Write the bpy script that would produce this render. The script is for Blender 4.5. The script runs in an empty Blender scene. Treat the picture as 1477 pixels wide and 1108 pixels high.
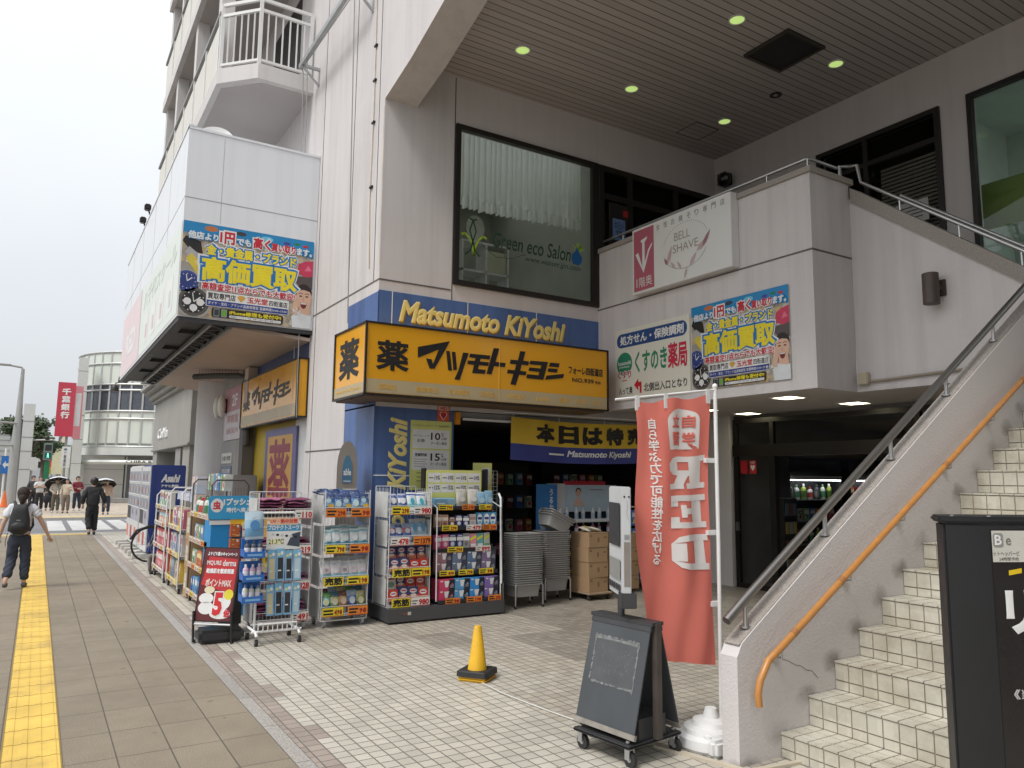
import bpy, bmesh, math, random
from mathutils import Vector, Matrix
V = Vector
rnd = random.Random(11)
SC = bpy.context.scene
COL = SC.collection
PI = math.pi

# ---------------------------------------------------------------- camera
def _cam():
    yaw, pitch, roll = 0.5561488, 0.1249360, 0.0107466
    f = V((math.sin(yaw)*math.cos(pitch), math.cos(yaw)*math.cos(pitch), math.sin(pitch)))
    r = V((math.cos(yaw), -math.sin(yaw), 0)); u = r.cross(f)
    r2 = r*math.cos(roll)+u*math.sin(roll); u2 = u*math.cos(roll)-r*math.sin(roll)
    cd = bpy.data.cameras.new('camera'); co = bpy.data.objects.new('camera', cd); COL.objects.link(co)
    cd.sensor_width = 36; cd.lens = 36*1090.875/1477; cd.clip_start = 0.05; cd.clip_end = 2000
    m = Matrix((r2, u2, -f)).transposed().to_4x4(); m.translation = V((0, 0, 1.6))
    co.matrix_world = m; SC.camera = co
_cam()
# ---------------------------------------------------------------- sky and sun (bright overcast day)
SUN_EL, SUN_AZ = math.radians(56), math.radians(-105)   # the bright side of the sky is over the street
SKY_STR, SUN_STR = 0.092, 1.4
def _world():
    w = bpy.data.worlds.new('World'); SC.world = w; w.use_nodes = True
    nt = w.node_tree; nt.nodes.clear()
    out = nt.nodes.new('ShaderNodeOutputWorld'); bg = nt.nodes.new('ShaderNodeBackground')
    sky = nt.nodes.new('ShaderNodeTexSky'); sky.sky_type = 'NISHITA'; sky.sun_disc = False
    sky.sun_elevation = SUN_EL; sky.sun_rotation = SUN_AZ; sky.dust_density = 6; sky.air_density = 1.0
    hs = nt.nodes.new('ShaderNodeHueSaturation'); hs.inputs['Saturation'].default_value = 0.35
    mx = nt.nodes.new('ShaderNodeMix'); mx.data_type = 'RGBA'; mx.inputs[0].default_value = 0.72
    tc = nt.nodes.new('ShaderNodeTexCoord'); nz = nt.nodes.new('ShaderNodeTexNoise')
    nz.inputs['Scale'].default_value = 2.2; nz.inputs['Detail'].default_value = 4
    rp = nt.nodes.new('ShaderNodeValToRGB')
    rp.color_ramp.elements[0].position = .3; rp.color_ramp.elements[0].color = (7.9, 8.35, 8.9, 1)
    rp.color_ramp.elements[1].position = .7; rp.color_ramp.elements[1].color = (9.3, 9.5, 9.7, 1)
    L = nt.links.new
    L(tc.outputs['Generated'], nz.inputs['Vector']); L(nz.outputs['Fac'], rp.inputs['Fac'])
    L(sky.outputs[0], hs.inputs['Color']); L(hs.outputs[0], mx.inputs[6]); L(rp.outputs[0], mx.inputs[7])
    k = NB(nt); sx = nt.nodes.new('ShaderNodeSeparateXYZ'); L(tc.outputs['Generated'], sx.inputs[0])   # an overcast sky is brighter overhead than at the horizon
    L(k.scale(mx.outputs[2], k.rng(sx.outputs[2], 0, 1, .77, 1.48)), bg.inputs['Color']); bg.inputs['Strength'].default_value = SKY_STR
    L(bg.outputs[0], out.inputs[0])
    sd = bpy.data.lights.new('sun', 'SUN'); sd.energy = SUN_STR; sd.angle = math.radians(16); sd.color = (1, .97, .93)
    so = bpy.data.objects.new('sun', sd); COL.objects.link(so)
    d = V((math.sin(SUN_AZ)*math.cos(SUN_EL), math.cos(SUN_AZ)*math.cos(SUN_EL), math.sin(SUN_EL)))
    so.rotation_euler = d.to_track_quat('Z', 'Y').to_euler(); so.location = d*40
SC.view_settings.view_transform = 'Standard'; SC.view_settings.look = 'None'
SC.view_settings.exposure = 0.53; SC.view_settings.gamma = 1
SC.cycles.max_bounces = 8; SC.cycles.transparent_max_bounces = 16; SC.cycles.caustics_reflective = False
SC.cycles.caustics_refractive = False; SC.cycles.sample_clamp_indirect = 6
try: SC.cycles.use_denoising = True
except Exception: pass

# ---------------------------------------------------------------- materials
def S(r, g, b):
    c = lambda v: ((v/255+.055)/1.055)**2.4 if v > 10 else v/255/12.92
    return (c(r), c(g), c(b))
MATS = {}
def _principled(name):
    m = bpy.data.materials.new(name); m.use_nodes = True
    return m, m.node_tree, m.node_tree.nodes['Principled BSDF']
class NB:
    """tiny node builder"""
    def __init__(s, nt): s.nt = nt
    def _in(s, sock, v):
        if isinstance(v, bpy.types.NodeSocket): s.nt.links.new(v, sock)
        elif v is not None: sock.default_value = v
    def m(s, op, a, b=None, c=None):
        n = s.nt.nodes.new('ShaderNodeMath'); n.operation = op
        s._in(n.inputs[0], a); s._in(n.inputs[1], b)
        if c is not None: s._in(n.inputs[2], c)
        return n.outputs[0]
    def pos(s):
        g = s.nt.nodes.new('ShaderNodeNewGeometry'); x = s.nt.nodes.new('ShaderNodeSeparateXYZ')
        s.nt.links.new(g.outputs['Position'], x.inputs[0]); return g.outputs['Position'], x.outputs[0], x.outputs[1], x.outputs[2]
    def xyz(s, x, y, z):
        n = s.nt.nodes.new('ShaderNodeCombineXYZ'); s._in(n.inputs[0], x); s._in(n.inputs[1], y); s._in(n.inputs[2], z); return n.outputs[0]
    def noise(s, vec, scale, detail=3, rough=.55):
        n = s.nt.nodes.new('ShaderNodeTexNoise'); n.inputs['Scale'].default_value = scale
        n.inputs['Detail'].default_value = detail; n.inputs['Roughness'].default_value = rough
        if vec is not None: s.nt.links.new(vec, n.inputs['Vector'])
        return n.outputs['Fac']
    def white(s, vec):
        n = s.nt.nodes.new('ShaderNodeTexWhiteNoise'); s.nt.links.new(vec, n.inputs['Vector']); return n.outputs['Value']
    def mix(s, f, a, b):
        n = s.nt.nodes.new('ShaderNodeMix'); n.data_type = 'RGBA'; s._in(n.inputs[0], f)
        for i, v in ((6, a), (7, b)):
            if isinstance(v, bpy.types.NodeSocket): s.nt.links.new(v, n.inputs[i])
            else: n.inputs[i].default_value = (*v, 1)
        return n.outputs[2]
    def scale(s, col, f):
        n = s.nt.nodes.new('ShaderNodeVectorMath'); n.operation = 'SCALE'
        if isinstance(col, bpy.types.NodeSocket): s.nt.links.new(col, n.inputs[0])
        else: n.inputs[0].default_value = col
        s._in(n.inputs['Scale'], f); return n.outputs[0]
    def rng(s, v, a, b, c, d):
        n = s.nt.nodes.new('ShaderNodeMapRange'); s._in(n.inputs[0], v)
        for i, q in zip((1, 2, 3, 4), (a, b, c, d)): n.inputs[i].default_value = q
        return n.outputs[0]
    def bump(s, h, strength, dist=.01):
        n = s.nt.nodes.new('ShaderNodeBump'); n.inputs['Strength'].default_value = strength; n.inputs['Distance'].default_value = dist
        s.nt.links.new(h, n.inputs['Height']); return n.outputs[0]
def M(name, rgb=(.5, .5, .5), rough=.55, metal=0, var=.08, vs=3.0, bump=0, bs=60, streak=0, dirt=0, emit=0, coat=0):
    if name in MATS: return MATS[name]
    m, nt, b = _principled(name); MATS[name] = m; k = NB(nt)
    b.inputs['Roughness'].default_value = rough; b.inputs['Metallic'].default_value = metal
    if coat: b.inputs['Coat Weight'].default_value = coat
    if var or streak or dirt:
        p, x, y, z = k.pos()
        col = k.scale(rgb, k.rng(k.noise(p, vs, 4), .25, .75, 1-var, 1+var))
        if streak:   # rain streaks that run down a wall
            sv = k.noise(k.xyz(k.m('MULTIPLY', x, 7), k.m('MULTIPLY', y, 7), k.m('MULTIPLY', z, .35)), 1.0, 4)
            col = k.scale(col, k.rng(sv, .45, .72, 1, 1-streak))
        if dirt:
            dv = k.noise(p, vs*.35, 6, .7)
            col = k.mix(k.rng(dv, .52, .75, 0, dirt), col, (.12, .10, .08))
        nt.links.new(col, b.inputs['Base Color'])
        nt.links.new(k.rng(k.noise(p, vs*4, 3), .3, .7, max(.02, rough-.06), min(1, rough+.06)), b.inputs['Roughness'])
        if bump:
            nt.links.new(k.bump(k.noise(p, bs, 3), bump), b.inputs['Normal'])
    else:
        b.inputs['Base Color'].default_value = (*rgb, 1)
    if emit:
        b.inputs['Emission Color'].default_value = (*rgb, 1); b.inputs['Emission Strength'].default_value = emit
    return m
def C(r, g, b, rough=.5):            # printed / plastic colour given as it is seen in neutral light
    n = 'print_%d_%d_%d' % (r, g, b)
    return M(n, tuple(v*.80 for v in S(r, g, b)), rough, 0, .09, 5, 0, 60, 0, .10)
def glass(name='window_glass', tint=(.80, .84, .82), refl=1.0):
    if name in MATS: return MATS[name]
    m = bpy.data.materials.new(name); MATS[name] = m; m.use_nodes = True; nt = m.node_tree; nt.nodes.clear()
    o = nt.nodes.new('ShaderNodeOutputMaterial'); t = nt.nodes.new('ShaderNodeBsdfTransparent'); g = nt.nodes.new('ShaderNodeBsdfGlossy')
    t.inputs[0].default_value = (*tint, 1); g.inputs['Roughness'].default_value = .01
    f = nt.nodes.new('ShaderNodeFresnel'); f.inputs[0].default_value = 1.5
    k = NB(nt); mx = nt.nodes.new('ShaderNodeMixShader')
    nt.links.new(k.m('MULTIPLY', f.outputs[0], refl), mx.inputs[0]); nt.links.new(t.outputs[0], mx.inputs[1]); nt.links.new(g.outputs[0], mx.inputs[2])
    nt.links.new(mx.outputs[0], o.inputs[0]); return m

_world()
# ---------------------------------------------------------------- frames, mesh builder
class Fr:
    """a planar frame: u to the right, v up, n towards the viewer"""
    def __init__(s, o, u, v, n=None):
        s.o, s.u, s.v = V(o), V(u).normalized(), V(v).normalized(); s.n = V(n).normalized() if n else s.u.cross(s.v)
    def pt(s, x, y, d=0): return s.o+s.u*x+s.v*y+s.n*d
def FrS(x, y, z): return Fr((x, y, z), (1, 0, 0), (0, 0, 1))       # plane facing -Y
def FrW(x, y, z): return Fr((x, y, z), (0, -1, 0), (0, 0, 1))      # plane facing -X
_TXT = {}
def text_geo(body, bold=0.0, res=2, ls=1.0, shear=0.0, align='CENTER'):
    key = (body, bold, res, ls, shear, align)
    if key in _TXT: return _TXT[key]
    c = bpy.data.curves.new('t', 'FONT'); c.body = body; c.resolution_u = res; c.align_x = align
    c.space_line = ls; c.shear = shear
    if bold: c.bevel_depth = bold; c.bevel_resolution = 0
    o = bpy.data.objects.new('t', c); COL.objects.link(o); bpy.context.view_layer.update()
    me = bpy.data.meshes.new_from_object(o.evaluated_get(bpy.context.evaluated_depsgraph_get()))
    vs = [v.co.copy() for v in me.vertices]; fs = [tuple(p.vertices) for p in me.polygons]
    bpy.data.objects.remove(o); bpy.data.curves.remove(c); bpy.data.meshes.remove(me)
    xs = [v.x for v in vs] or [0, 1]; ys = [v.y for v in vs] or [0, 1]
    zm = max([v.z for v in vs] or [0]) or 1
    r = (vs, fs, min(xs), max(xs), min(ys), max(ys), zm); _TXT[key] = r; return r
class MB:
    def __init__(s): s.v = []; s.f = []; s.fm = []; s.mats = []
    def mi(s, m):
        if m not in s.mats: s.mats.append(m)
        return s.mats.index(m)
    def add(s, vs, fs, m):
        b = len(s.v); s.v += [V(v) for v in vs]; i = s.mi(m)
        for f in fs: s.f.append(tuple(b+q for q in f)); s.fm.append(i)
        return s
    def quad(s, a, b, c, d, m): return s.add([a, b, c, d], [(0, 1, 2, 3)], m)
    def box(s, x0, y0, z0, x1, y1, z1, m):
        x0, x1 = min(x0, x1), max(x0, x1); y0, y1 = min(y0, y1), max(y0, y1); z0, z1 = min(z0, z1), max(z0, z1)
        vs = [(x0, y0, z0), (x1, y0, z0), (x1, y1, z0), (x0, y1, z0), (x0, y0, z1), (x1, y0, z1), (x1, y1, z1), (x0, y1, z1)]
        return s.add(vs, [(0, 3, 2, 1), (4, 5, 6, 7), (0, 1, 5, 4), (1, 2, 6, 5), (2, 3, 7, 6), (3, 0, 4, 7)], m)
    def prism(s, pts, ext, m, m2=None):
        n = len(pts); e = V(ext); P = [V(p) for p in pts]; vs = P+[p+e for p in P]
        nrm = V((0, 0, 0))
        for i in range(n): nrm += P[i].cross(P[(i+1) % n])
        a, b = tuple(range(n)), tuple(range(n, 2*n))
        if nrm.dot(e) > 0: caps = [a[::-1], b]; sd = [(i, (i+1) % n, n+(i+1) % n, n+i) for i in range(n)]
        else: caps = [a, b[::-1]]; sd = [((i+1) % n, i, n+i, n+(i+1) % n) for i in range(n)]
        s.add(vs, caps, m); b0 = len(s.v)-2*n; i2 = s.mi(m2 or m)
        for f in sd: s.f.append(tuple(b0+q for q in f)); s.fm.append(i2)
        return s
    def bar(s, p0, p1, w, h, m, up=(0, 0, 1)):
        p0, p1 = V(p0), V(p1); d = (p1-p0).normalized(); u = V(up)
        if abs(d.dot(u)) > .98: u = V((0, 1, 0)) if abs(d.y) < .9 else V((1, 0, 0))
        sd = d.cross(u).normalized(); u = sd.cross(d).normalized()
        q = [p0+sd*(a*w/2)+u*(b*h/2) for a, b in ((-1, -1), (1, -1), (1, 1), (-1, 1))]
        return s.prism(q, p1-p0, m)
    def tube(s, pts, r, m, n=8, cap=True):
        P = [V(p) for p in pts]; rs = r if isinstance(r, (list, tuple)) else [r]*len(P); rings = []
        b0 = len(s.v); i = s.mi(m); prev = None
        for k, p in enumerate(P):
            d = (P[min(k+1, len(P)-1)]-P[max(k-1, 0)]).normalized()
            if prev is None:
                a = V((0, 0, 1)) if abs(d.z) < .9 else V((1, 0, 0)); sx = d.cross(a).normalized()
            else:
                sx = (prev-d*prev.dot(d)).normalized()
            prev = sx; sy = d.cross(sx)
            for j in range(n):
                t = 2*PI*j/n; s.v.append(p+(sx*math.cos(t)+sy*math.sin(t))*rs[k])
        for k in range(len(P)-1):
            for j in range(n):
                a = b0+k*n+j; b = b0+k*n+(j+1) % n
                s.f.append((a, b, b+n, a+n)); s.fm.append(i)
        if cap:
            s.f.append(tuple(b0+j for j in range(n))[::-1]); s.fm.append(i)
            e = b0+(len(P)-1)*n; s.f.append(tuple(e+j for j in range(n))); s.fm.append(i)
        return s
    def lathe(s, c, prof, m, n=24):
        c = V(c); b0 = len(s.v); i = s.mi(m)
        for r, z in prof:
            for j in range(n): t = 2*PI*j/n; s.v.append(c+V((r*math.cos(t), r*math.sin(t), z)))
        for k in range(len(prof)-1):
            for j in range(n):
                a = b0+k*n+j; b = b0+k*n+(j+1) % n; s.f.append((a, b, b+n, a+n)); s.fm.append(i)
        s.f.append(tuple(b0+j for j in range(n))[::-1]); s.fm.append(i)
        e = b0+(len(prof)-1)*n; s.f.append(tuple(e+j for j in range(n))); s.fm.append(i); return s
    def ball(s, c, rx, ry, rz, m, n=12, k=8):
        prof = []; c = V(c); b0 = len(s.v); i = s.mi(m)
        for a in range(k+1):
            th = PI*a/k
            for j in range(n):
                t = 2*PI*j/n; s.v.append(c+V((rx*math.sin(th)*math.cos(t), ry*math.sin(th)*math.sin(t), -rz*math.cos(th))))
        for a in range(k):
            for j in range(n):
                p = b0+a*n+j; q = b0+a*n+(j+1) % n; s.f.append((p, q, q+n, p+n)); s.fm.append(i)
        return s
    # ---- flat things on a frame
    def rect(s, fr, x0, y0, x1, y1, d, m, t=0, m2=None):
        P = [fr.pt(x0, y0, d), fr.pt(x1, y0, d), fr.pt(x1, y1, d), fr.pt(x0, y1, d)]
        if t: return s.prism(P, fr.n*t, m, m2)
        return s.add(P, [(0, 1, 2, 3)], m)
    def poly(s, fr, pts, d, m, t=0):
        P = [fr.pt(x, y, d) for x, y in pts]
        if t: return s.prism(P, fr.n*t, m)
        a = sum(pts[i][0]*pts[(i+1) % len(pts)][1]-pts[(i+1) % len(pts)][0]*pts[i][1] for i in range(len(pts)))
        return s.add(P if a > 0 else P[::-1], [tuple(range(len(P)))], m)
    def disc(s, fr, cx, cy, rx, ry, d, m, n=24, t=0):
        return s.poly(fr, [(cx+rx*math.cos(2*PI*i/n), cy+ry*math.sin(2*PI*i/n)) for i in range(n)], d, m, t)
    def ring(s, fr, cx, cy, r0, r1, d, m, n=28, ay=1):
        P = []
        for i in range(n):
            t = 2*PI*i/n; P += [fr.pt(cx+r0*math.cos(t), cy+r0*ay*math.sin(t), d), fr.pt(cx+r1*math.cos(t), cy+r1*ay*math.sin(t), d)]
        return s.add(P, [(2*i, 2*i+1, (2*i+3) % (2*n), (2*i+2) % (2*n)) for i in range(n)], m)
    def rrect(s, fr, x0, y0, x1, y1, r, d, m, t=0, n=5):
        pts = []
        for cx, cy, a in ((x1-r, y1-r, 0), (x0+r, y1-r, 90), (x0+r, y0+r, 180), (x1-r, y0+r, 270)):
            for i in range(n+1):
                w = math.radians(a+90*i/n); pts.append((cx+r*math.cos(w), cy+r*math.sin(w)))
        return s.poly(fr, pts, d, m, t)
    def line(s, fr, pts, w, d, m):
        for (a, b), (c, e) in zip(pts[:-1], pts[1:]):
            dx, dy = c-a, e-b; l = math.hypot(dx, dy) or 1; nx, ny = -dy/l*w/2, dx/l*w/2
            s.poly(fr, [(a+nx, b+ny), (a-nx, b-ny), (c-nx, e-ny), (c+nx, e+ny)], d, m)
        return s
    def text(s, fr, body, x0, y0, x1, y1, d, m, bold=0, res=2, t=.0015, ls=1.0, shear=0, mirror=False, fit=True, mp=None):
        """lettering fitted to the box x0..x1, y0..y1 of the frame"""
        vs, fs, a, b, c, e, zm = text_geo(body, bold, res, ls, shear)
        sx = (x1-x0)/max(b-a, 1e-6); sy = (y1-y0)/max(e-c, 1e-6)
        if not fit: sx = sy = min(sx, sy)
        cx, cy = (x0+x1)/2, (y0+y1)/2; mx, my = (a+b)/2, (c+e)/2; P = []
        for v in vs:
            X = cx+(v.x-mx)*sx*(-1 if mirror else 1); Y = cy+(v.y-my)*sy; D = d+(v.z/zm*t if bold else 0)
            P.append(mp(X, Y, D) if mp else fr.pt(X, Y, D))
        return s.add(P, [f[::-1] for f in fs] if mirror else fs, m)
    def build(s, name, parent=None, local=False, bevel=0, smooth=False, seg=2):
        off = V((0, 0, 0))
        if parent is not None and not local:
            q = parent
            while q is not None: off += q.location; q = q.parent
        me = bpy.data.meshes.new(name); me.from_pydata([tuple(v-off) for v in s.v], [], s.f)
        for m in s.mats: me.materials.append(m)
        me.polygons.foreach_set('material_index', s.fm)
        if bevel:
            bm = bmesh.new(); bm.from_mesh(me)
            bmesh.ops.remove_doubles(bm, verts=bm.verts, dist=1e-5)
            es = [e for e in bm.edges if len(e.link_faces) == 2 and e.calc_face_angle(0) > .6]
            bmesh.ops.bevel(bm, geom=es, offset=bevel, segments=seg, affect='EDGES', clamp_overlap=True)
            bm.to_mesh(me); bm.free()
        if smooth:
            me.polygons.foreach_set('use_smooth', [True]*len(me.polygons))
            try: me.set_sharp_from_angle(angle=math.radians(smooth if smooth is not True else 40))
            except Exception: pass
        me.update(); o = bpy.data.objects.new(name, me); COL.objects.link(o)
        if parent is not None: o.parent = parent
        return o
def tag(o, label, cat, group=None):
    o['label'] = label; o['category'] = cat
    if group: o['group'] = group
    return o
def thing(name, label, cat, loc=(0, 0, 0), rz=0, group=None):
    o = bpy.data.objects.new(name, None); COL.objects.link(o); o.location = loc; o.rotation_euler = (0, 0, rz)
    o.empty_display_size = .1
    return tag(o, label, cat, group)
def struct(o, kind='structure'): o['kind'] = kind; return o
def copy_tree(o, parent=None):
    c = o.copy(); COL.objects.link(c); c.parent = parent
    for ch in list(o.children): copy_tree(ch, c)
    return c
# ================================================================ ground surfaces
def grid_mat(name, px, py, jw, ox=0, oy=0, fn=None, rough=.6, jcol=(.09, .08, .07), bump=.5, offset=0, fine=90, fb=.15):
    m, nt, b = _principled(name); k = NB(nt); p, x, y, z = k.pos()
    u = k.m('DIVIDE', k.m('SUBTRACT', x, ox), px); row = k.m('FLOOR', u)
    w = k.m('DIVIDE', k.m('SUBTRACT', y, oy), py)
    if offset: w = k.m('ADD', w, k.m('MULTIPLY', k.m('MODULO', k.m('ABSOLUTE', row), 2), offset))
    fu = k.m('ABSOLUTE', k.m('SUBTRACT', k.m('FRACT', u), .5)); fw = k.m('ABSOLUTE', k.m('SUBTRACT', k.m('FRACT', w), .5))
    ju = k.rng(fu, .5-jw/px*.7, .5-jw/px*.35, 0, 1); jv = k.rng(fw, .5-jw/py*.7, .5-jw/py*.35, 0, 1)
    J = k.m('MAXIMUM', ju, jv); cell = k.white(k.xyz(row, k.m('FLOOR', w), 0))
    col = fn(k, p, x, y, z, cell)
    nt.links.new(k.mix(k.m('MULTIPLY', J, .92), col, jcol), b.inputs['Base Color'])
    h = k.m('ADD', k.m('SUBTRACT', 1, J), k.m('MULTIPLY', k.noise(p, fine, 3), fb))
    nt.links.new(k.bump(h, bump, .004), b.inputs['Normal'])
    nt.links.new(k.rng(k.noise(p, 6, 4), .3, .7, rough-.1, rough+.12), b.inputs['Roughness'])
    return m
def zone(k, x, y, x0, x1, y0, y1):
    g = lambda v, t: k.m('GREATER_THAN', v, t); l = lambda v, t: k.m('LESS_THAN', v, t)
    return k.m('MULTIPLY', k.m('MULTIPLY', g(x, x0), l(x, x1)), k.m('MULTIPLY', g(y, y0), l(y, y1)))
T = .0935
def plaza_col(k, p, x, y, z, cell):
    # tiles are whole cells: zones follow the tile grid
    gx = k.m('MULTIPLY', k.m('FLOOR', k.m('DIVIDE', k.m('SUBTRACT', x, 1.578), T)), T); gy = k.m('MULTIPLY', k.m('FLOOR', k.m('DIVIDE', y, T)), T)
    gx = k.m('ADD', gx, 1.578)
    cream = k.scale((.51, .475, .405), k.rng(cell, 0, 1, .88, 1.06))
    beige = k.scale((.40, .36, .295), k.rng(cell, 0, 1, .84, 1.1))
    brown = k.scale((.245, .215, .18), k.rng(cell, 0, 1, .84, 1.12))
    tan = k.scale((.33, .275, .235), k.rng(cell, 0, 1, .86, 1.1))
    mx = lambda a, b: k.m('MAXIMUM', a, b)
    zb = mx(mx(zone(k, gx, gy, 3.5, 20, 3.0, 20), zone(k, gx, gy, 2.3, 20, 7.1, 20)), zone(k, gx, gy, 3.05, 4, 4.3, 5.0))  # darker zones: browner tiles, with shade under the overhang put into the colour
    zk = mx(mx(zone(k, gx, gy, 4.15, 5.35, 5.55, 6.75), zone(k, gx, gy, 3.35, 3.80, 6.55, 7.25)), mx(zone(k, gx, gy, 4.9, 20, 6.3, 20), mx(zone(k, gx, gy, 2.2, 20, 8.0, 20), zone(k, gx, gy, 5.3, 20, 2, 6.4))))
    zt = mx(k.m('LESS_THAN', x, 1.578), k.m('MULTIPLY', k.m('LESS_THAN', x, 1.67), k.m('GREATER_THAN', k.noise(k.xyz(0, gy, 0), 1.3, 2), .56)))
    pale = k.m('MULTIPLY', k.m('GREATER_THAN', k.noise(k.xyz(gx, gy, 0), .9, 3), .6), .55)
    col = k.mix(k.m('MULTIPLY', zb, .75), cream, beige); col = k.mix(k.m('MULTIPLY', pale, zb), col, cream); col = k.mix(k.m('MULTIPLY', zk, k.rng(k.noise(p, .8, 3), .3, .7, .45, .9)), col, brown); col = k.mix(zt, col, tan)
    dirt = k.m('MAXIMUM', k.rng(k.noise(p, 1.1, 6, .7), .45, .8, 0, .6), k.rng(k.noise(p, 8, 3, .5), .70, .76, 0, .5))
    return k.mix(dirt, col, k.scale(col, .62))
def paver_col(k, p, x, y, z, cell):
    col = k.scale((.215, .18, .132), k.rng(cell, 0, 1, .95, 1.05))
    sp = k.rng(k.noise(p, 170, 2), .35, .65, .58, 1.42)
    col = k.scale(k.scale(col, sp), k.rng(k.noise(p, 1.3, 5, .65), .3, .75, 1.1, .82))
    spots = k.rng(k.noise(p, 9, 2, .4), .735, .76, 0, .45)                      # old gum and oil spots
    col = k.mix(spots, col, (.06, .055, .05)); col = k.mix(k.rng(k.noise(p, .45, 6, .75), .5, .75, 0, .5), col, (.13, .105, .08))
    return col
def granite_col(k, p, x, y, z, cell):
    return k.scale(k.scale((.31, .29, .265), k.rng(cell, 0, 1, .9, 1.08)), k.rng(k.noise(p, 130, 2), .35, .65, .66, 1.3))
m_paver = grid_mat('sidewalk_pavers', .285, .5, .007, .506, .04, paver_col, .8, (.075, .062, .05), .5, 0, 160, .35)
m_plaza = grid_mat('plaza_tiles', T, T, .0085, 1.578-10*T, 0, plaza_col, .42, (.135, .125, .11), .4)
m_granite = grid_mat('granite_kerb', .095, .72, .006, 1.351, .12, granite_col, .7, (.08, .075, .07), .4, 0, 140, .3)
m_asph = M('asphalt', (.16, .16, .165), .9, 0, .18, 1.2, .5, 140)
m_wpaint = M('road_paint', (.46, .46, .45), .8, 0, .18, 3, .2, 90, 0, .25)
m_farpave = grid_mat('far_pavement', .3, .3, .008, 0, 0, lambda k, p, x, y, z, c: k.scale((.40, .34, .27), k.rng(c, 0, 1, .85, 1.1)), .85)
m_ypaint = M('yellow_tactile', (.62, .42, .085), .75, 0, .20, 2.6, .25, 60, 0, .55)
def sheet(name, x0, y0, x1, y1, z, m, th=0):
    b = MB()
    if th: b.box(x0, y0, z-th, x1, y1, z, m)
    else: b.quad((x0, y0, z), (x1, y0, z), (x1, y1, z), (x0, y1, z), m)
    return struct(b.build(name))
sheet('ground', -300, -120, 300, 500, -.13, M('ground_earth', (.22, .20, .17), .9, 0, .2, .2))
sheet('road', -120, 24.3, 120, 32.6, -.06, m_asph)
sheet('road_along_street', -14, -60, -4.2, 200, -.064, m_asph)
sheet('sidewalk', -4, -6, 1.351, 24.0, 0, m_paver, .12)
sheet('granite_kerb_strip', 1.351, -6, 1.446, 24.0, .003, m_granite, .12)
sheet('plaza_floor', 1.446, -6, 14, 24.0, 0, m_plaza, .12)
sheet('sidewalk_kerb', -4.2, 24.0, 60, 24.18, .012, M('kerb_concrete', (.45, .44, .41), .85, 0, .12, 4), .14)
sheet('far_kerb', -4.2, 32.6, 60, 32.8, .02, MATS['kerb_concrete'], .16)
sheet('far_sidewalk', -4.2, 32.8, 60, 120, 0, m_farpave, .1)
# tactile guide strip: raised bars on yellow 0.3 m blocks
def tactile(name, x0, y0, x1, y1, along='y', bars=True):
    b = MB(); b.box(x0, y0, 0, x1, y1, .005, m_ypaint)
    dk = M('tactile_joint', (.24, .16, .04), .8)
    if along == 'y':
        w = x1-x0; n = int((y1-y0)/w)
        for i in range(n+1):
            y = y0+i*w
            b.box(x0, y-.003, .0052, x1, y+.003, .0062, dk)
            if bars and y < 20:
                for j in range(4):
                    c = x0+w*(j+.5)/4
                    b.box(c-.016, y+.008, .0051, c+.016, y+w-.008, .0082, m_ypaint)
        for xx in (x0, x1): b.box(xx-.004, y0, .0052, xx+.004, y1, .0062, dk)
    return struct(b.build(name))
tactile('tactile_strip', -.055, -2, .235, 23.6)
tactile('tactile_strip_at_crossing', -3, 23.62, 1.3, 23.95, 'x')
tactile('far_tactile_strip', -3, 33.2, 12, 33.6, 'x')
b = MB()
for i in range(12):                       # zebra bars, long side along the walking direction
    b.box(.40+i*.62, 26.3, -.057, .86+i*.62, 31.8, -.0555, m_wpaint)
b.box(-8, 24.75, -.057, 30, 24.9, -.0555, m_wpaint)
struct(b.build('crosswalk_marking'))
# ================================================================ the commercial building
m_stucco = M('stucco_wall', (.60, .57, .562), .85, 0, .06, .7, .6, 75, .11, .16)
m_stucco_in = M('stucco_inner_wall', (.60, .565, .555), .85, 0, .05, .8, .35, 75, .06)
m_panelw = M('balcony_concrete', (.60, .58, .57), .8, 0, .05, .9, .15, 60, .10)
m_joint = M('sealant_joint', (.12, .11, .105), .8, 0, .1)
m_frame = M('dark_bronze_frame', (.022, .019, .017), .4, .3, .1, 8)
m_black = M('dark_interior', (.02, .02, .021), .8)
m_blue = M('blue_fascia_panel', (.072, .14, .34), .42, 0, .14, 1.2, 0, 60, .26, .25)
m_soffit = M('soffit_board', (.30, .26, .235), .6, 0, .06, 1.2)
m_steel = M('stainless_steel', (.52, .52, .52), .40, 1, 0)
m_cap = M('granular_coping', (.33, .30, .27), .9, 0, .22, 60, .6, 220)
m_wmetal = M('white_painted_metal', (.70, .70, .69), .45, 0, .05, 5, 0, 60, .05, .05)
m_boxp = M('grey_white_panel', (.70, .72, .75), .35, 0, .03, .6, 0, 60, .06)
m_gray = M('grey_metal', (.28, .28, .275), .45, .2, .08, 5)
g_win = glass('window_glass', (.93, .95, .93), .8)
g_dark = glass('smoked_glass', (.66, .68, .65), .35)
XF, YS, XB, XR, ZC = 3.48, 8.8, 6.98, 9.55, 7.12
bld = thing('commercial_building', 'pale stucco building with an open two storey entrance bay and balconies above', 'building', (XF, YS, 0))
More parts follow.
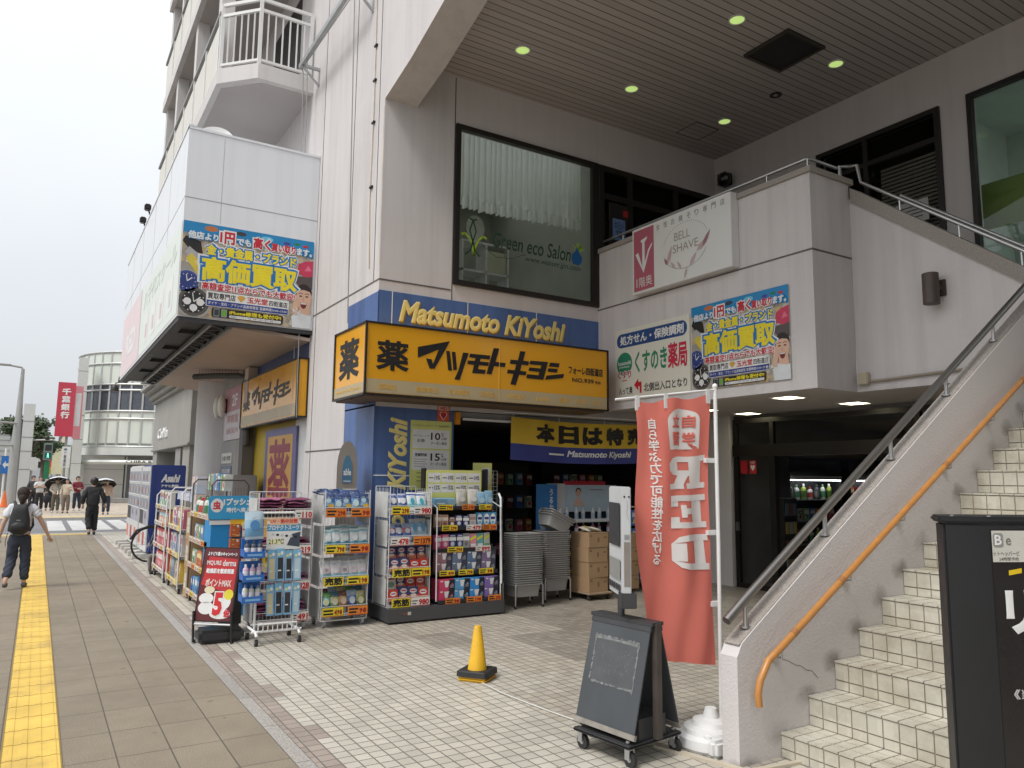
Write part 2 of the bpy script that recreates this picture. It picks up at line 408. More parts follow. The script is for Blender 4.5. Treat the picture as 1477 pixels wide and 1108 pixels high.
# street-side walls
b = MB()
b.box(XF, YS, 2.48, 4.5, 8.95, 14, m_stucco)                   # corner pier, front
b.box(XF, 8.95, 0, 3.68, 11.6, 14, m_stucco)                   # pier, street face
b.box(XF, 11.6, 3.45, 3.68, 21.2, 6.2, m_stucco)
b.box(XF, 11.6, 6.2, 3.68, 20.6, 18, m_stucco)
b.box(XF+.06, 11.6, 0, 3.7, 12.4, 3.45, m_wmetal)              # white panels under the sign
b.box(XF+.12, 12.4, 0, 3.7, 15.4, 3.45, M('yellow_panel', (.55, .40, .05), .5, 0, .08, 2, 0, 60, .1))
b.build('facade_wall', bld)
b = MB()                                                       # panel joints of the facade
for y in (9.93, 11.36): b.box(XF-.003, y-.011, 0 if y > 11 else 3.9, XF+.01, y+.011, 14, m_joint)
for z in (4.09, 1.98): b.box(XF-.0045, (8.8 if z > 3 else 9.9), z-.01, XF+.01, 11.6, z+.01, m_joint)
b.box(XF, YS-.0045, 4.08, 4.49, YS+.01, 4.10, m_joint)
b.box(XF-.003, 8.98, 4.1, XF+.01, 9.0, 14, m_joint)
b.box(4.50, YS-.003, 2.5, 4.515, YS+.01, 7.1, m_joint)
b.build('wall_joint', bld)
st = MB(); rust = M('rust_stain', (.46, .38, .28), .9, 0, .35, 9)
for z0, z1 in ((4.2, 6.4),):
    st.box(XF-.002, YS+.010, z0, XF+.004, YS+.022, z1, rust)
st.build('rust_stain', bld)
# front wall of the upper storey
b = MB()
b.box(4.5, YS, 2.48, XR, 9.0, 4.18, m_stucco_in)
b.box(4.5, YS+.0, 6.44, XR+.2, 9.0, ZC+.1, m_stucco_in)
b.box(XR-.03, YS+.005, 2.6, XR+.2, 9.0, 6.44, m_stucco_in)
b.build('upper_front_wall', bld)
# ground floor pier (blue panels) + lintel
b = MB()
b.box(XF+.004, YS+.004, 0, 4.58, 9.35, 2.48, m_blue)
b.box(XF-.006, YS-.012, 3.42, XB, YS, 3.95, m_blue); b.box(XF-.012, YS-.012, 2.48, XF, 9.86, 3.93, m_blue)
b.box(XF-.012, 8.79, 0, XF-.0, 9.86, 2.5, m_blue)
b.box(XF-.008, 11.65, 3.45, XF, 15.3, 3.85, M('navy_panel', (.03, .055, .15), .4, 0, .1, 2))
b.build('blue_fascia', bld)
b = MB()
for x in (3.66, 4.75, 5.86): b.box(x-.006, YS-.0145, 3.42, x+.006, YS-.010, 3.95, m_wmetal)
b.box(XF+.0, YS-.003, 1.62, 4.58, YS+.006, 1.635, m_wmetal)
b.build('fascia_joint', bld)
fs = FrS(0, YS-.012, 0); b = MB(); yel = M('yellow_letters', (.74, .62, .22), .5, 0, .06, 4); yed = M('letter_edge', (.30, .22, .03), .5)
b.text(fs, 'Matsumoto KiYoshi', 3.765, 3.555, 6.375, 3.845, .002, yed, .05, 3, .006, shear=.25)
b.text(fs, 'Matsumoto KiYoshi', 3.75, 3.57, 6.36, 3.86, .012, yel, .045, 3, .004, shear=.25)
b.build('lettering', bld)
b = MB(); fv = Fr((3.80, YS+.003, 1.28), (0, 0, 1), (-1, 0, 0), (0, -1, 0))
b.text(fv, 'Matsumoto KiYoshi', -1.19, -.125, 1.07, .125, .004, yel, .045, 3, .004, shear=.25)
b.build('lettering', bld)
# beam over the opening: its underside rises towards the street corner
b = MB()
P = [(XF, YS, 6.5), (XF, 8.0, 6.665), (XF, 7.2, 6.9), (XF, 6.4, 7.16), (XF, 5, 7.4), (XF, -1.2, 7.4), (XF, -1.2, 14), (XF, YS, 14)]
b.prism([(p[0]-.001, p[1], p[2]) for p in P], (.452, 0, 0), m_stucco)
b.build('beam', bld)
# porch ceiling: boards that run away from the street
m, nt, bb = _principled('ceiling_boards'); k = NB(nt); p, x, y, z = k.pos()
fy = k.m('FRACT', k.m('DIVIDE', y, .115)); j = k.rng(k.m('ABSOLUTE', k.m('SUBTRACT', fy, .5)), .43, .47, 0, 1)
c0 = k.scale((.44, .41, .40), k.rng(k.white(k.xyz(0, k.m('FLOOR', k.m('DIVIDE', y, .115)), 0)), 0, 1, .92, 1.06))
nt.links.new(k.mix(j, c0, (.10, .09, .085)), bb.inputs['Base Color']); bb.inputs['Roughness'].default_value = .5
nt.links.new(k.bump(k.m('SUBTRACT', 1, j), .6, .01), bb.inputs['Normal'])
b = MB(); b.box(3.9, -1.2, ZC, XR+.2, 9.0, ZC+.1, m); b.build('porch_ceiling', bld)
b = MB(); b.box(3.93, -1.2, 7.22, XR+.3, 9, 14, m_stucco); b.build('upper_floors', bld)
b = MB(); b.box(3.5, -1.6, 0, 10, -1.2, 7.4, m_stucco); b.build('end_wall', bld)
# right-hand wall of the upper storey, with openings
b = MB(); x0, x1 = XR, XR+.2
b.box(x0, 6.78, 6.44, x1, YS, ZC, m_stucco_in); b.box(x0, 6.78, 4, x1, YS, 6.44, m_stucco_in)
b.box(x0, 4.96, 6.44, x1, 6.78, ZC, m_stucco_in); b.box(x0, 4.62, 2.5, x1, 4.96, ZC, m_stucco_in)
b.box(x0, -1.2, 6.44, x1, 4.62, ZC, m_stucco_in); b.box(x0, -1.2, 2.5, x1, 4.62, 3.6, m_stucco_in)
b.box(x0-.004, YS-.05, 4, x0, YS-.03, 6.5, m_joint)
b.build('upper_side_wall', bld)
def frame_rect(fr, x0, y0, x1, y1, w, dep, m, mull=(), trans=(), d=0):
    q = MB()
    q.rect(fr, x0, y0, x0+w, y1, d, m, dep); q.rect(fr, x1-w, y0, x1, y1, d, m, dep)
    q.rect(fr, x0+w, y0, x1-w, y0+w, d, m, dep); q.rect(fr, x0+w, y1-w, x1-w, y1, d, m, dep)
    for a in mull: q.rect(fr, a-w/2, y0+w, a+w/2, y1-w, d, m, dep*.95)
    for a in trans: q.rect(fr, x0+w, a-w/2, x1-w, a+w/2, d, m, dep*.9)
    return q
# --- salon window
fw = FrS(0, YS+.03, 0)
wn = frame_rect(fw, 4.52, 4.17, 6.98, 6.43, .07, .07, m_frame).build('salon_window', bld)
q = MB(); q.rect(fw, 4.59, 4.24, 6.86, 6.36, .02, g_win); q.build('pane', wn)
q = MB(); q.rect(fw, 6.86, 4.24, 6.91, 6.36, 0, m_frame, .065); q.build('mullion', wn)
q = MB(); n = 190; cur = M('curtain_cloth', (.82, .86, .78), .9, 0, .05, 6); vs = []; fsx = []
rows = [(6.56, .03), (6.31, .02), (6.28, .035), (6.0, .04), (5.75, .05), (5.58, .05), (5.55, .03), (5.53, .06), (5.39, .075)]
for i in range(n+1):
    X = 4.6+2.24*i/n; ph = i*.82+.8*math.sin(i*.21)
    for zz, am in rows:
        sag = -.02*math.sin(i*.03)
        vs.append((X, 9.06+am*.55*math.sin(ph)+(.02*math.sin(i*.5) if zz < 5.56 else 0), zz+sag+(.008*math.sin(ph*.7) if zz < 5.5 else 0)))
r = len(rows)
for i in range(n):
    for jx in range(r-1): fsx.append((i*r+jx, i*r+jx+1, (i+1)*r+jx+1, (i+1)*r+jx))
nt = cur.node_tree; bb = nt.nodes['Principled BSDF']; tr_ = nt.nodes.new('ShaderNodeBsdfTranslucent'); tr_.inputs[0].default_value = (.8, .84, .77, 1); ms_ = nt.nodes.new('ShaderNodeMixShader'); ms_.inputs[0].default_value = .62
nt.links.new(bb.outputs[0], ms_.inputs[1]); nt.links.new(tr_.outputs[0], ms_.inputs[2]); nt.links.new(ms_.outputs[0], nt.nodes['Material Output'].inputs[0]); q.add(vs, fsx, cur); q.build('curtain', wn, smooth=True)
q = MB(); fd = FrS(0, YS+.008, 0); dg = M('dark_green_decal', (.014, .055, .026), .6); lg = M('lime_decal', (.30, .46, .04), .6); bl = M('blue_decal', (.01, .10, .30), .5)
q.text(fd, 'Green eco Salon', 5.13, 4.80, 6.48, 5.02, 0, dg, .012, 3, shear=.2)
q.text(fd, 'www.wasser.jpn.com', 5.68, 4.66, 6.66, 4.76, 0, dg, .008, 3, shear=.25)
def swirl(q, fr, x, y, pts, w, m): q.line(fr, [(x+a, y+b2) for a, b2 in pts], w, .0005, m)
for s_ in (-1, 1):
    swirl(q, fd, 4.84, 4.62, [(0, 0), (.02*s_, .12), (.06*s_, .22), (.14*s_, .3), (.2*s_, .27)], .03, lg)
    swirl(q, fd, 4.82, 4.62, [(-.12*s_, 0), (-.04*s_, .06), (0, .2), (.05*s_, .35), (.0, .5), (-.06*s_, .52)], .022, dg)
swirl(q, fd, 5.2, 4.72, [(-.25, .1), (-.12, .0), (0, -.06), (.12, -.05), (.14, .03), (.06, .06), (.03, .0)], .008, dg)
swirl(q, fd, 5.2, 4.72, [(.12, -.05), (.26, -.04), (.38, .02), (.5, .06)], .008, dg)
q.poly(fd, [(6.53, 4.78), (6.49, 4.84), (6.5, 4.92), (6.56, 4.98), (6.6, 5.06), (6.63, 4.97), (6.69, 4.9), (6.68, 4.82), (6.62, 4.77)], .0006, bl)
for a in range(5): q.poly(fd, [(6.6, 4.98), (6.6+.13*math.cos(a*.7+.2), 5.0+.09*math.sin(a*.7+.2)), (6.6+.07*math.cos(a*.7+.6), 5.03+.1*math.sin(a*.7+.6))], .0003, lg)
q.build('lettering', wn)
# salon room behind the glass; ceiling opening added to light it
b = MB(); rm = M('salon_room_wall', (.40, .43, .36), .9)
b.quad((4.0, 12.2, 3.9), (9.6, 12.2, 3.9), (9.6, 12.2, 6.8), (4.0, 12.2, 6.8), rm); b.quad((4.0, 9.0, 3.9), (4.0, 12.2, 3.9), (4.0, 12.2, 6.8), (4.0, 9.0, 6.8), rm)
b.quad((7.05, 9.0, 3.9), (7.05, 12.2, 3.9), (7.05, 12.2, 6.8), (7.05, 9.0, 6.8), rm)
b.quad((4.0, 9, 6.7), (7.1, 9, 6.7), (7.1, 9.14, 6.7), (4.0, 9.14, 6.7), rm); b.quad((4.0, 11.5, 6.7), (7.1, 11.5, 6.7), (7.1, 12.2, 6.7), (4.0, 12.2, 6.7), rm); b.quad((4.0, 9, 3.95), (9.6, 9, 3.95), (9.6, 12.2, 3.95), (4.0, 12.2, 3.95), rm)
b.build('salon_room', bld)
# --- upper entrance beside the salon window
en = frame_rect(fw, 7.0, 4.0, XR-.03, 6.43, .09, .06, m_frame, (7.62, 8.6), (5.95,)).build('upper_entrance', bld)
q = MB(); q.rect(fw, 7.09, 4.09, XR-.12, 6.34, .02, g_dark); q.build('pane', en)
q = MB(); q.box(7.1, 10.6, 3.95, 9.6, 10.7, 6.7, M('brown_wood', (.10, .06, .035), .5, 0, .15, 5)); q.box(7.1, 9.1, 3.9, 9.6, 10.6, 3.94, MATS['brown_wood']); q.box(7.06, 9.0, 6.5, 9.8, 10.7, 6.56, m_black); q.box(9.6, 9.0, 3.9, 9.66, 10.7, 6.5, MATS['brown_wood']); q.build('vestibule', en)
q = MB(); q.rect(fw, 7.2, 4.15, 7.56, 5.86, .03, m_frame, .03); q.rect(fw, 7.25, 5.28, 7.5, 5.62, .062, C(120, 150, 200)); q.rect(fw, 7.46, 5.68, 7.56, 5.78, .062, C(190, 40, 40))
q.text(fw, '本日の\n営業', 7.28, 5.32, 7.47, 5.58, .064, C(30, 40, 80), 0, 1); q.build('door_notice', en)
# --- side door and side window
fx = FrW(XR+.04, 0, 0)     # u = -Y
dr = frame_rect(fx, -6.78, 4.0, -4.96, 6.44, .07, .08, m_frame, (-6.0,), (6.02,)).build('upper_side_door', bld)
q = MB(); q.rect(fx, -6.71, 4.07, -5.03, 6.37, .03, g_dark); q.build('pane', dr)
q = MB()
for z in [4.2+.055*i for i in range(32)]: q.box(XR+.16, 5.05, z, XR+.19, 5.9, z+.035, M('blind_slat', (.30, .28, .25), .7))
q.build('blind', dr)
q = MB(); pw = C(200, 200, 195); q.rect(fx, -5.62, 5.0, -5.18, 5.3, .034, pw); q.rect(fx, -5.95, 4.95, -5.68, 5.2, .034, pw)
for i in range(4): q.rect(fx, -5.56, 5.07+.05*i, -5.26, 5.085+.05*i, .036, C(70, 70, 70)); q.rect(fx, -5.92, 4.98+.05*i, -5.74, 4.992+.05*i, .036, C(70, 70, 70))
q.build('notice', dr)
sw = frame_rect(fx, -4.62, 3.6, -2.0, 6.44, .06, .08, m_frame).build('upper_side_window', bld)
q = MB(); q.rect(fx, -4.56, 3.66, -2.06, 6.38, .03, glass('side_glass', (.78, .86, .82), 1.3)); q.build('pane', sw)
q = MB(); grn = M('green_board', (.22, .32, .06), .7)
q.box(XR+.5, 4.05, 4.82, XR+.53, 4.78, 5.42, grn); q.line(Fr((XR+.498, 0, 0), (0, -1, 0), (0, 0, 1)), [(-4.74, 4.86), (-4.74, 5.38), (-4.09, 5.38), (-4.09, 4.86), (-4.74, 4.86)], .012, .001, C(150, 170, 90)); q.build('green_board', sw)
b = MB(); rw = M('side_room_wall', (.62, .70, .64), .9)
b.quad((XR+2, -1, 3.4), (XR+2, 7, 3.4), (XR+2, 7, 6.6), (XR+2, -1, 6.6), rw); b.quad((XR+.2, 3.4, 6.6), (XR+2, 3.4, 6.6), (XR+2, 5.1, 6.6), (XR+.2, 5.1, 6.6), rw); b.quad((XR+.2, 5.09, 3.5), (XR+2, 5.09, 3.5), (XR+2, 5.09, 6.6), (XR+.2, 5.09, 6.6), rw); b.quad((XR+.2, 5.1, 6.58), (XR+2, 5.1, 6.58), (XR+2, 7, 6.58), (XR+.2, 7, 6.58), m_black); b.quad((XR+.2, 7, 3.5), (XR+2, 7, 3.5), (XR+2, 7, 6.6), (XR+.2, 7, 6.6), m_black); b.quad((XR+1.98, 5.1, 3.5), (XR+1.98, 7, 3.5), (XR+1.98, 7, 6.6), (XR+1.98, 5.1, 6.6), m_black)  # ceiling stops short: an added opening, out of view, lights the room
b.quad((XR+.3, -1, 3.5), (XR+2, -1, 3.5), (XR+2, 7, 3.5), (XR+.3, 7, 3.5), rw); b.quad((XR+.2, 5.1, 3.5), (XR+2, 5.1, 3.5), (XR+2, 5.1, 6.6), (XR+.2, 5.1, 6.6), m_black)
b.build('side_room', bld)
# --- gallery floor, its parapet and the wall of the upper flight
XU = 7.68
b = MB(); b.box(XB+.15, 5.2, 3.82, XR, YS, 4.0, m_stucco_in); b.build('gallery_floor', bld)
b = MB()
b.box(XB, 5.065, 2.6, XB+.15, YS, 5.0, m_stucco); b.box(XB+.15, 5.065, 2.6, XU, 5.215, 5.0, m_stucco)
pts = [(XU, 5.064, 2.6), (XU, 3.25, 2.6), (XU, 3.25, 3.43), (XU, 5.02, 4.80), (XU, 5.064, 4.83)]
b.prism(pts, (.15, 0, 0), m_stucco)
b.prism([(XU, 3.12, 2.3), (XU, .2, 2.3), (XU, .2, 2.9), (XU, 2.5, 2.9), (XU, 3.25, 3.43), (XU, 3.25, 2.6), (XU, 3.12, 2.6)], (.15, 0, 0), m_stucco) if False else None
b.build('gallery_parapet', bld)
b = MB()
b.box(XB-.004, 5.06, 4.117, XB+.01, YS, 4.137, m_joint); b.box(XB-.003, 5.061, 4.117, XU, 5.07, 4.137, m_joint)
b.build('parapet_joint', bld)
b = MB()
b.box(XB-.03, 5.035, 5.0, XB+.18, YS-.0, 5.065, m_cap); b.box(XB+.18, 5.035, 5.0, XU+.05, 5.245, 5.065, m_cap)
b.prism([(XU-.03, 5.034, 4.79), (XU-.03, 3.2, 3.37), (XU-.03, 3.2, 3.53), (XU-.03, 5.034, 4.95)], (.21, 0, 0), m_cap)
b.build('coping', bld)
# undercroft ceiling (under the gallery), column and entrance glazing
b = MB(); und = M('undercroft_ceiling', (.55, .52, .49), .7, 0, .04, 1)
b.box(XB+.15, 5.215, 2.62, 9.9, YS-.002, 2.70, und); b.box(XU+.15, 2.4, 2.62, 9.9, 5.215, 2.70, und); b.build('undercroft_ceiling', bld)
b = MB(); b.box(9.20, 8.34, 0, 9.6, 8.95, 2.62, m_stucco); b.box(9.196, 8.30, 0, 9.3, 8.34, 2.62, m_stucco); b.build('column', bld)
fe = FrW(9.28, 0, 0); g_ent = glass('entrance_glass', (.90, .91, .90), .6)
eg = frame_rect(fe, -8.25, 0, -4.0, 2.56, .07, .06, m_frame, (-7.52, -5.3), (2.12,)).build('glazed_entrance', bld)
q = MB(); q.rect(fe, -8.25, 1.98, -4.0, 2.16, .0, m_frame, .08); q.rect(fe, -7.56, .0, -7.46, 1.98, .0, m_frame, .075); q.build('door_header', eg)
q = MB(); q.rect(fe, -8.18, .07, -4.07, 2.5, .02, g_ent); q.build('pane', eg)
q = MB()
for i, cc in enumerate(((200, 40, 45), (205, 45, 50))):
    X = -8.14+.17*i; q.rect(fe, X, 1.72, X+.13, 1.92, .024, C(*cc))
fh = [(0, -.05), (-.04, 0), (-.043, .03), (-.02, .045), (0, .025), (.02, .045), (.043, .03), (.04, 0)]
q.poly(fe, [(-7.905+a, 1.81+c) for a, c in fh], .026, C(245, 245, 245)); q.text(fe, 'AED', -7.95, 1.875, -7.86, 1.905, .026, C(245, 245, 245), .03, 1); q.build('sticker', eg)
q = MB(); q.rect(fe, -8.21, .85, -8.16, .98, .062, m_steel, .03); q.build('door_lock', eg)
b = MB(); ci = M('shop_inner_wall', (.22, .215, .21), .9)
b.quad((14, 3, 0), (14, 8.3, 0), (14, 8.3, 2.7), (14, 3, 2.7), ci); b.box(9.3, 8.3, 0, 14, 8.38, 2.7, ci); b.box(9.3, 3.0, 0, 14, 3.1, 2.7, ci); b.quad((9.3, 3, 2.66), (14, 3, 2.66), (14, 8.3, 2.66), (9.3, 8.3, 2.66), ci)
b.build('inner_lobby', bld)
# drugstore interior shell
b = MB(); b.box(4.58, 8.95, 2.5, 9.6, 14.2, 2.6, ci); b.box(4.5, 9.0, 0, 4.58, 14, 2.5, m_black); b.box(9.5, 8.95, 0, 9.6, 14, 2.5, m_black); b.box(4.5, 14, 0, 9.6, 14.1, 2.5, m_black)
b.build('shop_interior', bld)
b = MB(); b.box(4.58, YS+.02, 2.40, 9.2, YS+.20, 2.47, m_gray); b.box(4.7, YS-.03, 2.36, 9.2, YS+.0, 2.39, m_wmetal); b.build('shutter_rail', bld)
b = MB(); b.box(4.585, YS-.05, 2.30, 4.65, YS+.01, 2.46, C(230, 150, 30)); b.build('warning_lamp', bld)
# --- ground floor further along the street
b = MB(); gr = M('grey_pier', (.33, .315, .30), .85, 0, .08, 1.2, .2, 70, .15)
b.box(3.40, 15.4, 0, 3.7, 17.6, 3.9, gr); b.box(3.36, 15.35, 0, 3.55, 15.65, 3.9, M('dark_pier', (.13, .12, .115), .8, 0, .1, 2)); b.build('street_pier', bld)
b = MB(); b.tube([(3.62, 18.5, 0), (3.62, 18.5, 3.9)], .62, m_stucco, 32); b.build('round_pillar', bld, smooth=True)
b = MB(); b.box(4.4, 17.6, 0, 4.5, 21.5, 3.9, m_stucco); b.build('recessed_wall', bld)
# --- balconies
slab_pts = lambda z: [(2.03, 12.62, z), (2.56, 12.05, z), (3.48, 12.05, z), (3.48, 20.4, z), (2.03, 20.4, z)]
def balcony(z, near=True):
    s_ = MB()
    s_.prism(slab_pts(z) if near else [(2.03, 11.0 if not near else 12, z), (3.48, 11.0, z), (3.48, 19.0, z), (2.03, 19.0, z)], (0, 0, .26), m_panelw)
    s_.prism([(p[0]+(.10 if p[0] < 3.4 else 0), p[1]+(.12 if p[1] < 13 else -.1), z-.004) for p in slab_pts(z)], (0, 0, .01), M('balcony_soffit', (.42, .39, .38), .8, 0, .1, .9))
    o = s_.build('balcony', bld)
    r_ = MB(); zt = z+.30; zr = z+1.30
    A, B, Cc = V((2.08, 12.66, 0)), V((2.58, 12.12, 0)), V((3.42, 12.12, 0))
    up = V((0, 0, 1))
    for p in (A, B, Cc): r_.bar(p+up*(z+.26), p+up*(zr+.14), .055, .055, m_wmetal)
    for p, q_ in ((A, B), (B, Cc)):
        for zz, w in ((zt+.05, .04), (zr-.07, .05), (zr+.12, .055)): r_.bar(p+up*zz, q_+up*zz, .045, w, m_wmetal)
        n_ = 6 if (q_-p).length < .75 else 7
        for i in range(1, n_): r_.bar(p.lerp(q_, i/n_)+up*(zt+.05), p.lerp(q_, i/n_)+up*(zr-.07), .022, .022, m_wmetal)
    r_.build('railing', o)
    p_ = MB()                                       # solid cream side panels towards the street
    for i in range(6):
        y0 = 12.75+i*1.26; p_.box(2.06, y0+.02, zt, 2.10, y0+1.24, zr-.12, M('cream_panel', (.62, .60, .54), .5, 0, .04, 2))
        p_.box(2.04, y0-.03, z+.26, 2.10, y0+.02, zr+.06, m_wmetal)
    p_.box(2.03, 12.7, zr-.02, 2.11, 20.4, zr+.03, m_gray); p_.build('side_panel', o)
    return o
for z in (8.03, 10.83, 13.6): balcony(z)
for z in (8.29, 11.09):
    for y in (13.1, 15.7, 18.3, 20.1): b = MB(); b.box(2.12, y, z, 2.34, y+.28, z+2.54, m_panelw); b.build('balcony_post', bld)
for z in (8.35, 11.15):
    for y in (13.0, 16.5): b = MB(); b.box(3.47, y, z, 3.479, y+1.9, z+2.0, m_frame); b.build('balcony_window', bld)
# ================================================================ stairs
stc = thing('staircase', 'cream tiled outdoor staircase climbing beside a sloping stucco wall', 'staircase', (3.83, 3.12, 0))
m_grout = M('stair_grout', (.27, .24, .19), .9, 0, .15, 6)
m_tile, nt, bb = _principled('stair_tile'); k = NB(nt); p, x, y, z = k.pos()
cw = k.white(k.xyz(k.m('FLOOR', k.m('DIVIDE', y, .0955)), k.m('FLOOR', k.m('DIVIDE', x, .09)), k.m('FLOOR', k.m('DIVIDE', z, .0715))))
c0 = k.scale((.56, .535, .455), k.rng(cw, 0, 1, .90, 1.06)); dd = k.rng(k.noise(p, 2.6, 6, .7), .42, .70, 0, .75)
nt.links.new(k.mix(dd, c0, (.30, .255, .175)), bb.inputs['Base Color']); bb.inputs['Roughness'].default_value = .45
nt.links.new(k.bump(k.noise(p, 30, 3), .2, .003), bb.inputs['Normal'])
RI, TR, N0, X0, Z0 = .174, .2645, 13, 3.827, -.035
core = MB(); tl = MB(); y1, y0 = 3.119, .82; TP = .0955
for i in range(N0):
    xn = X0+TR*i; zt = Z0+RI*(i+1); core.box(xn+.006, y0, -.1, 7.6, y1, zt-.006, m_grout)
    for j in range(24):
        ya, yb = y1-TP*(j+1)+.004, y1-TP*j-.004
        zs = [max(zt-RI, -.01), max(zt-RI, -.01)+.058, zt-.012]
        if i == 0: zs = [0, .05, zt-.012]
        for za, zb in zip(zs[:-1], zs[1:]): tl.box(xn, ya, za+.004, xn+.012, yb, zb-.004, m_tile)
        for a, c in ((-.006, .088), (.094, .185), (.191, TR+.004)): tl.box(xn+a, ya, zt-.010, xn+c-.004, yb, zt, m_tile)
core.box(7.262, y0, -.1, 9.5, y1, 2.21, m_grout); core.build('stair_core', stc)
tl.build('step', stc)
b = MB()                                           # landing tiles and the flight that turns up to the gallery
b.box(7.2, y0, 2.211, 9.5, y1, 2.225, m_tile)
for i in range(9): b.box(XU+.152, 2.66+i*.23, 2.226 if i < 2 else 2.705, 9.4, 2.66+(i+1)*.23, 2.225+.19*(i+1), m_tile) if i not in (2,) else None
b.build('upper_flight', stc)
m_sw, nt, bb = _principled('stair_wall_stucco'); k = NB(nt); p, x, y, z = k.pos()      # stucco with grime along the stepped edge
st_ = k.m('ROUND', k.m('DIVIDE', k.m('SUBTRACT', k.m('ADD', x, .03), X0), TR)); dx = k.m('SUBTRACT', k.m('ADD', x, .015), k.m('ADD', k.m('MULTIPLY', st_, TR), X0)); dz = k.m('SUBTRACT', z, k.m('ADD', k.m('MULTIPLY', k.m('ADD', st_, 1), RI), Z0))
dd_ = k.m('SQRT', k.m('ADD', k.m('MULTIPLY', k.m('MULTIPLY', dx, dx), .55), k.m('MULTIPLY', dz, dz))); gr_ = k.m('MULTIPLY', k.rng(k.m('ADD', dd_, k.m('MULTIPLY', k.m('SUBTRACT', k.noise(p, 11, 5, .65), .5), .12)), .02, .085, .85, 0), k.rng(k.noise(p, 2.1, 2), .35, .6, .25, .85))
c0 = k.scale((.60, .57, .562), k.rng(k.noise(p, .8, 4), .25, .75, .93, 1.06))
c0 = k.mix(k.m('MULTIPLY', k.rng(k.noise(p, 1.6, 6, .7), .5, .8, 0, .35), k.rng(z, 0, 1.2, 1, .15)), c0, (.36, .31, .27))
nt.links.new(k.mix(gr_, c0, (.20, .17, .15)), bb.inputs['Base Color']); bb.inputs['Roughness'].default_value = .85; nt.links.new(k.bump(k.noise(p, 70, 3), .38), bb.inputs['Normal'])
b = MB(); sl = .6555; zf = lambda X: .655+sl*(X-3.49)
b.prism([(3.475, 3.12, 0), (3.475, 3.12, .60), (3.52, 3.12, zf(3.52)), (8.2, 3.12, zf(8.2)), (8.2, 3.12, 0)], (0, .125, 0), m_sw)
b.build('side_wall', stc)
b = MB(); b.prism([(3.50, 3.128, zf(3.50)+.001), (3.50, 3.238, zf(3.50)+.001), (8.2, 3.238, zf(8.2)+.001), (8.2, 3.128, zf(8.2)+.001)], (0, 0, .005), m_cap); b.build('wall_coping', stc)
q = MB(); ck = M('wall_crack', (.20, .17, .16), .9)
q.line(FrS(0, 3.119, 0), [(3.86, .55), (3.92, .53), (3.98, .50), (4.03, .49), (4.08, .46), (4.13, .45), (4.19, .40)], .004, .001, ck); q.build('crack', stc)
hr = MB(); zs_ = lambda X: zf(X)+.165
hr.tube([(3.46, 3.18, zs_(3.46)-.005), (3.6, 3.18, zs_(3.6)), (5.5, 3.18, zs_(5.5)), (7.62, 3.18, zs_(7.62))], .027, M('dull_steel', (.27, .26, .25), .42, 1, 0), 14)
h = hr.build('steel_handrail', stc, smooth=True)
for X in (3.62, 4.40, 5.18, 5.96, 6.74, 7.4):
    q = MB(); q.tube([(X, 3.18, zf(X)), (X, 3.18, zs_(X)-.02)], .014, m_steel, 10); q.lathe((X, 3.18, zf(X)+.004), [(.036, 0), (.036, .008), (.018, .012)], m_steel, 14); q.build('rail_post', h, smooth=True)
wd = M('orange_wood_rail', (.46, .205, .055), .35, 0, .10, 14); wz = lambda X: .985+(X-4.372)*.583
q = MB(); q.tube([(3.575, 3.055, .335), (3.565, 3.055, .40), (3.585, 3.055, .47), (3.66, 3.055, wz(3.66)+.005)]+[(X, 3.055, wz(X)) for X in (3.8, 4.36, 5.6, 7.3)], [.02, .021, .021, .021, .021, .021, .021, .021], wd, 14)
for X in (3.9, 4.37, 5.66, 6.9): q.tube([(X-.02, 3.055, wz(X-.02)), (X+.02, 3.055, wz(X+.02))], .0225, M('rail_joint', (.34, .15, .05), .4), 14)
h = q.build('wooden_handrail', stc, smooth=True)
for X in (3.78, 4.47, 5.10, 5.73, 6.4):
    q = MB(); q.tube([(X, 3.055, wz(X)-.02), (X, 3.055, wz(X)-.06), (X+.01, 3.115, wz(X)-.07)], .007, m_steel, 8); q.tube([(X+.01, 3.108, wz(X)-.07), (X+.01, 3.12, wz(X)-.07)], .028, m_steel, 14); q.build('rail_bracket', h, smooth=True)
# handrail along the gallery parapet and the upper flight
gh = MB(); gh.tube([(7.06, YS-.05, 5.20), (7.06, 5.16, 5.20), (7.10, 5.13, 5.20), (XU-.1, 5.13, 5.20)], .02, m_steel, 10); gh.tube([(XU-.1, 5.10, 5.02), (XU-.1, 5.10, 5.21), (XU+.05, 5.08, 5.24), (XU+.05, 4.98, 5.22), (XU+.05, 4.94, 5.0), (XU+.05, 2.9, 3.46)], .02, m_steel, 10)
gh.tube([(XU+.25, 4.6, 4.78), (XU+.25, 2.5, 3.2)], .02, m_steel, 10)
h = gh.build('gallery_handrail', bld, smooth=True)
for y in (8.3, 7.4, 6.5, 5.7, 5.14): q = MB(); q.tube([(7.06, y, 5.06), (7.06, y, 5.20)], .011, m_steel, 8); q.build('rail_post', h)
for y in (4.5, 3.9, 3.35): q = MB(); q.tube([(XU+.05, y, 4.95-.775*(5.034-y)), (XU+.05, y, 5.0-.755*(4.94-y))], .012, m_steel, 8); q.build('rail_post', h)
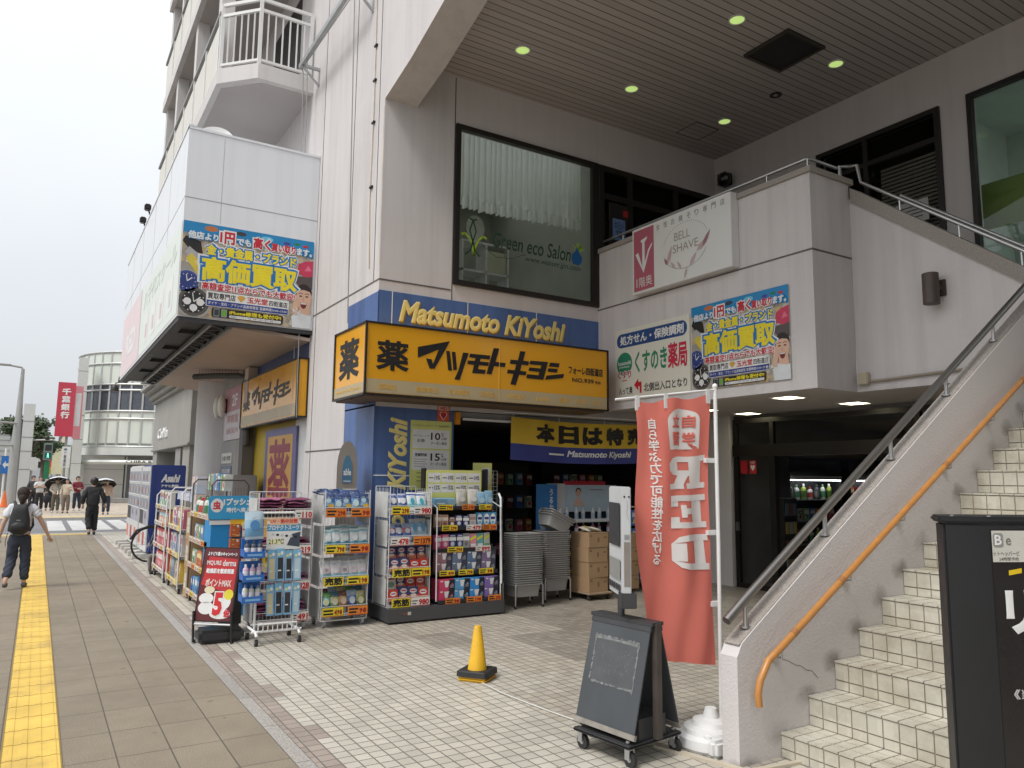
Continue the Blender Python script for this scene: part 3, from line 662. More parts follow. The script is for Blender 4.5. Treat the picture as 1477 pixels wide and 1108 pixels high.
# ================================================================ fittings on the building
def downlight(x, y, lab):
    t = thing('downlight', lab, 'ceiling light', (x, y, ZC), 0, 'green downlights in the porch ceiling')
    q = MB(); q.lathe((x, y, ZC), [(.105, -.001), (.105, -.012), (.088, -.014), (.086, -.006)], m_wmetal, 28); q.build('rim', t, smooth=True)
    q = MB(); q.lathe((x, y, ZC-.006), [(.086, 0), (.05, -.004), (.001, -.006)], M('lamp_glow_green', (.47, .66, .20), .4, 0, 0, emit=.62), 24); q.build('diffuser', t, smooth=True)
DL = [(4.925, 7.75, 'round green downlight nearest to the beam over the salon window'), (6.75, 7.73, 'round green downlight over the salon window, second from the beam'), (8.60, 7.70, 'round green downlight in the ceiling corner by the camera'),
      (6.74, 5.80, 'round green downlight at the upper frame edge left of the dark ceiling hatch'), (8.59, 5.76, 'round green downlight right of the dark ceiling hatch')]
for d_ in DL: downlight(*d_)
t = thing('ceiling_speaker', 'small round black unlit fitting in the board ceiling', 'fitting', (8.6, 6.74, ZC)); q = MB(); q.lathe((8.6, 6.74, ZC), [(.085, -.001), (.085, -.01), (.06, -.012), (.055, -.004), (.001, -.004)], m_frame, 24); q.build('housing', t, smooth=True); q = MB(); q.lathe((8.6, 6.74, ZC-.005), [(.035, 0), (.03, -.012), (.001, -.015)], M('grey_lens', (.2, .2, .2), .3), 16); q.build('lens', t)
t = thing('ceiling_hatch', 'square dark panel set into the board ceiling', 'hatch', (7.75, 5.93, ZC)); q = MB(); q.box(7.40, 5.58, ZC-.02, 8.12, 6.28, ZC-.001, m_frame); q.build('panel', t); q = frame_rect(Fr((7.40, 5.58, ZC-.02), (1, 0, 0), (0, 1, 0), (0, 0, -1)), 0, 0, .72, .70, .04, .012, M('hatch_rim', (.05, .045, .04), .5)); q.build('rim', t)
t = thing('ceiling_access_panel', 'flush square access panel outline by the ceiling corner', 'hatch', (8.75, 8.2, ZC)); q = frame_rect(Fr((8.25, 7.95, ZC), (1, 0, 0), (0, 1, 0), (0, 0, -1)), 0, 0, .5, .45, .015, .004, M('hatch_rim')); q.build('rim', t)
for i, (x, y, lab) in enumerate([(7.66, 5.97, 'square recessed lamp under the gallery nearest the flag'), (8.85, 5.89, 'square recessed lamp under the gallery nearest the stair wall'), (9.0, 7.75, 'square recessed lamp under the gallery by the pale column'), (8.1, 7.75, 'square recessed lamp under the gallery behind the banner')]):
    t = thing('recessed_lamp', lab, 'ceiling light', (x, y, 2.62), 0, 'square lamps under the gallery')
    q = frame_rect(Fr((x-.17, y-.17, 2.62), (1, 0, 0), (0, 1, 0), (0, 0, -1)), 0, 0, .34, .34, .03, .012, m_wmetal); q.build('rim', t); q = MB(); q.box(x-.14, y-.14, 2.612, x+.14, y+.14, 2.619, M('lamp_glow_warm', (1, .93, .62), .5, 0, 0, emit=6)); q.build('diffuser', t)
t = thing('security_camera', 'black dome security camera in the porch ceiling corner', 'camera', (9.45, 8.45, 6.6)); q = MB(); q.box(9.38, 8.42, 6.55, 9.56, 8.6, 6.75, m_frame); q.build('bracket', t, bevel=.01); q = MB(); q.ball((9.36, 8.42, 6.6), .12, .12, .12, M('black_gloss', (.012, .012, .014), .15, 0, .05)); q.build('dome', t, smooth=True); q = MB(); q.ball((9.29, 8.32, 6.58), .035, .035, .035, M('grey_lens')); q.build('lens', t, smooth=True)
t = thing('wall_lamp', 'brown cylinder lamp on the wall of the upper flight', 'lamp', (XU, 4.05, 3.4)); br = M('brown_lamp', (.075, .055, .045), .5, 0, .1, 6)
q = MB(); q.lathe((7.55, 4.12, 3.40), [(.07, 0), (.078, .004), (.078, .315), (.07, .32), (.062, .315), (.06, .28)], br, 28); q.build('shade', t, smooth=True); q = MB(); q.box(7.60, 4.06, 3.54, 7.68, 4.15, 3.60, br); q.box(7.655, 4.03, 3.49, 7.68, 4.16, 3.66, br); q.build('bracket', t, bevel=.006)
t = thing('junction_box', 'small cream junction box low on the upper flight wall', 'junction box', (XU, 4.98, 2.7)); q = MB(); q.box(7.61, 4.90, 2.67, 7.68, 5.02, 2.80, C(200, 190, 165)); q.build('housing', t, bevel=.008); q = MB(); q.tube([(7.65, 4.9, 2.7), (7.65, 4.75, 2.70), (7.65, 4.4, 2.71), (7.65, 3.3, 2.73)], .014, C(165, 155, 140), 8); q.build('conduit', t, smooth=True)
# steel hoist arm over the pier with its wires
t = thing('hoist_arm', 'galvanised steel bracket arm with hanging wires high on the pier', 'bracket', (XF, 11.2, 8.2)); gv = M('galvanised', (.42, .43, .43), .4, .6, .1, 8)
q = MB()
for y in (9.35, 11.75):
    q.bar((XF, y, 8.0), (XF, y, 8.32), .05, .012, gv, (1, 0, 0)); q.bar((XF, y, 8.3), (3.18, y, 8.3), .05, .04, gv); q.bar((XF, y, 8.02), (3.2, y, 8.28), .03, .03, gv)
q.build('bracket', t); q = MB(); q.bar((3.2, 9.3, 8.34), (3.2, 11.9, 8.34), .06, .08, gv); q.build('beam', t)
q = MB()
for y, xx in ((9.4, 3.2), (11.55, 3.2), (11.85, 3.22)): q.tube([(xx, y, 8.3), (xx+.02, y, 8.2), (xx+.1, y, 3.6 if y < 10 else 2.5)], .008, m_gray, 6)
q.tube([(3.2, 9.4, 8.2), (3.2, 11.5, 8.25)], .008, m_gray, 6); q.build('wire', t)
t = thing('wall_cable', 'thin weathered cable clipped down the pier corner', 'cable', (XF, 9.15, 5)); q = MB()
q.tube([(XF-.012, 9.18, 8.2), (XF-.012, 9.16, 6.5), (XF-.012, 9.2, 5.2), (XF-.012, 9.14, 4.3)], .006, M('rust_stain'), 6); q.build('wire', t)
for z in (8.2, 7.4, 6.9, 6.3, 5.4): q = MB(); q.box(XF-.03, 9.12, z, XF, 9.2, z+.025, m_frame); q.build('clip', t)
# ================================================================ signs
W_ = C(238, 238, 236); K_ = C(28, 26, 26); RED = C(205, 35, 55); YEL = C(246, 226, 40); SKYB = C(25, 140, 200)
m_orange = M('orange_acrylic', (.70, .33, .012), .22, 0, .05, .8)
m_orange_d = M('orange_strip_pale', (.42, .34, .20), .4, 0, .06, 3)
# --- the main orange sign that wraps the corner of the pier
t = thing('shop_sign', 'long orange box sign wrapping the corner with black drugstore lettering', 'sign', (4.9, 8.3, 2.55))
b = MB(); b.box(3.115, 8.21, 2.555, 6.67, 8.79, 3.385, m_orange); b.box(3.115, 8.79, 2.555, 3.47, 9.29, 3.385, m_orange); b.build('sign_body', t)
b = MB(); fr_ = m_frame
for z in (2.545, 3.385): b.box(3.10, 8.195, z-.0, 6.685, 8.235, z+.022, fr_); b.box(3.10, 8.235, z, 3.14, 9.30, z+.022, fr_)
for x in (3.10, 6.665): b.box(x, 8.193, 2.545, x+.022, 8.22, 3.407, fr_)
b.box(3.098, 9.27, 2.545, 3.12, 9.30, 3.407, fr_); b.box(4.905, 8.2035, 2.57, 4.912, 8.2095, 3.385, M('orange_seam', (.75, .42, .06), .4)); b.build('trim', t)
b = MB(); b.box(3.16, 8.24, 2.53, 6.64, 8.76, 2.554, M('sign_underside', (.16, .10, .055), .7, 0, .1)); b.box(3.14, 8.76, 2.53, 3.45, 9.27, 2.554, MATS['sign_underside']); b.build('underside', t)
f = FrS(0, 8.207, 0); b = MB(); b.rect(f, 3.13, 2.575, 6.66, 2.735, .0015, m_orange_d); b.build('pale_strip', t)
LOGO = {'ma1': [(3.764, 3.162), (4.195, 3.277), (3.993, 2.917), (3.927, 2.912), (3.873, 3.032), (3.952, 3.029), (3.969, 2.972), (4.044, 3.159), (3.767, 3.029)], 'tsu1': [(4.144, 3.152), (4.194, 3.153), (4.231, 2.915), (4.177, 2.911)], 'tsu2': [(4.221, 3.149), (4.272, 3.149), (4.299, 2.931), (4.25, 2.917)], 'tsu3': [(4.379, 3.154), (4.458, 3.153), (4.339, 2.807), (4.264, 2.806), (4.317, 2.922)], 'mo': [(4.478, 3.149), (4.772, 3.153), (4.76, 3.101), (4.633, 3.1), (4.621, 3.063), (4.753, 3.064), (4.741, 3.016), (4.61, 3.015), (4.595, 2.964), (4.709, 2.963), (4.694, 2.911), (4.511, 2.907), (4.537, 3.012), (4.441, 3.014), (4.448, 3.061), (4.544, 3.063), (4.56, 3.1), (4.467, 3.102)], 'to': [(4.82, 3.255), (4.904, 3.257), (4.848, 3.08), (5.004, 3.076), (4.987, 3.023), (4.828, 3.024), (4.792, 2.912), (4.718, 2.914)], 'ki': [(5.22, 3.255), (5.304, 3.256), (5.265, 3.133), (5.362, 3.131), (5.345, 3.077), (5.244, 3.079), (5.223, 2.996), (5.324, 2.993), (5.307, 2.944), (5.207, 2.943), (5.156, 2.803), (5.075, 2.808), (5.12, 2.947), (5.022, 2.946), (5.034, 2.995), (5.141, 2.996), (5.162, 3.075), (5.063, 3.074), (5.075, 3.13), (5.187, 3.13)], 'yo': [(5.38, 3.144), (5.662, 3.151), (5.587, 2.906), (5.316, 2.907), (5.333, 2.961), (5.51, 2.96), (5.523, 3.006), (5.35, 3.007), (5.367, 3.053), (5.541, 3.053), (5.554, 3.096), (5.362, 3.093)], 'shi1': [(5.694, 3.146), (5.851, 3.149), (5.837, 3.094), (5.676, 3.091)], 'shi2': [(5.667, 3.068), (5.823, 3.07), (5.805, 3.019), (5.654, 3.021)], 'shi3': [(5.64, 2.967), (5.926, 3.013), (5.907, 2.955), (5.614, 2.909)]}
def logo(q, f, m, sx=1, ox=0, sz=1, oz=0, d=.003):
    from mathutils.geometry import tessellate_polygon
    for pts in LOGO.values():
        P = [f.pt(ox+x*sx, oz+z*sz, d) for x, z in pts]
        for tri in tessellate_polygon([P]):
            a, b2, c = (P[i] for i in tri)
            if (b2-a).cross(c-a).dot(f.n) < 0: b2, c = c, b2
            q.add([a, b2, c], [(0, 1, 2)], m)
b = MB(); logo(b, f, K_)
b.text(f, '薬', 3.235, 2.845, 3.655, 3.205, .003, K_, .028, 3)
b.text(f, 'フォーレ四街道店', 6.0, 3.02, 6.59, 3.135, .003, K_, .025, 2); b.text(f, 'NO.939', 6.06, 2.915, 6.43, 2.975, .003, K_, .02, 2); b.text(f, '号店', 6.45, 2.915, 6.55, 2.955, .003, K_, .01, 1)
oc = M('orange_small_letters', (.62, .36, .06), .5)
for s_, x0_, x1_ in (('医薬品', 3.28, 3.5), ('健康食品', 3.75, 4.05), ('日用雑貨', 4.2, 4.48), ('化粧品', 4.62, 4.85), ('SHISEIDO', 5.02, 5.32), ('Kanebo', 5.48, 5.7), ('雪肌精', 5.85, 6.0), ('KOSE', 6.12, 6.3), ('花王', 6.42, 6.56)):
    b.text(f, s_, x0_, 2.62, x1_, 2.685, .003, oc, .01, 1)
f2 = FrW(3.113, 0, 0); b.text(f2, '薬', -9.12, 2.78, -8.42, 3.27, .003, K_, .028, 3); b.rect(f2, -9.27, 2.575, -8.24, 2.70, .0015, m_orange_d); b.text(f2, 'MatsumotoKiyoshi', -9.2, 2.61, -8.35, 2.66, .003, oc, .01, 1)
b.build('lettering', t)
# --- second orange sign on the street face
t = thing('shop_sign', 'orange box sign on the street face beyond the pier, half covered by reflections', 'sign', (3.4, 13.5, 2.5))
b = MB(); b.box(3.31, 11.62, 2.53, 3.479, 15.4, 3.42, m_orange); b.build('sign_body', t)
b = MB()
for z in (2.51, 3.42): b.box(3.295, 11.6, z, 3.478, 15.42, z+.025, fr_)
for y in (11.6, 15.4): b.box(3.294, y, 2.51, 3.33, y+.025, 3.445, fr_)
b.box(3.46, 11.598, 2.51, 3.479, 11.62, 3.445, fr_); b.build('trim', t)
f = FrW(3.308, 0, 0); b = MB(); logo(b, f, K_, 1.2, -14.55-3.764*1.2, .95, .13); b.text(f, '薬', -15.25, 2.83, -14.7, 3.2, .003, K_, .028, 2); b.rect(f, -15.38, 2.56, -11.65, 2.74, .0015, m_orange_d); b.build('lettering', t)
gc = thing('sign_cover', 'glossy clear cover sheet over the second orange sign', 'cover', (3.3, 13.5, 2.5)) if False else None
# --- vertical banner panel under it
t = thing('medicine_panel', 'tall orange wall panel with the dark red character for medicine in a purple frame', 'sign', (XF, 13.2, .4))
f = FrW(XF+.05, 0, 0); b = MB(); b.rect(f, -14.15, .2, -12.2, 2.42, 0, M('purple_frame', (.13, .12, .26), .5, 0, .08, 3), .03); b.rect(f, -13.95, .2, -12.4, 2.30, .031, M('orange_panel_faded', (.60, .33, .07), .5, 0, .06, 2)); b.build('panel', t)
b = MB(); mr = M('maroon_letters', (.26, .03, .05), .5, 0, .06, 3); b.text(f, '薬', -13.87, .95, -12.48, 2.24, .034, mr, .02, 3)
b.build('lettering', t)
# --- projecting white sign box over the pavement
t = thing('sign_box', 'large white panel clad sign box projecting over the pavement', 'sign box', (2.5, 16, 3.85))
b = MB(); X0b, X1b, Y0b, Y1b, Zb, Zt = 1.52, 3.475, 11.5, 20.4, 3.86, 6.62
b.box(X0b, Y0b, Zb, X0b+.08, Y1b, Zt+.1, m_boxp); b.box(X0b+.08, Y0b, Zb, X1b, Y0b+.06, Zt+.05, m_boxp); b.box(X0b+.08, Y1b-.06, Zb, X1b, Y1b, Zt, m_boxp); b.box(X0b+.08, Y0b+.06, Zt-.25, X1b, Y1b-.06, Zt-.2, m_boxp)
b.build('cladding', t)
b = MB(); jl = M('panel_joint', (.34, .35, .37), .6)
b.box(X0b+.0, Y0b-.002, 5.62, X1b, Y0b+.01, 5.635, jl); b.box(2.02, Y0b-.002, 5.3, 2.026, Y0b+.01, Zt, MATS['panel_joint']); b.box(X0b-.002, Y0b, 5.62, X0b+.01, Y1b, 5.635, jl)
for y in (13.2, 15.1, 17.0, 18.8): b.box(X0b-.002, y, 4.2, X0b+.01, y+.012, Zt+.1, jl)
b.box(X0b-.012, Y0b-.012, Zt+.08, X0b+.1, Y1b, Zt+.115, m_boxp); b.box(X0b, Y0b-.012, Zt+.05, X1b, Y0b+.09, Zt+.085, m_boxp); b.build('panel_joint', t)
b = MB(); so = M('soffit_plaster', (.50, .40, .335), .85, 0, .12, .8, 0, 60, 0, .25); dk = M('dark_truss', (.055, .055, .06), .6, .3, .15, 4); tb_ = M('truss_bar', (.10, .10, .105), .6, .2)
b.prism([(2.3, Y0b+.3, 3.83), (3.47, Y0b+.07, 3.70), (3.47, Y1b-.1, 3.70), (2.3, Y1b-.1, 3.83)], (0, 0, .05), so); b.box(3.3, 14.9, 3.0, 3.47, 15.2, 3.68, so); b.build('soffit', t)
b = MB(); b.box(X0b+.02, Y0b+.02, 3.80, X0b+.16, Y1b-.02, 3.858, dk); b.box(X0b+.16, Y0b+.02, 3.80, X1b, Y0b+.10, 3.858, dk); b.box(X0b+.16, Y0b+.1, 3.90, 2.3, Y1b-.1, 3.95, dk); b.box(1.99, Y0b+.2, 3.80, 2.03, Y1b-.1, 3.86, m_gray); b.box(2.27, Y0b+.2, 3.78, 2.31, Y1b-.1, 3.84, m_gray)
for i in range(17):
    y = Y0b+.3+i*.52; b.bar((2.01, y, 3.85), (2.29, y+.26, 3.83), .03, .03, tb_); b.bar((2.29, y+.26, 3.83), (2.01, y+.52, 3.85), .03, .03, tb_)
for y in (12.8, 14.6, 16.4, 18.2): b.box(X0b+.1, y, 3.84, 2.0, y+.06, 3.9, dk)
b.build('truss', t)
b = MB(); b.tube([(2.6, 16.6, 3.62), (2.9, 16.2, 3.62), (3.3, 15.7, 3.6), (3.42, 15.3, 3.5), (3.42, 15.3, 2.2)], .06, M('dark_pipe', (.07, .065, .06), .6, 0, .1), 10)
for i in range(26): b.bar((2.68+.024*i, 16.5-.03*i, 3.66), (2.68+.024*i, 16.5-.03*i, 3.76), .008, .008, dk)
b.build('drain_pipe', t, smooth=True)
b = MB(); ft = FrW(X0b, 0, 0); pk = M('faded_pink', (.70, .56, .575), .4, 0, .04, 2); pgm = M('faded_green', (.66, .71, .65), .4, 0, .04, 2); fw_ = M('faded_white', (.72, .72, .71), .4)
b.rect(ft, -20.3, 3.9, -16.55, 5.30, .004, pk); b.rect(ft, -16.45, 3.9, -11.56, 5.28, .004, pgm); b.build('street_face_print', t)
b = MB(); b.text(ft, 'RED', -19.2, 4.25, -17.3, 4.75, .006, fw_, .05, 2); fgl = M('faded_green_letters', (.54, .62, .54), .5); b.text(ft, '八千代スクール', -16.0, 4.75, -11.9, 5.1, .006, fgl, .02, 2)
for i in range(4): b.rect(ft, -15.7+i*1.0, 4.05, -15.1+i*1.0, 4.6, .006, fw_); b.rect(ft, -15.5+i*1.0, 4.15, -15.3+i*1.0, 4.4, .008, M('faded_red', (.66, .48, .47), .5) if i < 3 else fgl)
b.build('lettering', t)
t = thing('satellite_dish', 'white satellite dish on top of the sign box', 'satellite dish', (2.4, 12.6, 6.4)); b = MB(); b.lathe((0, 0, 0), [(.012, 0), (.15, .02), (.24, .06), (.28, .095), (.29, .10), (.24, .08), (.012, .02)], m_wmetal, 28); o = b.build('dish', t, True, smooth=True); o.rotation_euler = (math.radians(70), 0, math.radians(-15)); o.location = (-.42, -.55, .33); b = MB(); b.tube([(-.42, -.4, .02), (-.42, -.4, .33), (-.42, -.52, .33)], .02, m_gray, 8); b.build('bracket', t, True)
t = thing('spotlights', 'pair of black floodlights on the far top edge of the sign box', 'floodlight', (1.5, 16.5, 6.7))
for i, (y, z) in enumerate(((16.2, 6.86), (17.0, 6.83))):
    b = MB(); b.box(1.42, y, z, 1.54, y+.16, z+.12, m_frame); b.bar((1.5, y+.1, z+.03), (1.56, y+.15, 6.7), .04, .04, m_frame); b.build('floodlight', t, bevel=.02)
# --- gold dealer posters
def gold_poster(f, w, h, arrow, lab, loc):
    t = thing('poster', lab, 'poster', loc, 0, 'colourful gold buying posters'); m0 = M('poster_jumble', (.3, .25, .2))
    if 'poster_mix' not in MATS:
        mm, nt, bb = _principled('poster_mix'); k = NB(nt); p, x, y, z = k.pos(); MATS['poster_mix'] = mm
        vo = nt.nodes.new('ShaderNodeTexVoronoi'); vo.inputs['Scale'].default_value = 14; nt.links.new(p, vo.inputs['Vector'])
        rp = nt.nodes.new('ShaderNodeValToRGB'); E = rp.color_ramp.elements; E[0].position = 0; E[0].color = (.16, .14, .13, 1); E[1].position = 1; E[1].color = (.70, .66, .58, 1)
        for q_, c_ in ((.25, (.33, .29, .22, 1)), (.45, (.52, .33, .08, 1)), (.6, (.45, .43, .4, 1)), (.8, (.24, .18, .13, 1))): e = E.new(q_); e.color = c_
        sp = nt.nodes.new('ShaderNodeSeparateColor'); nt.links.new(vo.outputs['Color'], sp.inputs[0]); nt.links.new(sp.outputs[0], rp.inputs[0])
        nt.links.new(k.mix(k.rng(k.noise(p, 22, 4), .35, .7, 0, .5), rp.outputs[0], (.5, .45, .36)), bb.inputs['Base Color']); bb.inputs['Roughness'].default_value = .4
    X = lambda a: a*w; Y = lambda a: a*h; D = .006
    b = MB(); b.rect(f, 0, 0, w, h, 0, MATS['poster_mix'], .005, W_); raw = b.poly
    def clipped(fr, pts, d, m, t=0):                   # the print ends at the edge of the sheet
        for ax, lim_, sg in ((0, 0, 1), (0, w, -1), (1, 0, 1), (1, h, -1)):
            out = []
            for i in range(len(pts)):
                p, q_ = pts[i], pts[(i+1) % len(pts)]; ip, iq = (p[ax]-lim_)*sg >= 0, (q_[ax]-lim_)*sg >= 0
                if ip: out.append(p)
                if ip != iq: s_ = (lim_-p[ax])/(q_[ax]-p[ax]); out.append((p[0]+(q_[0]-p[0])*s_, p[1]+(q_[1]-p[1])*s_))
            pts = out
            if len(pts) < 3: return b
        return raw(fr, pts, d, m, t)
    b.poly = clipped
    pb = lambda pts, d, m: b.poly(f, [(X(a), Y(c)) for a, c in pts], D+d*.0007, m)
    pb([(0, 1), (0, .88), (.2, .85), (.45, .84), (.75, .85), (1, .80), (1, 1)], 1, SKYB)
    for a, c, r_, m in ((.2, .95, .05, C(200, 120, 70)), (.42, .95, .04, C(60, 60, 70)), (.62, .94, .05, C(120, 200, 230)), (.78, .93, .03, C(70, 70, 160)), (.86, .94, .025, C(40, 130, 70)), (.93, .93, .025, C(200, 50, 60))): b.disc(f, X(a), Y(c), X(r_), Y(r_*.6), D+.0012, m, 14)
    pb([(0, .78), (.02, .84), (.13, .8), (.15, .66), (.05, .70)], 1, K_); pb([(.02, .66), (.05, .73), (.16, .62), (.14, .55)], 2, C(185, 185, 185)); pb([(.03, .60), (.07, .66), (.17, .53), (.16, .42), (.13, .42)], 3, C(225, 205, 75)); pb([(.09, .58), (.12, .61), (.145, .56), (.115, .53)], 4, C(235, 220, 120))
    for cx, cy, r_, dial, bez in ((.05, .36, .085, C(40, 60, 130), C(60, 80, 150)), (.105, .15, .115, C(35, 35, 36), C(90, 86, 80))):
        pb([(cx-.05, cy+.05), (cx-.09, cy+.18), (cx-.0, cy+.2), (cx+.07, cy+.07)], 2, C(165, 160, 150)); pb([(cx-.05, cy-.05), (cx-.08, cy-.16), (cx+.02, cy-.18), (cx+.06, cy-.06)], 2, C(165, 160, 150))
        b.disc(f, X(cx), Y(cy), X(r_*1.08), X(r_*1.08), D+.003, C(175, 172, 165)); b.disc(f, X(cx), Y(cy), X(r_*.96), X(r_*.96), D+.0036, bez); b.disc(f, X(cx), Y(cy), X(r_*.76), X(r_*.76), D+.0042, dial)
        for a in range(12): b.disc(f, X(cx)+X(r_*.66)*math.cos(a*PI/6), Y(cy)+X(r_*.66)*math.sin(a*PI/6), X(r_*.045), X(r_*.045), D+.0048, W_, 6)
        if r_ > .1:
            for a in (.0, .5, 1.0): b.disc(f, X(cx)+X(r_*.4)*math.cos(PI*a*1.0+PI), Y(cy)+X(r_*.4)*math.sin(PI*a+PI), X(r_*.24), X(r_*.24), D+.0048, W_, 14)
        b.line(f, [(X(cx), Y(cy)), (X(cx+r_*.4), Y(cy)+X(r_*.35))], X(.008), D+.0054, W_); b.line(f, [(X(cx), Y(cy)), (X(cx-r_*.1), Y(cy)+X(r_*.6))], X(.006), D+.0055, W_)
    pb([(.87, .62), (.88, .72), (.93, .76), (1, .78), (1, .60), (.94, .58)], 2, C(210, 60, 95)); pb([(.93, .65), (.96, .72), (.99, .66)], 3, C(235, 120, 150)); pb([(.86, .52), (.88, .58), (1, .6), (1, .45), (.9, .45)], 1, C(90, 80, 78))
    # smiling woman with one hand at her cheek
    sk = C(228, 185, 160); hair = C(38, 28, 26); fx_, fy_ = .925, .34
    pb([(.85, 0), (.84, .12), (.88, .18), (1, .16), (1, 0)], 6, C(225, 230, 232)); b.disc(f, X(.932), Y(.385), X(.066), Y(.115), D+.005, hair, 24); pb([(.90, .17), (.9, .26), (.98, .26), (.99, .15)], 8, sk)
    b.poly(f, [(X(.935)+X(.066)*math.cos(a*PI/12)*(1 if math.sin(a*PI/12) > 0 else .88), Y(.335)+Y(.115 if math.sin(a*PI/12) > 0 else .135)*math.sin(a*PI/12)) for a in range(24)], D+.0063, sk)
    pb([(.865, .40), (.88, .46), (.93, .47), (.99, .46), (1, .40), (.98, .42), (.93, .435), (.885, .42)], 10, hair)
    for a in (.908, .958): b.disc(f, X(a), Y(.36), X(.013), Y(.008), D+.0077, hair, 10); b.line(f, [(X(a-.018), Y(.385)), (X(a), Y(.395)), (X(a+.018), Y(.387))], Y(.006), D+.0077, hair)
    b.line(f, [(X(.932), Y(.35)), (X(.926), Y(.315)), (X(.936), Y(.31))], X(.004), D+.0077, C(190, 140, 118)); b.poly(f, [(X(.905), Y(.285)), (X(.962), Y(.285)), (X(.952), Y(.235)), (X(.935), Y(.218)), (X(.915), Y(.235))], D+.0078, C(120, 30, 35)); pb([(.908, .283), (.959, .283), (.954, .270), (.913, .270)], 11.8, W_)
    pb([(.845, .16), (.85, .28), (.862, .36), (.872, .36), (.876, .30), (.885, .34), (.893, .33), (.893, .24), (.88, .14)], 11, sk)
    b.build('print', t); b = MB()
    TB = lambda s_, x0, y0, x1, y1, d, m, bd, r=2: b.text(f, s_, X(x0), Y(y0), X(x1), Y(y1), D+d*.001, m, bd, r, .0006)
    def outlined(s_, x0, y0, x1, y1, m, om, bd=.045, ob=.16, om2=None):
        g_ = text_geo(s_, bd, 2); kx = (x1-x0)/(g_[3]-g_[2]); ky = (y1-y0)/(g_[5]-g_[4])
        def grow(o_): return x0-(o_-bd)*kx, y0-(o_-bd)*ky, x1+(o_-bd)*kx, y1+(o_-bd)*ky
        if om2: TB(s_, *grow(ob*1.6), 9, om2, ob*1.6)
        TB(s_, *grow(ob), 10, om, ob); TB(s_, x0, y0, x1, y1, 11.2, m, bd)
    outlined('他店より', .035, .815, .255, .90, W_, SKYB); outlined('1円', .265, .81, .375, .945, RED, W_); outlined('でも', .39, .82, .50, .90, W_, SKYB); outlined('高く', .515, .815, .65, .94, RED, W_); outlined('買い取り', .655, .815, .85, .905, RED, W_); outlined('ます。', .86, .815, .985, .90, W_, SKYB)
    outlined('金・貴金属・ブランド', .17, .665, .86, .785, YEL, C(20, 120, 190), .05, .19, W_)
    outlined('高価買取', .145, .385, .875, .655, YEL, C(20, 120, 190), .045, .14, W_)
    outlined('高額査定!1点からでも大歓迎!', .155, .295, .86, .375, RED, W_, .03, .14)
    b.rect(f, X(.19), Y(.125), X(.815), Y(.285), D+.0095, W_); b.rect(f, X(.195), Y(.13), X(.81), Y(.19), D+.0102, C(35, 60, 140))
    TB('買取専門店', .20, .203, .405, .272, 10.4, K_, .02); TB('玉光堂', .49, .203, .65, .272, 10.4, C(200, 50, 50), .03); TB('四街道店', .66, .203, .805, .265, 10.4, K_, .02)
    b.poly(f, [(X(.445), Y(.20)), (X(.415), Y(.25)), (X(.43), Y(.272)), (X(.465), Y(.272)), (X(.48), Y(.25))], D+.0104, C(222, 170, 70)); TB('ダイヤ・宝石・ブランド品高価買取 営業時間10:00~19:00', .205, .143, .80, .178, 10.8, W_, .01, 1)
    b.rrect(f, X(.235), Y(.015), X(.775), Y(.112), Y(.02), D+.0095, K_); b.rrect(f, X(.365), Y(.022), X(.76), Y(.05), Y(.012), D+.0102, W_); TB('iPhone修理も受付中!', .365, .058, .76, .105, 10.4, YEL, .03); TB('画面割れ・バッテリー交換・故障でお困りの際はご相談ください', .375, .027, .75, .045, 10.6, K_, 0, 1)
    for a in (.25, .305): b.rrect(f, X(a), Y(.022), X(a+.042), Y(.106), X(.006), D+.0102, C(150, 150, 155)); b.rect(f, X(a+.004), Y(.032), X(a+.038), Y(.097), D+.0106, C(40, 60, 60) if a < .3 else C(110, 170, 60))
    if arrow == 'diag':
        fa = Fr(f.pt(X(.845), Y(.235), 0), f.u*.66-f.v*.75, f.u*.75+f.v*.66, f.n); L_ = .19*w; A = [(0, -.045*w), (L_*.62, -.035*w), (L_*.62, -.065*w), (L_, 0), (L_*.62, .065*w), (L_*.62, .035*w), (0, .035*w)]
        raw(fa, [(x*1.08-.006*w, y*1.2) for x, y in A], D+.0112, W_); raw(fa, A, D+.0120, RED); b.text(fa, 'コチラ!', .02*w, -.024*w, .125*w, .024*w, D+.0128, W_, .03, 1, .0004)
    else:
        P = [(.715+.0, .36), (.80, .36), (.80, .17), (.835, .17), (.757, .06), (.68, .17), (.715, .17)]; P = [(a+.035, c) for a, c in P]
        cx_, cy_ = .792, .2; P2 = [(cx_+(a-cx_)*1.14, cy_+(c-cy_)*1.08) for a, c in P]
        raw(f, [(X(a), Y(c)) for a, c in P2], D+.0112, W_); raw(f, [(X(a), Y(c)) for a, c in P], D+.0118, RED); b.text(f, 'コ\nチ\nラ\n!!', X(.772), Y(.13), X(.812), Y(.345), D+.0125, W_, .02, 1)
    b.build('lettering', t)
gold_poster(FrS(1.525, 11.488, 3.875), 1.91, 1.395, 'diag', 'yellow and blue gold buying poster on the white sign box with a slanting red arrow', (2.5, 11.49, 3.9))
gold_poster(Fr((XB-.012, 6.865, 2.728), (0, -1, 0), (0, 0, 1)), 1.485, 1.07, 'down', 'yellow and blue gold buying poster on the gallery wall with a downward red arrow', (XB, 6.1, 2.7))
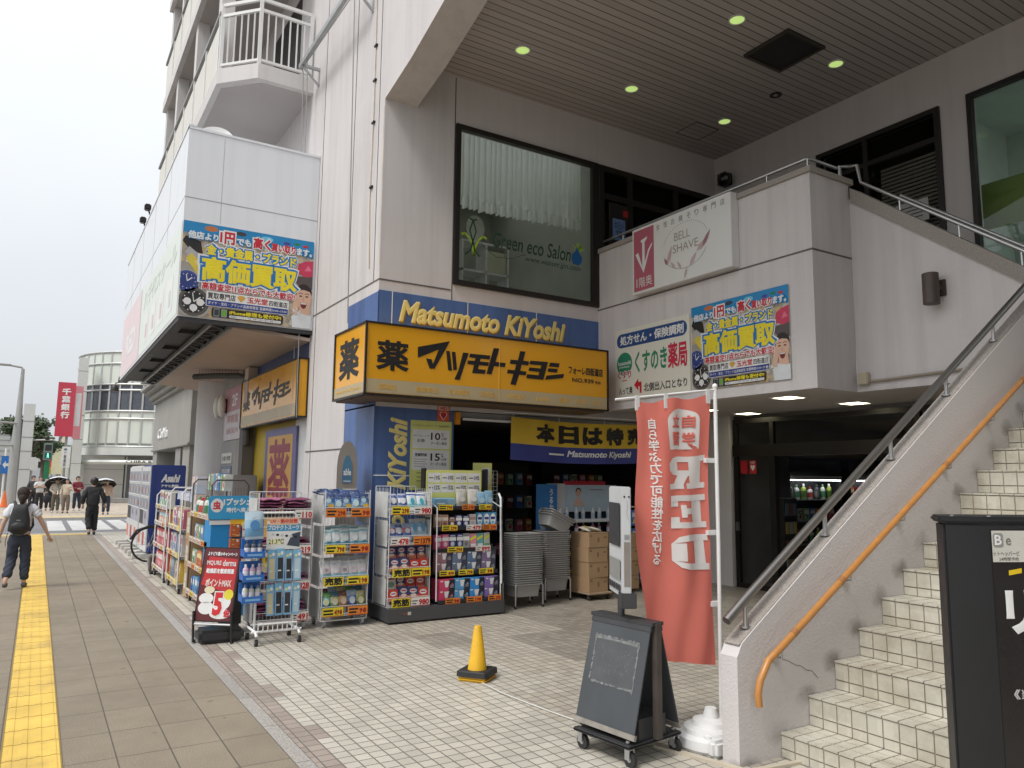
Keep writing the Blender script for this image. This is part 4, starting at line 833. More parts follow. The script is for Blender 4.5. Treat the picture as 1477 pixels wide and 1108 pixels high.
# --- shaving salon sign
t = thing('salon_sign', 'white framed shaving salon box sign with a dusty pink panel and arrow', 'sign', (XB, 6.95, 4.14))
f = Fr((XB, 7.86, 4.15), (0, -1, 0), (0, 0, 1)); w, h = 1.79, .93
b = MB(); b.rect(f, 0, 0, w, h, .001, m_wmetal, .13); b.build('sign_box', t, bevel=.006)
b = MB(); b.rect(f, .03, .03, w-.03, h-.03, .132, M('backlit_white', (.66, .67, .64), .5, 0, .03, 3)); b.rect(f, .035, .035, .44, h-.035, .134, M('dusty_pink', (.40, .10, .14), .5, 0, .05, 3)); b.build('face', t)
b = MB(); dgr = C(120, 120, 120)
b.poly(f, [(.07, .56), (.13, .58), (.21, .36), (.21, .70), (.18, .72), (.18, .74), (.31, .77), (.31, .74), (.26, .70), (.26, .42), (.33, .58), (.41, .66), (.41, .63), (.35, .55), (.235, .27)], .136, W_)
b.text(f, '1', .05, .09, .14, .21, .136, W_, 0, 2, fit=False); b.text(f, '階奥', .14, .08, .40, .22, .136, W_, 0, 2)
for i, ch in enumerate('女性お顔そり専門店'): b.text(f, ch, .49+i*.142, .795-.0*i, .56+i*.142, .875, .134, dgr, 0, 2)
b.text(f, 'BELL', .83, .555, 1.11, .665, .134, C(165, 155, 150), 0, 3); b.text(f, 'SHAVE', .80, .395, 1.25, .505, .134, C(165, 155, 150), 0, 3)
for i in range(26):
    a = math.radians(20+i*5.7); b.disc(f, 1.02+.40*math.cos(a), .47+.30*math.sin(a), .007, .007, .134, C(150, 150, 150), 6)
for i in range(40):
    if i < 39: a, c = math.radians(195+i*3.6), math.radians(195+(i+1)*3.6); b.line(f, [(1.02+.40*math.cos(a), .47+.31*math.sin(a)), (1.02+.40*math.cos(c), .47+.31*math.sin(c))], .006, .134, C(150, 140, 140))
LN = [0]
def leaf(x, y, an, l, wd_, m, d=.1345):
    c_, s_ = math.cos(an), math.sin(an); P = [(0, 0), (.3, .5), (.6, .42), (1, 0), (.6, -.42), (.3, -.5)]; LN[0] += 1; d += .00025*LN[0]
    b.poly(f, [(x+(p*l)*c_-(q*wd_)*s_, y+(p*l)*s_+(q*wd_)*c_) for p, q in P], d, m)
lp = C(205, 180, 182); lq = C(170, 120, 128)
leaf(.70, .27, 1.25, .26, .07, lp); leaf(.70, .27, 2.1, .12, .05, lq); leaf(1.22, .33, .55, .24, .08, lp); leaf(1.32, .36, .95, .24, .06, lq); leaf(1.10, .17, .9, .2, .06, lp); leaf(1.05, .16, -1.9, .16, .04, lp); leaf(.84, .2, 2.3, .14, .04, lp); leaf(.95, .16, 2.1, .14, .04, lp)
b.build('lettering', t)
# --- pharmacy direction sign
t = thing('pharmacy_sign', 'cream pharmacy direction board with a navy banner and red left arrow', 'sign', (XB, 7.6, 2.7))
f = Fr((XB, 8.375, 2.715), (0, -1, 0), (0, 0, 1)); w, h = 1.475, 1.02
b = MB(); b.rect(f, 0, 0, w, h, .001, M('cream_board', (.66, .65, .56), .45, 0, .03, 2), .02); b.build('board', t, bevel=.003)
b = MB(); nv = C(35, 75, 135); gg = C(45, 140, 105); rr = C(205, 40, 75)
b.rrect(f, .04, .755, w-.04, .955, .095, .0225, nv, 0, 8); b.text(f, '処方せん・保険調剤', .11, .785, w-.10, .925, .0235, W_, .03, 2)
b.text(f, 'くすのき', .42, .36, 1.06, .665, .0225, gg, .03, 2); b.text(f, '薬局', 1.075, .35, 1.43, .69, .0225, rr, .03, 2)
b.disc(f, .20, .52, .165, .165, .0225, gg, 28); b.text(f, 'kusunoki', .07, .505, .34, .565, .0235, W_, .015, 2); b.text(f, 'pharmacy', .09, .455, .31, .495, .0235, W_, .01, 1); b.text(f, 'くすり', .05, .30, .355, .43, .0245, W_, .10, 2); b.text(f, 'くすり', .06, .31, .345, .42, .026, rr, .03, 2); b.rect(f, .15, .275, .25, .288, .0235, rr)
b.text(f, '入って奥', .07, .08, .37, .19, .0225, K_, .02, 2); b.text(f, '北側出入口となり', .60, .085, 1.42, .205, .0225, K_, .02, 2)
b.poly(f, [(.40, .20), (.49, .285), (.49, .235), (.555, .235), (.555, .08), (.515, .08), (.515, .175), (.49, .175), (.49, .115)], .0225, RED)
b.build('lettering', t)
# --- poster, AED plate, coupon sheet on the blue pier
f = FrS(0, YS, 0)
t = thing('aed_plate', 'small orange AED heart plate on the blue pier', 'sign', (4.42, YS, 2.33)); b = MB(); b.rect(f, 4.335, 2.335, 4.505, 2.545, .004, C(230, 95, 40), .006); b.build('plate', t); b = MB(); b.rect(f, 4.345, 2.475, 4.495, 2.53, .0108, C(240, 205, 195)); b.text(f, 'AED', 4.37, 2.485, 4.47, 2.52, .0115, RED, .03, 2); b.poly(f, [(4.42+1.25*a, 2.405+1.2*c) for a, c in fh], .0108, W_); b.poly(f, [(4.42+a, 2.407+c) for a, c in fh], .0116, RED); b.build('lettering', t)
t = thing('coupon_poster', 'lime green coupon poster with 10% and 15% off on the blue pier', 'poster', (4.25, YS, 1.48))
lim = C(226, 228, 135); b = MB(); b.rect(f, 3.965, 1.45, 4.545, 2.33, .004, lim, .002); b.rect(f, 3.995, 1.975, 4.515, 2.215, .0068, W_); b.rect(f, 3.995, 1.70, 4.515, 1.955, .0068, W_); b.build('sheet', t)
b = MB(); dd_ = C(60, 60, 60)
b.text(f, 'マツキヨココカラアプリ 会員募集中', 3.99, 2.25, 4.52, 2.28, .0075, dd_, 0, 1)
for z, n_ in ((2.03, '10'), (1.765, '15')):
    b.text(f, n_, 4.25, z+.055, 4.385, z+.15, .0075, K_, .02, 2); b.text(f, '%', 4.395, z+.10, 4.435, z+.15, .0075, K_, .01, 1); b.text(f, 'OFF', 4.395, z+.055, 4.48, z+.09, .0075, K_, .01, 1); b.text(f, 'クーポン進呈', 4.25, z-.005, 4.48, z+.035, .0075, K_, .01, 1)
b.text(f, 'ダウンロードで', 4.01, 2.12, 4.22, 2.15, .0075, dd_, 0, 1); b.text(f, 'お得!', 4.06, 2.05, 4.17, 2.095, .0075, K_, .01, 1); b.text(f, '登録特典', 4.03, 1.87, 4.20, 1.915, .0075, K_, .02, 1)
for i in range(4): b.rect(f, 4.02, 1.835-.03*i, 4.2-.02*(i % 2), 1.84-.03*i, .0075, dd_)
for i in range(3): b.rect(f, 4.06, 1.66-.05*i, 4.45, 1.667-.05*i, .0075, dd_)
b.build('lettering', t)
# --- hanging sale banner in the shop opening
t = thing('sale_banner', 'yellow and navy sale banner hanging across the shop opening', 'banner', (6.6, 8.9, 2.4))
def bmap(X, Z, d): return V((X, 8.72-.05*(X-5.4)/2.4+.018*math.sin(X*5.2)+.012*math.sin(X*13+Z*4)-d, Z-.035*math.sin((X-5.4)/2.45*PI)))
b = MB(); by = M('banner_yellow', (.56, .37, .03), .7, 0, .06, 3); bn = M('banner_navy', (.035, .045, .20), .7, 0, .06, 3)
for (za, zb, m) in ((2.085, 2.44, by), (1.86, 2.085, bn)):
    vs = []; n = 60
    for i in range(n+1):
        X = 5.41+2.5*i/n; vs += [bmap(X, za, 0), bmap(X, zb, 0)]
    b.add(vs, [(2*i, 2*i+2, 2*i+3, 2*i+1) for i in range(n)], m)
b.build('cloth', t, smooth=True)
b = MB()
for i, ch in enumerate('本日は特売'): b.text(f, ch, 5.80+i*.405, 2.13, 6.14+i*.405, 2.385, .006, K_, .06, 3, .003, mp=bmap)
b.text(f, 'Matsumoto Kiyoshi', 6.35, 1.925, 7.50, 2.04, .006, W_, .03, 3, .002, shear=.22, mp=bmap)
for i in range(8): b.add([bmap(6.02+.035*i, 1.965, .006), bmap(6.02+.035*(i+1), 1.965, .006), bmap(6.02+.035*(i+1), 1.99, .006), bmap(6.02+.035*i, 1.99, .006)], [(0, 1, 2, 3)], W_)
b.build('lettering', t)
b = MB(); b.tube([(5.3, 8.72, 2.5), (8.0, 8.66, 2.5)], .012, m_wmetal, 8)
for x in (5.45, 6.2, 7.0, 7.85): b.tube([(x, 8.72-.05*(x-5.4)/2.4, 2.5), (x, 8.72-.05*(x-5.4)/2.4, 2.40)], .004, m_wmetal, 6)
b.build('hanging_bar', t)
# --- small signs further along the street
t = thing('floor_sign', 'faded pink and white second floor sign on the grey pier', 'sign', (3.4, 16.3, 2.3)); f = FrW(3.398, 0, 0); b = MB(); b.rect(f, -17.3, 2.35, -15.75, 3.45, .001, C(215, 205, 205), .02); b.rect(f, -17.3, 2.95, -15.75, 3.45, .0215, C(190, 130, 135)); b.build('board', t); b = MB(); b.text(f, '2F', -16.6, 3.05, -16.1, 3.3, .023, W_, .03, 2); b.text(f, '美容室', -17.0, 2.7, -15.95, 2.88, .023, C(190, 120, 120), .02, 1); b.text(f, 'HAIR SALON', -17.0, 2.48, -15.95, 2.6, .023, C(190, 120, 120), 0, 1); b.build('lettering', t)
t = thing('tenant_plates', 'stack of three small tenant plates low on the grey pier', 'sign', (3.4, 16.6, 1.2)); b = MB(); 
for i, c_ in enumerate((C(220, 218, 210), C(120, 130, 150), C(215, 215, 215))): b.rect(f, -17.4, 1.86-.27*i, -16.4, 2.08-.27*i, .001, c_, .015)
b.build('plate', t); b = MB()
for i in range(3): b.text(f, ('お酒と料理', '四街道整骨院', '駐車場あり')[i], -17.3, 1.92-.27*i, -16.5, 2.02-.27*i, .017, K_ if i != 1 else W_, .01, 1)
b.build('lettering', t)
for i, y in enumerate((17.15, 17.62)):
    t = thing('bracket_lamp', ('oval white wall lamp on the grey pier nearer the pink sign', 'oval white wall lamp on the pier edge by the round pillar')[i], 'lamp', (3.3, y, 3.1), 0, 'oval lamps on the grey pier'); b = MB(); b.ball((3.28, y, 3.1), .09, .09, .25, M('opal_glass', (.72, .70, .60), .3), 16, 10); b.build('shade', t, smooth=True); b = MB(); b.box(3.3, y-.05, 2.95, 3.42, y+.05, 3.25, m_frame); b.build('bracket', t)
# ================================================================ shop displays on the forecourt
m_wire = M('white_wire', (.62, .62, .61), .4, .2, .05, 8)
m_dkw = M('dark_shelf_metal', (.035, .035, .038), .4, .3, .1, 5)
m_plast = glass('clear_plastic', (.86, .87, .88), .8)
m_milky = M('milky_plastic_sheet', (.50, .50, .49), .35, 0, .18, 6)
m_wheel = M('grey_rubber_wheel', (.36, .36, .36), .5, 0, .1, 8)
m_rub = M('black_rubber', (.02, .02, .02), .6, 0, .15, 8)
def caster(t, x, y, r=.045, m=None, col=None):
    q = MB(); q.tube([(x-.014, y, r), (x+.014, y, r)], r, m or m_wheel, 18); q.tube([(x-.016, y, r), (x+.016, y, r)], r*.35, m_steel, 10)
    q.box(x-.018, y-.012, r, x-.0145, y+.012, r*2.1, m_steel); q.box(x+.0145, y-.012, r, x+.018, y+.012, r*2.1, m_steel); q.box(x-.018, y-.02, r*2.1, x+.018, y+.02, r*2.1+.008, m_steel)
    return q.build('caster', t, smooth=True)
# ---- product meshes (made once, shared by the copies); origin at the bottom middle, front towards -Y
PM = {}
def jag(q, f, x0, x1, y0, y1, d, cols, n, seed=0):
    r = random.Random(seed)
    for i in range(n):
        a = x0+(x1-x0)*r.random()*.8; b_ = y0+(y1-y0)*r.random()*.9; w = (x1-x0)*(.12+.3*r.random()); h = (y1-y0)*(.03+.08*r.random())
        q.rect(f, a, b_, min(x1, a+w), min(y1, b_+h), d+.0002*i, r.choice(cols))
def pouch(key, w, h, th, base, cols, seed=0, crimp=None, blob=None):
    if key in PM: return PM[key]
    q = MB(); n, k = 8, 10; vs = []; mats = []
    for sgn in (-1, 1):
        for j in range(k+1):
            for i in range(n+1):
                u, v = i/n, j/k; infl = (max(0, math.sin(PI*u))**.5)*(max(0, math.sin(PI*min(1, max(0, (v-.06)/.88))))**.6)
                r_ = random.Random(seed*999+i*17+j*31); wob = (r_.random()-.5)*.004 if 0 < i < n and 0 < j < k else 0
                vs.append(((u-.5)*w, sgn*(th/2*infl+wob*.6), v*h+wob))
    m_ = (n+1)*(k+1)
    def band(v): return crimp or base if v < .06 or v > .93 else base
    for sgn in (0, 1):
        for j in range(k):
            fs_ = []
            for i in range(n):
                a = sgn*m_+j*(n+1)+i; f_ = (a, a+1, a+n+2, a+n+1); fs_.append(f_ if sgn == 0 else f_[::-1])
            b0 = len(q.v)
            if j == 0 and sgn == 0: q.v += [V(v) for v in vs]
            mi_ = q.mi(cols[(j*len(cols))//k] if sgn == 0 and cols else base)
            if (j == 0 or j == k-1) and crimp: mi_ = q.mi(crimp)
            for f_ in fs_: q.f.append(f_); q.fm.append(mi_)
    if blob:
        f = FrS(0, -th*.52, 0)
        for (bx, bz, bw, bh, m) in blob: q.disc(f, bx*w, bz*h, bw*w, bh*h, .002, m, 14)
        jag(q, f, -w*.32, w*.32, h*.68, h*.85, .003, [m for *_, m in blob]+[W_], 5, seed)
    o = q.build(key, None, smooth=True); me = o.data; bpy.data.objects.remove(o); PM[key] = me; return me
def boxp(key, w, h, d, base, deco=None):
    if key in PM: return PM[key]
    q = MB(); q.box(-w/2, -d/2, 0, w/2, d/2, h, base); f = FrS(0, -d/2, 0)
    if deco: deco(q, f, w, h)
    o = q.build(key, None); me = o.data; bpy.data.objects.remove(o); PM[key] = me; return me
def bottle(key, r, h, body, cap, lab):
    if key in PM: return PM[key]
    q = MB(); q.lathe((0, 0, 0), [(r*.9, 0), (r, .01), (r, h*.68), (r*.8, h*.76), (r*.4, h*.82)], body, 14); q.lathe((0, 0, h*.82), [(r*.45, 0), (r*.45, h*.15), (r*.3, h*.18)], cap, 12); q.lathe((0, 0, h*.15), [(r*1.01, 0), (r*1.015, h*.4)], lab, 14)
    o = q.build(key, None, smooth=True); me = o.data; bpy.data.objects.remove(o); PM[key] = me; return me
def put(me, name, lab, cat, group, x, y, z, rz=0, rx=0, s=1):
    o = bpy.data.objects.new(name, me); COL.objects.link(o); pr = random.Random(int(x*9173+y*5171+z*3301)); g = .35 if name in ('cardboard_carton', 'shopping_basket', 'mask_box') else 1   # nobody sets goods out perfectly
    o.location = (x, y, z); o.rotation_euler = (rx-.05*g*pr.random(), .07*g*(pr.random()-.5)*(0 if g < 1 else 1), rz+.22*g*(pr.random()-.5)); q_ = s*(1+.07*g*(pr.random()-.6)); o.scale = (q_, q_, s*(1+.10*(pr.random()-.6) if g == 1 else 1)); return tag(o, lab, cat, group)
def pricetag(q, f, x, y, w, h, d, kind, num=None, seed=0):
    base = {'y': C(238, 215, 50), 'o': C(240, 140, 50), 'w': C(240, 238, 230)}[kind]; r = random.Random(seed)
    q.rect(f, x, y, x+w, y+h, d, base, .001)
    if num == '売筋':
        q.text(f, '売筋', x+w*.06, y+h*.08, x+w*.94, y+h*.95, d+.0015, K_, .05, 2, .0006); return
    if num:
        q.text(f, num, x+w*.40, y+h*.12, x+w*.96, y+h*.80, d+.0015, C(200, 40, 50) if kind == 'w' else C(120, 40, 20), .05, 2, .0006)
        q.rect(f, x+w*.05, y+h*.55, x+w*.34, y+h*.68, d+.0015, K_); q.rect(f, x+w*.05, y+h*.25, x+w*.28, y+h*.36, d+.0015, K_)
    else:
        for i in range(2): q.rect(f, x+w*.06, y+h*(.22+.36*i), x+w*(.42+.12*r.random()), y+h*(.42+.36*i), d+.0015, K_)
        q.text(f, r.choice(['98', '198', '298', '498', '798']), x+w*.56, y+h*.15, x+w*.95, y+h*.78, d+.0015, C(160, 40, 30), .05, 1, .0006)
    q.rect(f, x+.002, y+.002, x+w-.002, y+h*.10, d+.0013, C(190, 40, 45) if kind != 'o' else C(200, 90, 30))
# ---- wire carts with four bins
def wire_cart(lab, x0, x1, yf, yb, tiers, ztop, tags, wheels=True, group=None, zb=.07, lean=.0):
    t = thing('wire_cart' if wheels else 'wire_rack', lab, 'display rack', ((x0+x1)/2, (yf+yb)/2, 0 if wheels else .165), 0, group)
    q = MB()
    for x in (x0, x1):                                   # side wire panels with a torn milky sheet behind
        for y in (yf+.02, yb): q.tube([(x, y, zb), (x, y, ztop)], .006, m_wire, 6)
        for i in range(1, 9): y = yf+.02+(yb-yf-.02)*i/9; q.tube([(x, y, zb), (x, y, ztop-.02)], .0022, m_wire, 4)
        for i in range(int((ztop-zb)/.09)+1): q.tube([(x, yf+.02, zb+.09*i), (x, yb, zb+.09*i)], .0026, m_wire, 4)
    for i in range(int((x1-x0)/.045)): q.tube([(x0+.045*i, yb, zb), (x0+.045*i, yb, ztop)], .0022, m_wire, 4)
    for z in (zb, ztop): q.tube([(x0, yb, z), (x1, yb, z)], .006, m_wire, 6)
    q.tube([(x0, yf+.02, zb), (x1, yf+.02, zb)], .007, m_wire, 6); q.build('frame', t)
    for x, sg in ((x0, -1), (x1, 1)):
        q = MB()
        for k_ in range(4):
            za, zc = zb+.02+(ztop-zb-.05)*k_/4, zb+(ztop-zb-.05)*(k_+1)/4
            q.box(x+sg*.007, yf+.05+.02*(k_ % 2), za, x+sg*.009, yb-.03-.03*(k_ % 3), zc-.01, m_milky)
        q.build('side_sheet', t)
    for k_, z in enumerate(tiers):
        q = MB(); q.quad((x0+.01, yf, z+.012), (x1-.01, yf, z+.012), (x1-.01, yb-.01, z+.05), (x0+.01, yb-.01, z+.05), m_wire)
        for i in range(15): x = x0+.01+(x1-x0-.02)*i/14; q.tube([(x, yf-.004, z), (x, yf-.004, z+.10)], .0022, m_wire, 4)
        for zz in (z, z+.10): q.tube([(x0, yf-.004, zz), (x1, yf-.004, zz)], .004, m_wire, 6)
        sh_ = q.build('bin', t)
        f = FrS(0, yf-.012, 0)
        for j, (kind, num, a, c) in enumerate(tags[k_]):
            q = MB(); pricetag(q, f, x0+(x1-x0)*a, z-.005, (x1-x0)*(c-a), .095, 0, kind, num, k_*7+j); q.build('price_tag', sh_)
    if wheels:
        for x in (x0+.04, x1-.04):
            for y in (yf+.06, yb-.06): caster(t, x, y, .042)
    return t
# grey plinth with the shelf unit
t = thing('display_unit', 'charcoal shelf unit of boxed masks on a wide grey plinth beside the shop opening', 'display rack', (4.1, 8.35, 0))
b = MB(); pl = M('plinth_grey', (.075, .075, .08), .35, .2, .06, 3); b.box(3.37, 7.93, .02, 4.86, 8.74, .165, pl); b.box(3.40, 7.97, 0, 4.83, 8.7, .02, m_black); b.build('plinth', t, bevel=.006)
b = MB(); f = FrS(0, 7.928, 0); b.rect(f, 3.60, .09, 3.64, .125, 0, C(200, 200, 200), .001); b.rect(f, 3.54, .10, 3.59, .115, 0, C(150, 80, 50), .001); b.build('maker_label', t)
gx0, gx1 = 3.98, 4.84; b = MB(); b.box(gx0, 8.40, .165, gx1, 8.44, 1.70, m_dkw)
for x in (gx0, gx1): b.box(x-.012, 8.36, .165, x+.012, 8.46, 1.72, m_dkw); b.tube([(x, 8.0, .2), (x, 8.02, 1.26), (x, 8.36, 1.36)], .008, m_wire, 6)
b.build('back_panel', t)
GZ = [(.20, 7.97), (.505, 8.05), (.77, 8.08), (1.02, 8.10), (1.26, 8.13)]
GT = [[('o', None, .12, .34), ('o', None, .44, .68), ('o', None, .78, .99)], [('y', None, .07, .30), ('y', None, .36, .59), ('y', None, .68, .91)], [('y', None, .2, .44), ('w', '899', .64, .88)], [('y', None, .12, .36), ('w', '479', .5, .74), ('o', None, .76, .99)], [('y', None, .08, .30), ('o', None, .45, .64), ('y', None, .72, .92)]]
for k_, (z, yf) in enumerate(GZ):
    b = MB(); b.box(gx0+.012, yf, z-.018, gx1-.012, 8.40, z, m_dkw); b.box(gx0+.012, yf-.004, z-.03, gx1-.012, yf, z+.012, m_dkw); sh_ = b.build('shelf', t); f = FrS(0, yf-.006, 0)
    for j, (kind, num, a, c) in enumerate(GT[k_]): b = MB(); pricetag(b, f, gx0+(gx1-gx0)*a, z-.036, (gx1-gx0)*(c-a), .066, 0, kind, num, 40+k_*7+j); b.build('price_tag', sh_)
b = MB()
for i in range(12): b.tube([(4.87+.02*i, 8.46, .95), (4.87+.02*i, 8.46, 1.70)], .002, m_wire, 4) if i % 3 == 0 else None
for i in range(16): b.tube([(4.85, 8.46, .95+.05*i), (5.05, 8.46, .95+.05*i)], .002, m_wire, 4)
b.tube([(4.85, 8.0, .35), (4.86, 8.05, 1.36), (4.86, 8.1, 1.42)], .014, m_wmetal, 8); b.build('wire_grid', t)
t = thing('coupon_sheet', 'row of four lime green coupon cards above the mask shelves', 'poster', (4.3, 8.3, 1.3)); f = FrS(0, 8.30, 0); b = MB(); b.rrect(f, 3.96, 1.29, 4.72, 1.70, .02, 0, lim, .006); b.build('sheet', t); b = MB()
for i in range(4):
    x = 3.985+.182*i; b.rect(f, x, 1.43, x+.168, 1.53, .0065, W_); b.rect(f, x, 1.55, x+.168, 1.665, .0065, W_)
    for z, n_ in ((1.55, '10%'), (1.43, '15%')): b.text(f, n_, x+.085, z+.03, x+.158, z+.085, .008, K_, .02, 1, .0006); b.rect(f, x+.012, z+.05, x+.07, z+.06, .0075, dd_)
    b.rect(f, x+.01, 1.36, x+.15, 1.366, .0065, dd_)
b.build('lettering', t)
t = thing('coupon_sheet', 'narrow lime green coupon card standing behind the shelf unit', 'poster', (4.85, 8.5, 1.2)); f = FrS(0, 8.52, 0); b = MB(); b.rect(f, 4.72, 1.25, 5.0, 1.80, 0, lim, .004); b.rect(f, 4.86, 1.52, 4.97, 1.62, .0045, W_); b.rect(f, 4.86, 1.64, 4.97, 1.74, .0045, W_); b.build('sheet', t); b = MB(); b.text(f, '10%', 4.88, 1.66, 4.95, 1.70, .0055, K_, .02, 1, .0005); b.text(f, '15%', 4.88, 1.54, 4.95, 1.58, .0055, K_, .02, 1, .0005); b.build('lettering', t)
# boxes on the shelf unit
def cup(c1, c2, c3):
    def deco(q, f, w, h):
        q.rect(f, w*.12, 0, w*.5, h, .0004, c2); q.poly(f, [(-.18*w, h*.86), (.16*w, h*.86), (.05*w, h*.25), (-.12*w, h*.25)], .0008, c3); q.disc(f, w*.36, h*.5, w*.06, h*.12, .0008, c1, 10); q.rect(f, -w*.45, h*.78, -w*.28, h*.9, .0008, c3)
        for i in range(3): q.rect(f, w*.2, h*(.2+.1*i), w*.45, h*(.24+.1*i), .0009, C(190, 190, 190))
    return deco
for k_, (row, cols) in enumerate(((0, [((214, 70, 110), 'pink'), ((95, 165, 215), 'sky blue'), ((60, 150, 225), 'bright blue'), ((140, 115, 185), 'purple')]), (1, [((165, 120, 130), 'dusty rose'), ((115, 130, 155), 'slate blue'), ((100, 125, 160), 'steel blue'), ((135, 115, 150), 'grey purple')]))):
    z, yf = GZ[row]
    for c_, (rgb, nm) in enumerate(cols):
        me = boxp('mask_box_%d_%d' % (row, c_), .19, .118, .11, C(*rgb), cup(C(*rgb), C(38, 38, 46) if row == 0 else C(70, 72, 88), C(235, 236, 238)))
        for lv in range(2):
            for dp in range(2):
                if dp and row: continue
                put(me, 'mask_box', '%s mask box on the %s shelf of the charcoal unit, %s of pile' % (nm, ('lowest', 'second lowest')[row], ('bottom', 'top')[lv] + (' behind' if dp else '')), 'box', 'boxed masks on the charcoal shelf unit', gx0+.135+.20*c_+.004*lv, yf+.085+.12*dp, z+.001+.119*lv, .02*(rnd.random()-.5))
def band(c1, c2):
    def deco(q, f, w, h): q.rect(f, -w/2, h*.55, w/2, h*.8, .0004, c1); q.disc(f, 0, h*.33, w*.3, h*.17, .0006, c2, 12); q.rect(f, -w*.35, h*.85, w*.35, h*.92, .0006, c2)
    return deco
def diag(c1, c2):
    def deco(q, f, w, h): q.poly(f, [(-w/2, h*.5), (w/2, h*.75), (w/2, h*.9), (-w/2, h*.68)], .0004, c1); q.rect(f, -w*.4, h*.1, w*.4, h*.3, .0005, c2)
    return deco
ROW3 = [('pink', boxp('tissue_pink', .09, .17, .06, C(205, 90, 135), band(W_, C(235, 190, 205))), 2), ('navy', boxp('tissue_navy', .085, .175, .06, C(55, 70, 125), band(W_, C(210, 215, 230))), 2), ('pale grey', boxp('tissue_grey', .085, .17, .06, C(170, 168, 165), band(W_, C(120, 120, 120))), 1), ('pink and yellow', boxp('tissue_py', .085, .18, .06, C(225, 150, 165), diag(C(235, 230, 50), W_)), 1), ('green and yellow', boxp('tissue_gy', .085, .18, .06, C(105, 175, 175), diag(C(235, 230, 50), W_)), 1), ('white and yellow', boxp('tissue_wy', .085, .18, .06, C(190, 195, 190), diag(C(225, 225, 50), C(120, 180, 120))), 1)]
ROW4 = [('beige', boxp('soap_beige', .085, .15, .06, C(185, 155, 135), band(C(225, 210, 195), C(150, 100, 90))), 2), ('brown', boxp('soap_brown', .08, .13, .06, C(95, 60, 58), band(C(165, 135, 125), W_)), 1), ('navy and white', boxp('soap_navy', .08, .14, .06, C(60, 70, 115), band(W_, C(225, 225, 235))), 2), ('white and brown', boxp('soap_wb', .085, .155, .06, C(205, 200, 195), band(C(170, 140, 130), C(190, 170, 165))), 1), ('blue and white oval', boxp('soap_oval', .088, .175, .06, C(75, 150, 195), lambda q, f, w, h: (q.disc(f, 0, h*.52, w*.42, h*.4, .0004, W_, 18), q.rect(f, -w*.33, h*.5, w*.33, h*.68, .0007, C(40, 60, 130)), q.disc(f, 0, h*.3, w*.22, h*.1, .0007, C(120, 190, 220), 12))), 3)]
for (row, lst) in ((2, ROW3), (3, ROW4)):
    z, yf = GZ[row]; x = gx0+.07
    for nm, me, n_ in lst:
        for i in range(n_):
            put(me, 'product_box', '%s carton on the %s shelf of charcoal unit%s' % (nm, ('middle', 'upper')[row-2], '' if n_ == 1 else ', %s of its kind' % ('left', 'right', 'far right')[i] if n_ == 2 else ', %s of three' % ('left', 'middle', 'right')[i]), 'box', 'cartons on the charcoal shelf unit', x, yf+.06, z+.001, .03*(rnd.random()-.5)); x += .094
z, yf = GZ[4]
put(boxp('blue_flat', .27, .10, .12, C(120, 170, 205), lambda q, f, w, h: (q.rect(f, w*.1, 0, w*.5, h, .0004, C(150, 190, 215)), q.rect(f, -w*.4, h*.4, 0, h*.55, .0006, C(230, 235, 240)))), 'product_box', 'long pale blue carton lying on the top shelf of the charcoal unit', 'box', 'packs on the top shelf', gx0+.17, yf+.08, z+.001, 0, .1)
for i in range(2): put(pouch('white_mask_pack', .15, .22, .035, C(205, 200, 190), [C(215, 212, 204)], 3, C(225, 222, 215), [(0, .40, .3, .14, C(228, 226, 220)), (.3, .1, .07, .05, K_)]), 'mask_pack', ('white folded mask pack, left of two on the top shelf', 'white folded mask pack, right of two on the top shelf')[i], 'pack', 'packs on the top shelf', gx0+.42+.165*i, yf+.08, z+.001, 0, -.12)
for i in range(2): put(pouch('blue_mask_pack', .12, .19, .03, C(125, 175, 210), [C(140, 185, 215)], 5, C(165, 200, 220), [(0, .4, .32, .2, C(180, 210, 225))]), 'mask_pack', ('pale blue mask pack at the right end of the top shelf, inner one', 'pale blue mask pack at the right end of the top shelf, outer one')[i], 'pack', 'packs on the top shelf', gx0+.70+.115*i, yf+.08, z+.001, .05*i, -.12)
# --- left wire rack on the plinth
wire_cart('white wire rack with four bins on the grey plinth next to the blue pier', 3.39, 3.90, 8.0, 8.45, [.175, .50, .85, 1.19], 1.50, [[('y', '売筋', .08, .52), ('w', '980', .54, .99)], [('y', '売筋', .08, .52), ('y', None, .54, .99)], [('w', '478', .02, .46), ('o', '1379', .56, .99)], [('y', None, .02, .45), ('w', '980', .56, .99)]], False, zb=.17)
rb = [('red and white', boxp('det_red', .115, .125, .07, C(205, 70, 60), lambda q, f, w, h: (q.disc(f, 0, h*.62, w*.36, h*.2, .0004, W_, 16), q.rect(f, -w*.25, h*.57, w*.25, h*.68, .0007, C(190, 40, 60)), q.rect(f, -w/2, 0, w/2, h*.2, .0005, C(225, 150, 120))))), ('navy and orange', boxp('det_navy', .115, .15, .07, C(65, 65, 110), lambda q, f, w, h: (q.disc(f, 0, h*.68, w*.36, h*.17, .0004, C(225, 215, 215), 16), q.rect(f, -w*.25, h*.64, w*.25, h*.73, .0007, C(190, 50, 70)), q.rect(f, -w/2, 0, w/2, h*.35, .0005, C(220, 125, 90)), q.disc(f, 0, h*.35, w*.3, h*.12, .0008, C(235, 215, 200), 12)))), ('white and green', boxp('det_white', .15, .17, .07, C(212, 210, 200), lambda q, f, w, h: (q.rect(f, -w*.3, h*.66, w*.3, h*.78, .0004, C(170, 60, 70)), q.disc(f, 0, h*.33, w*.3, h*.2, .0004, C(120, 160, 140), 14))))]
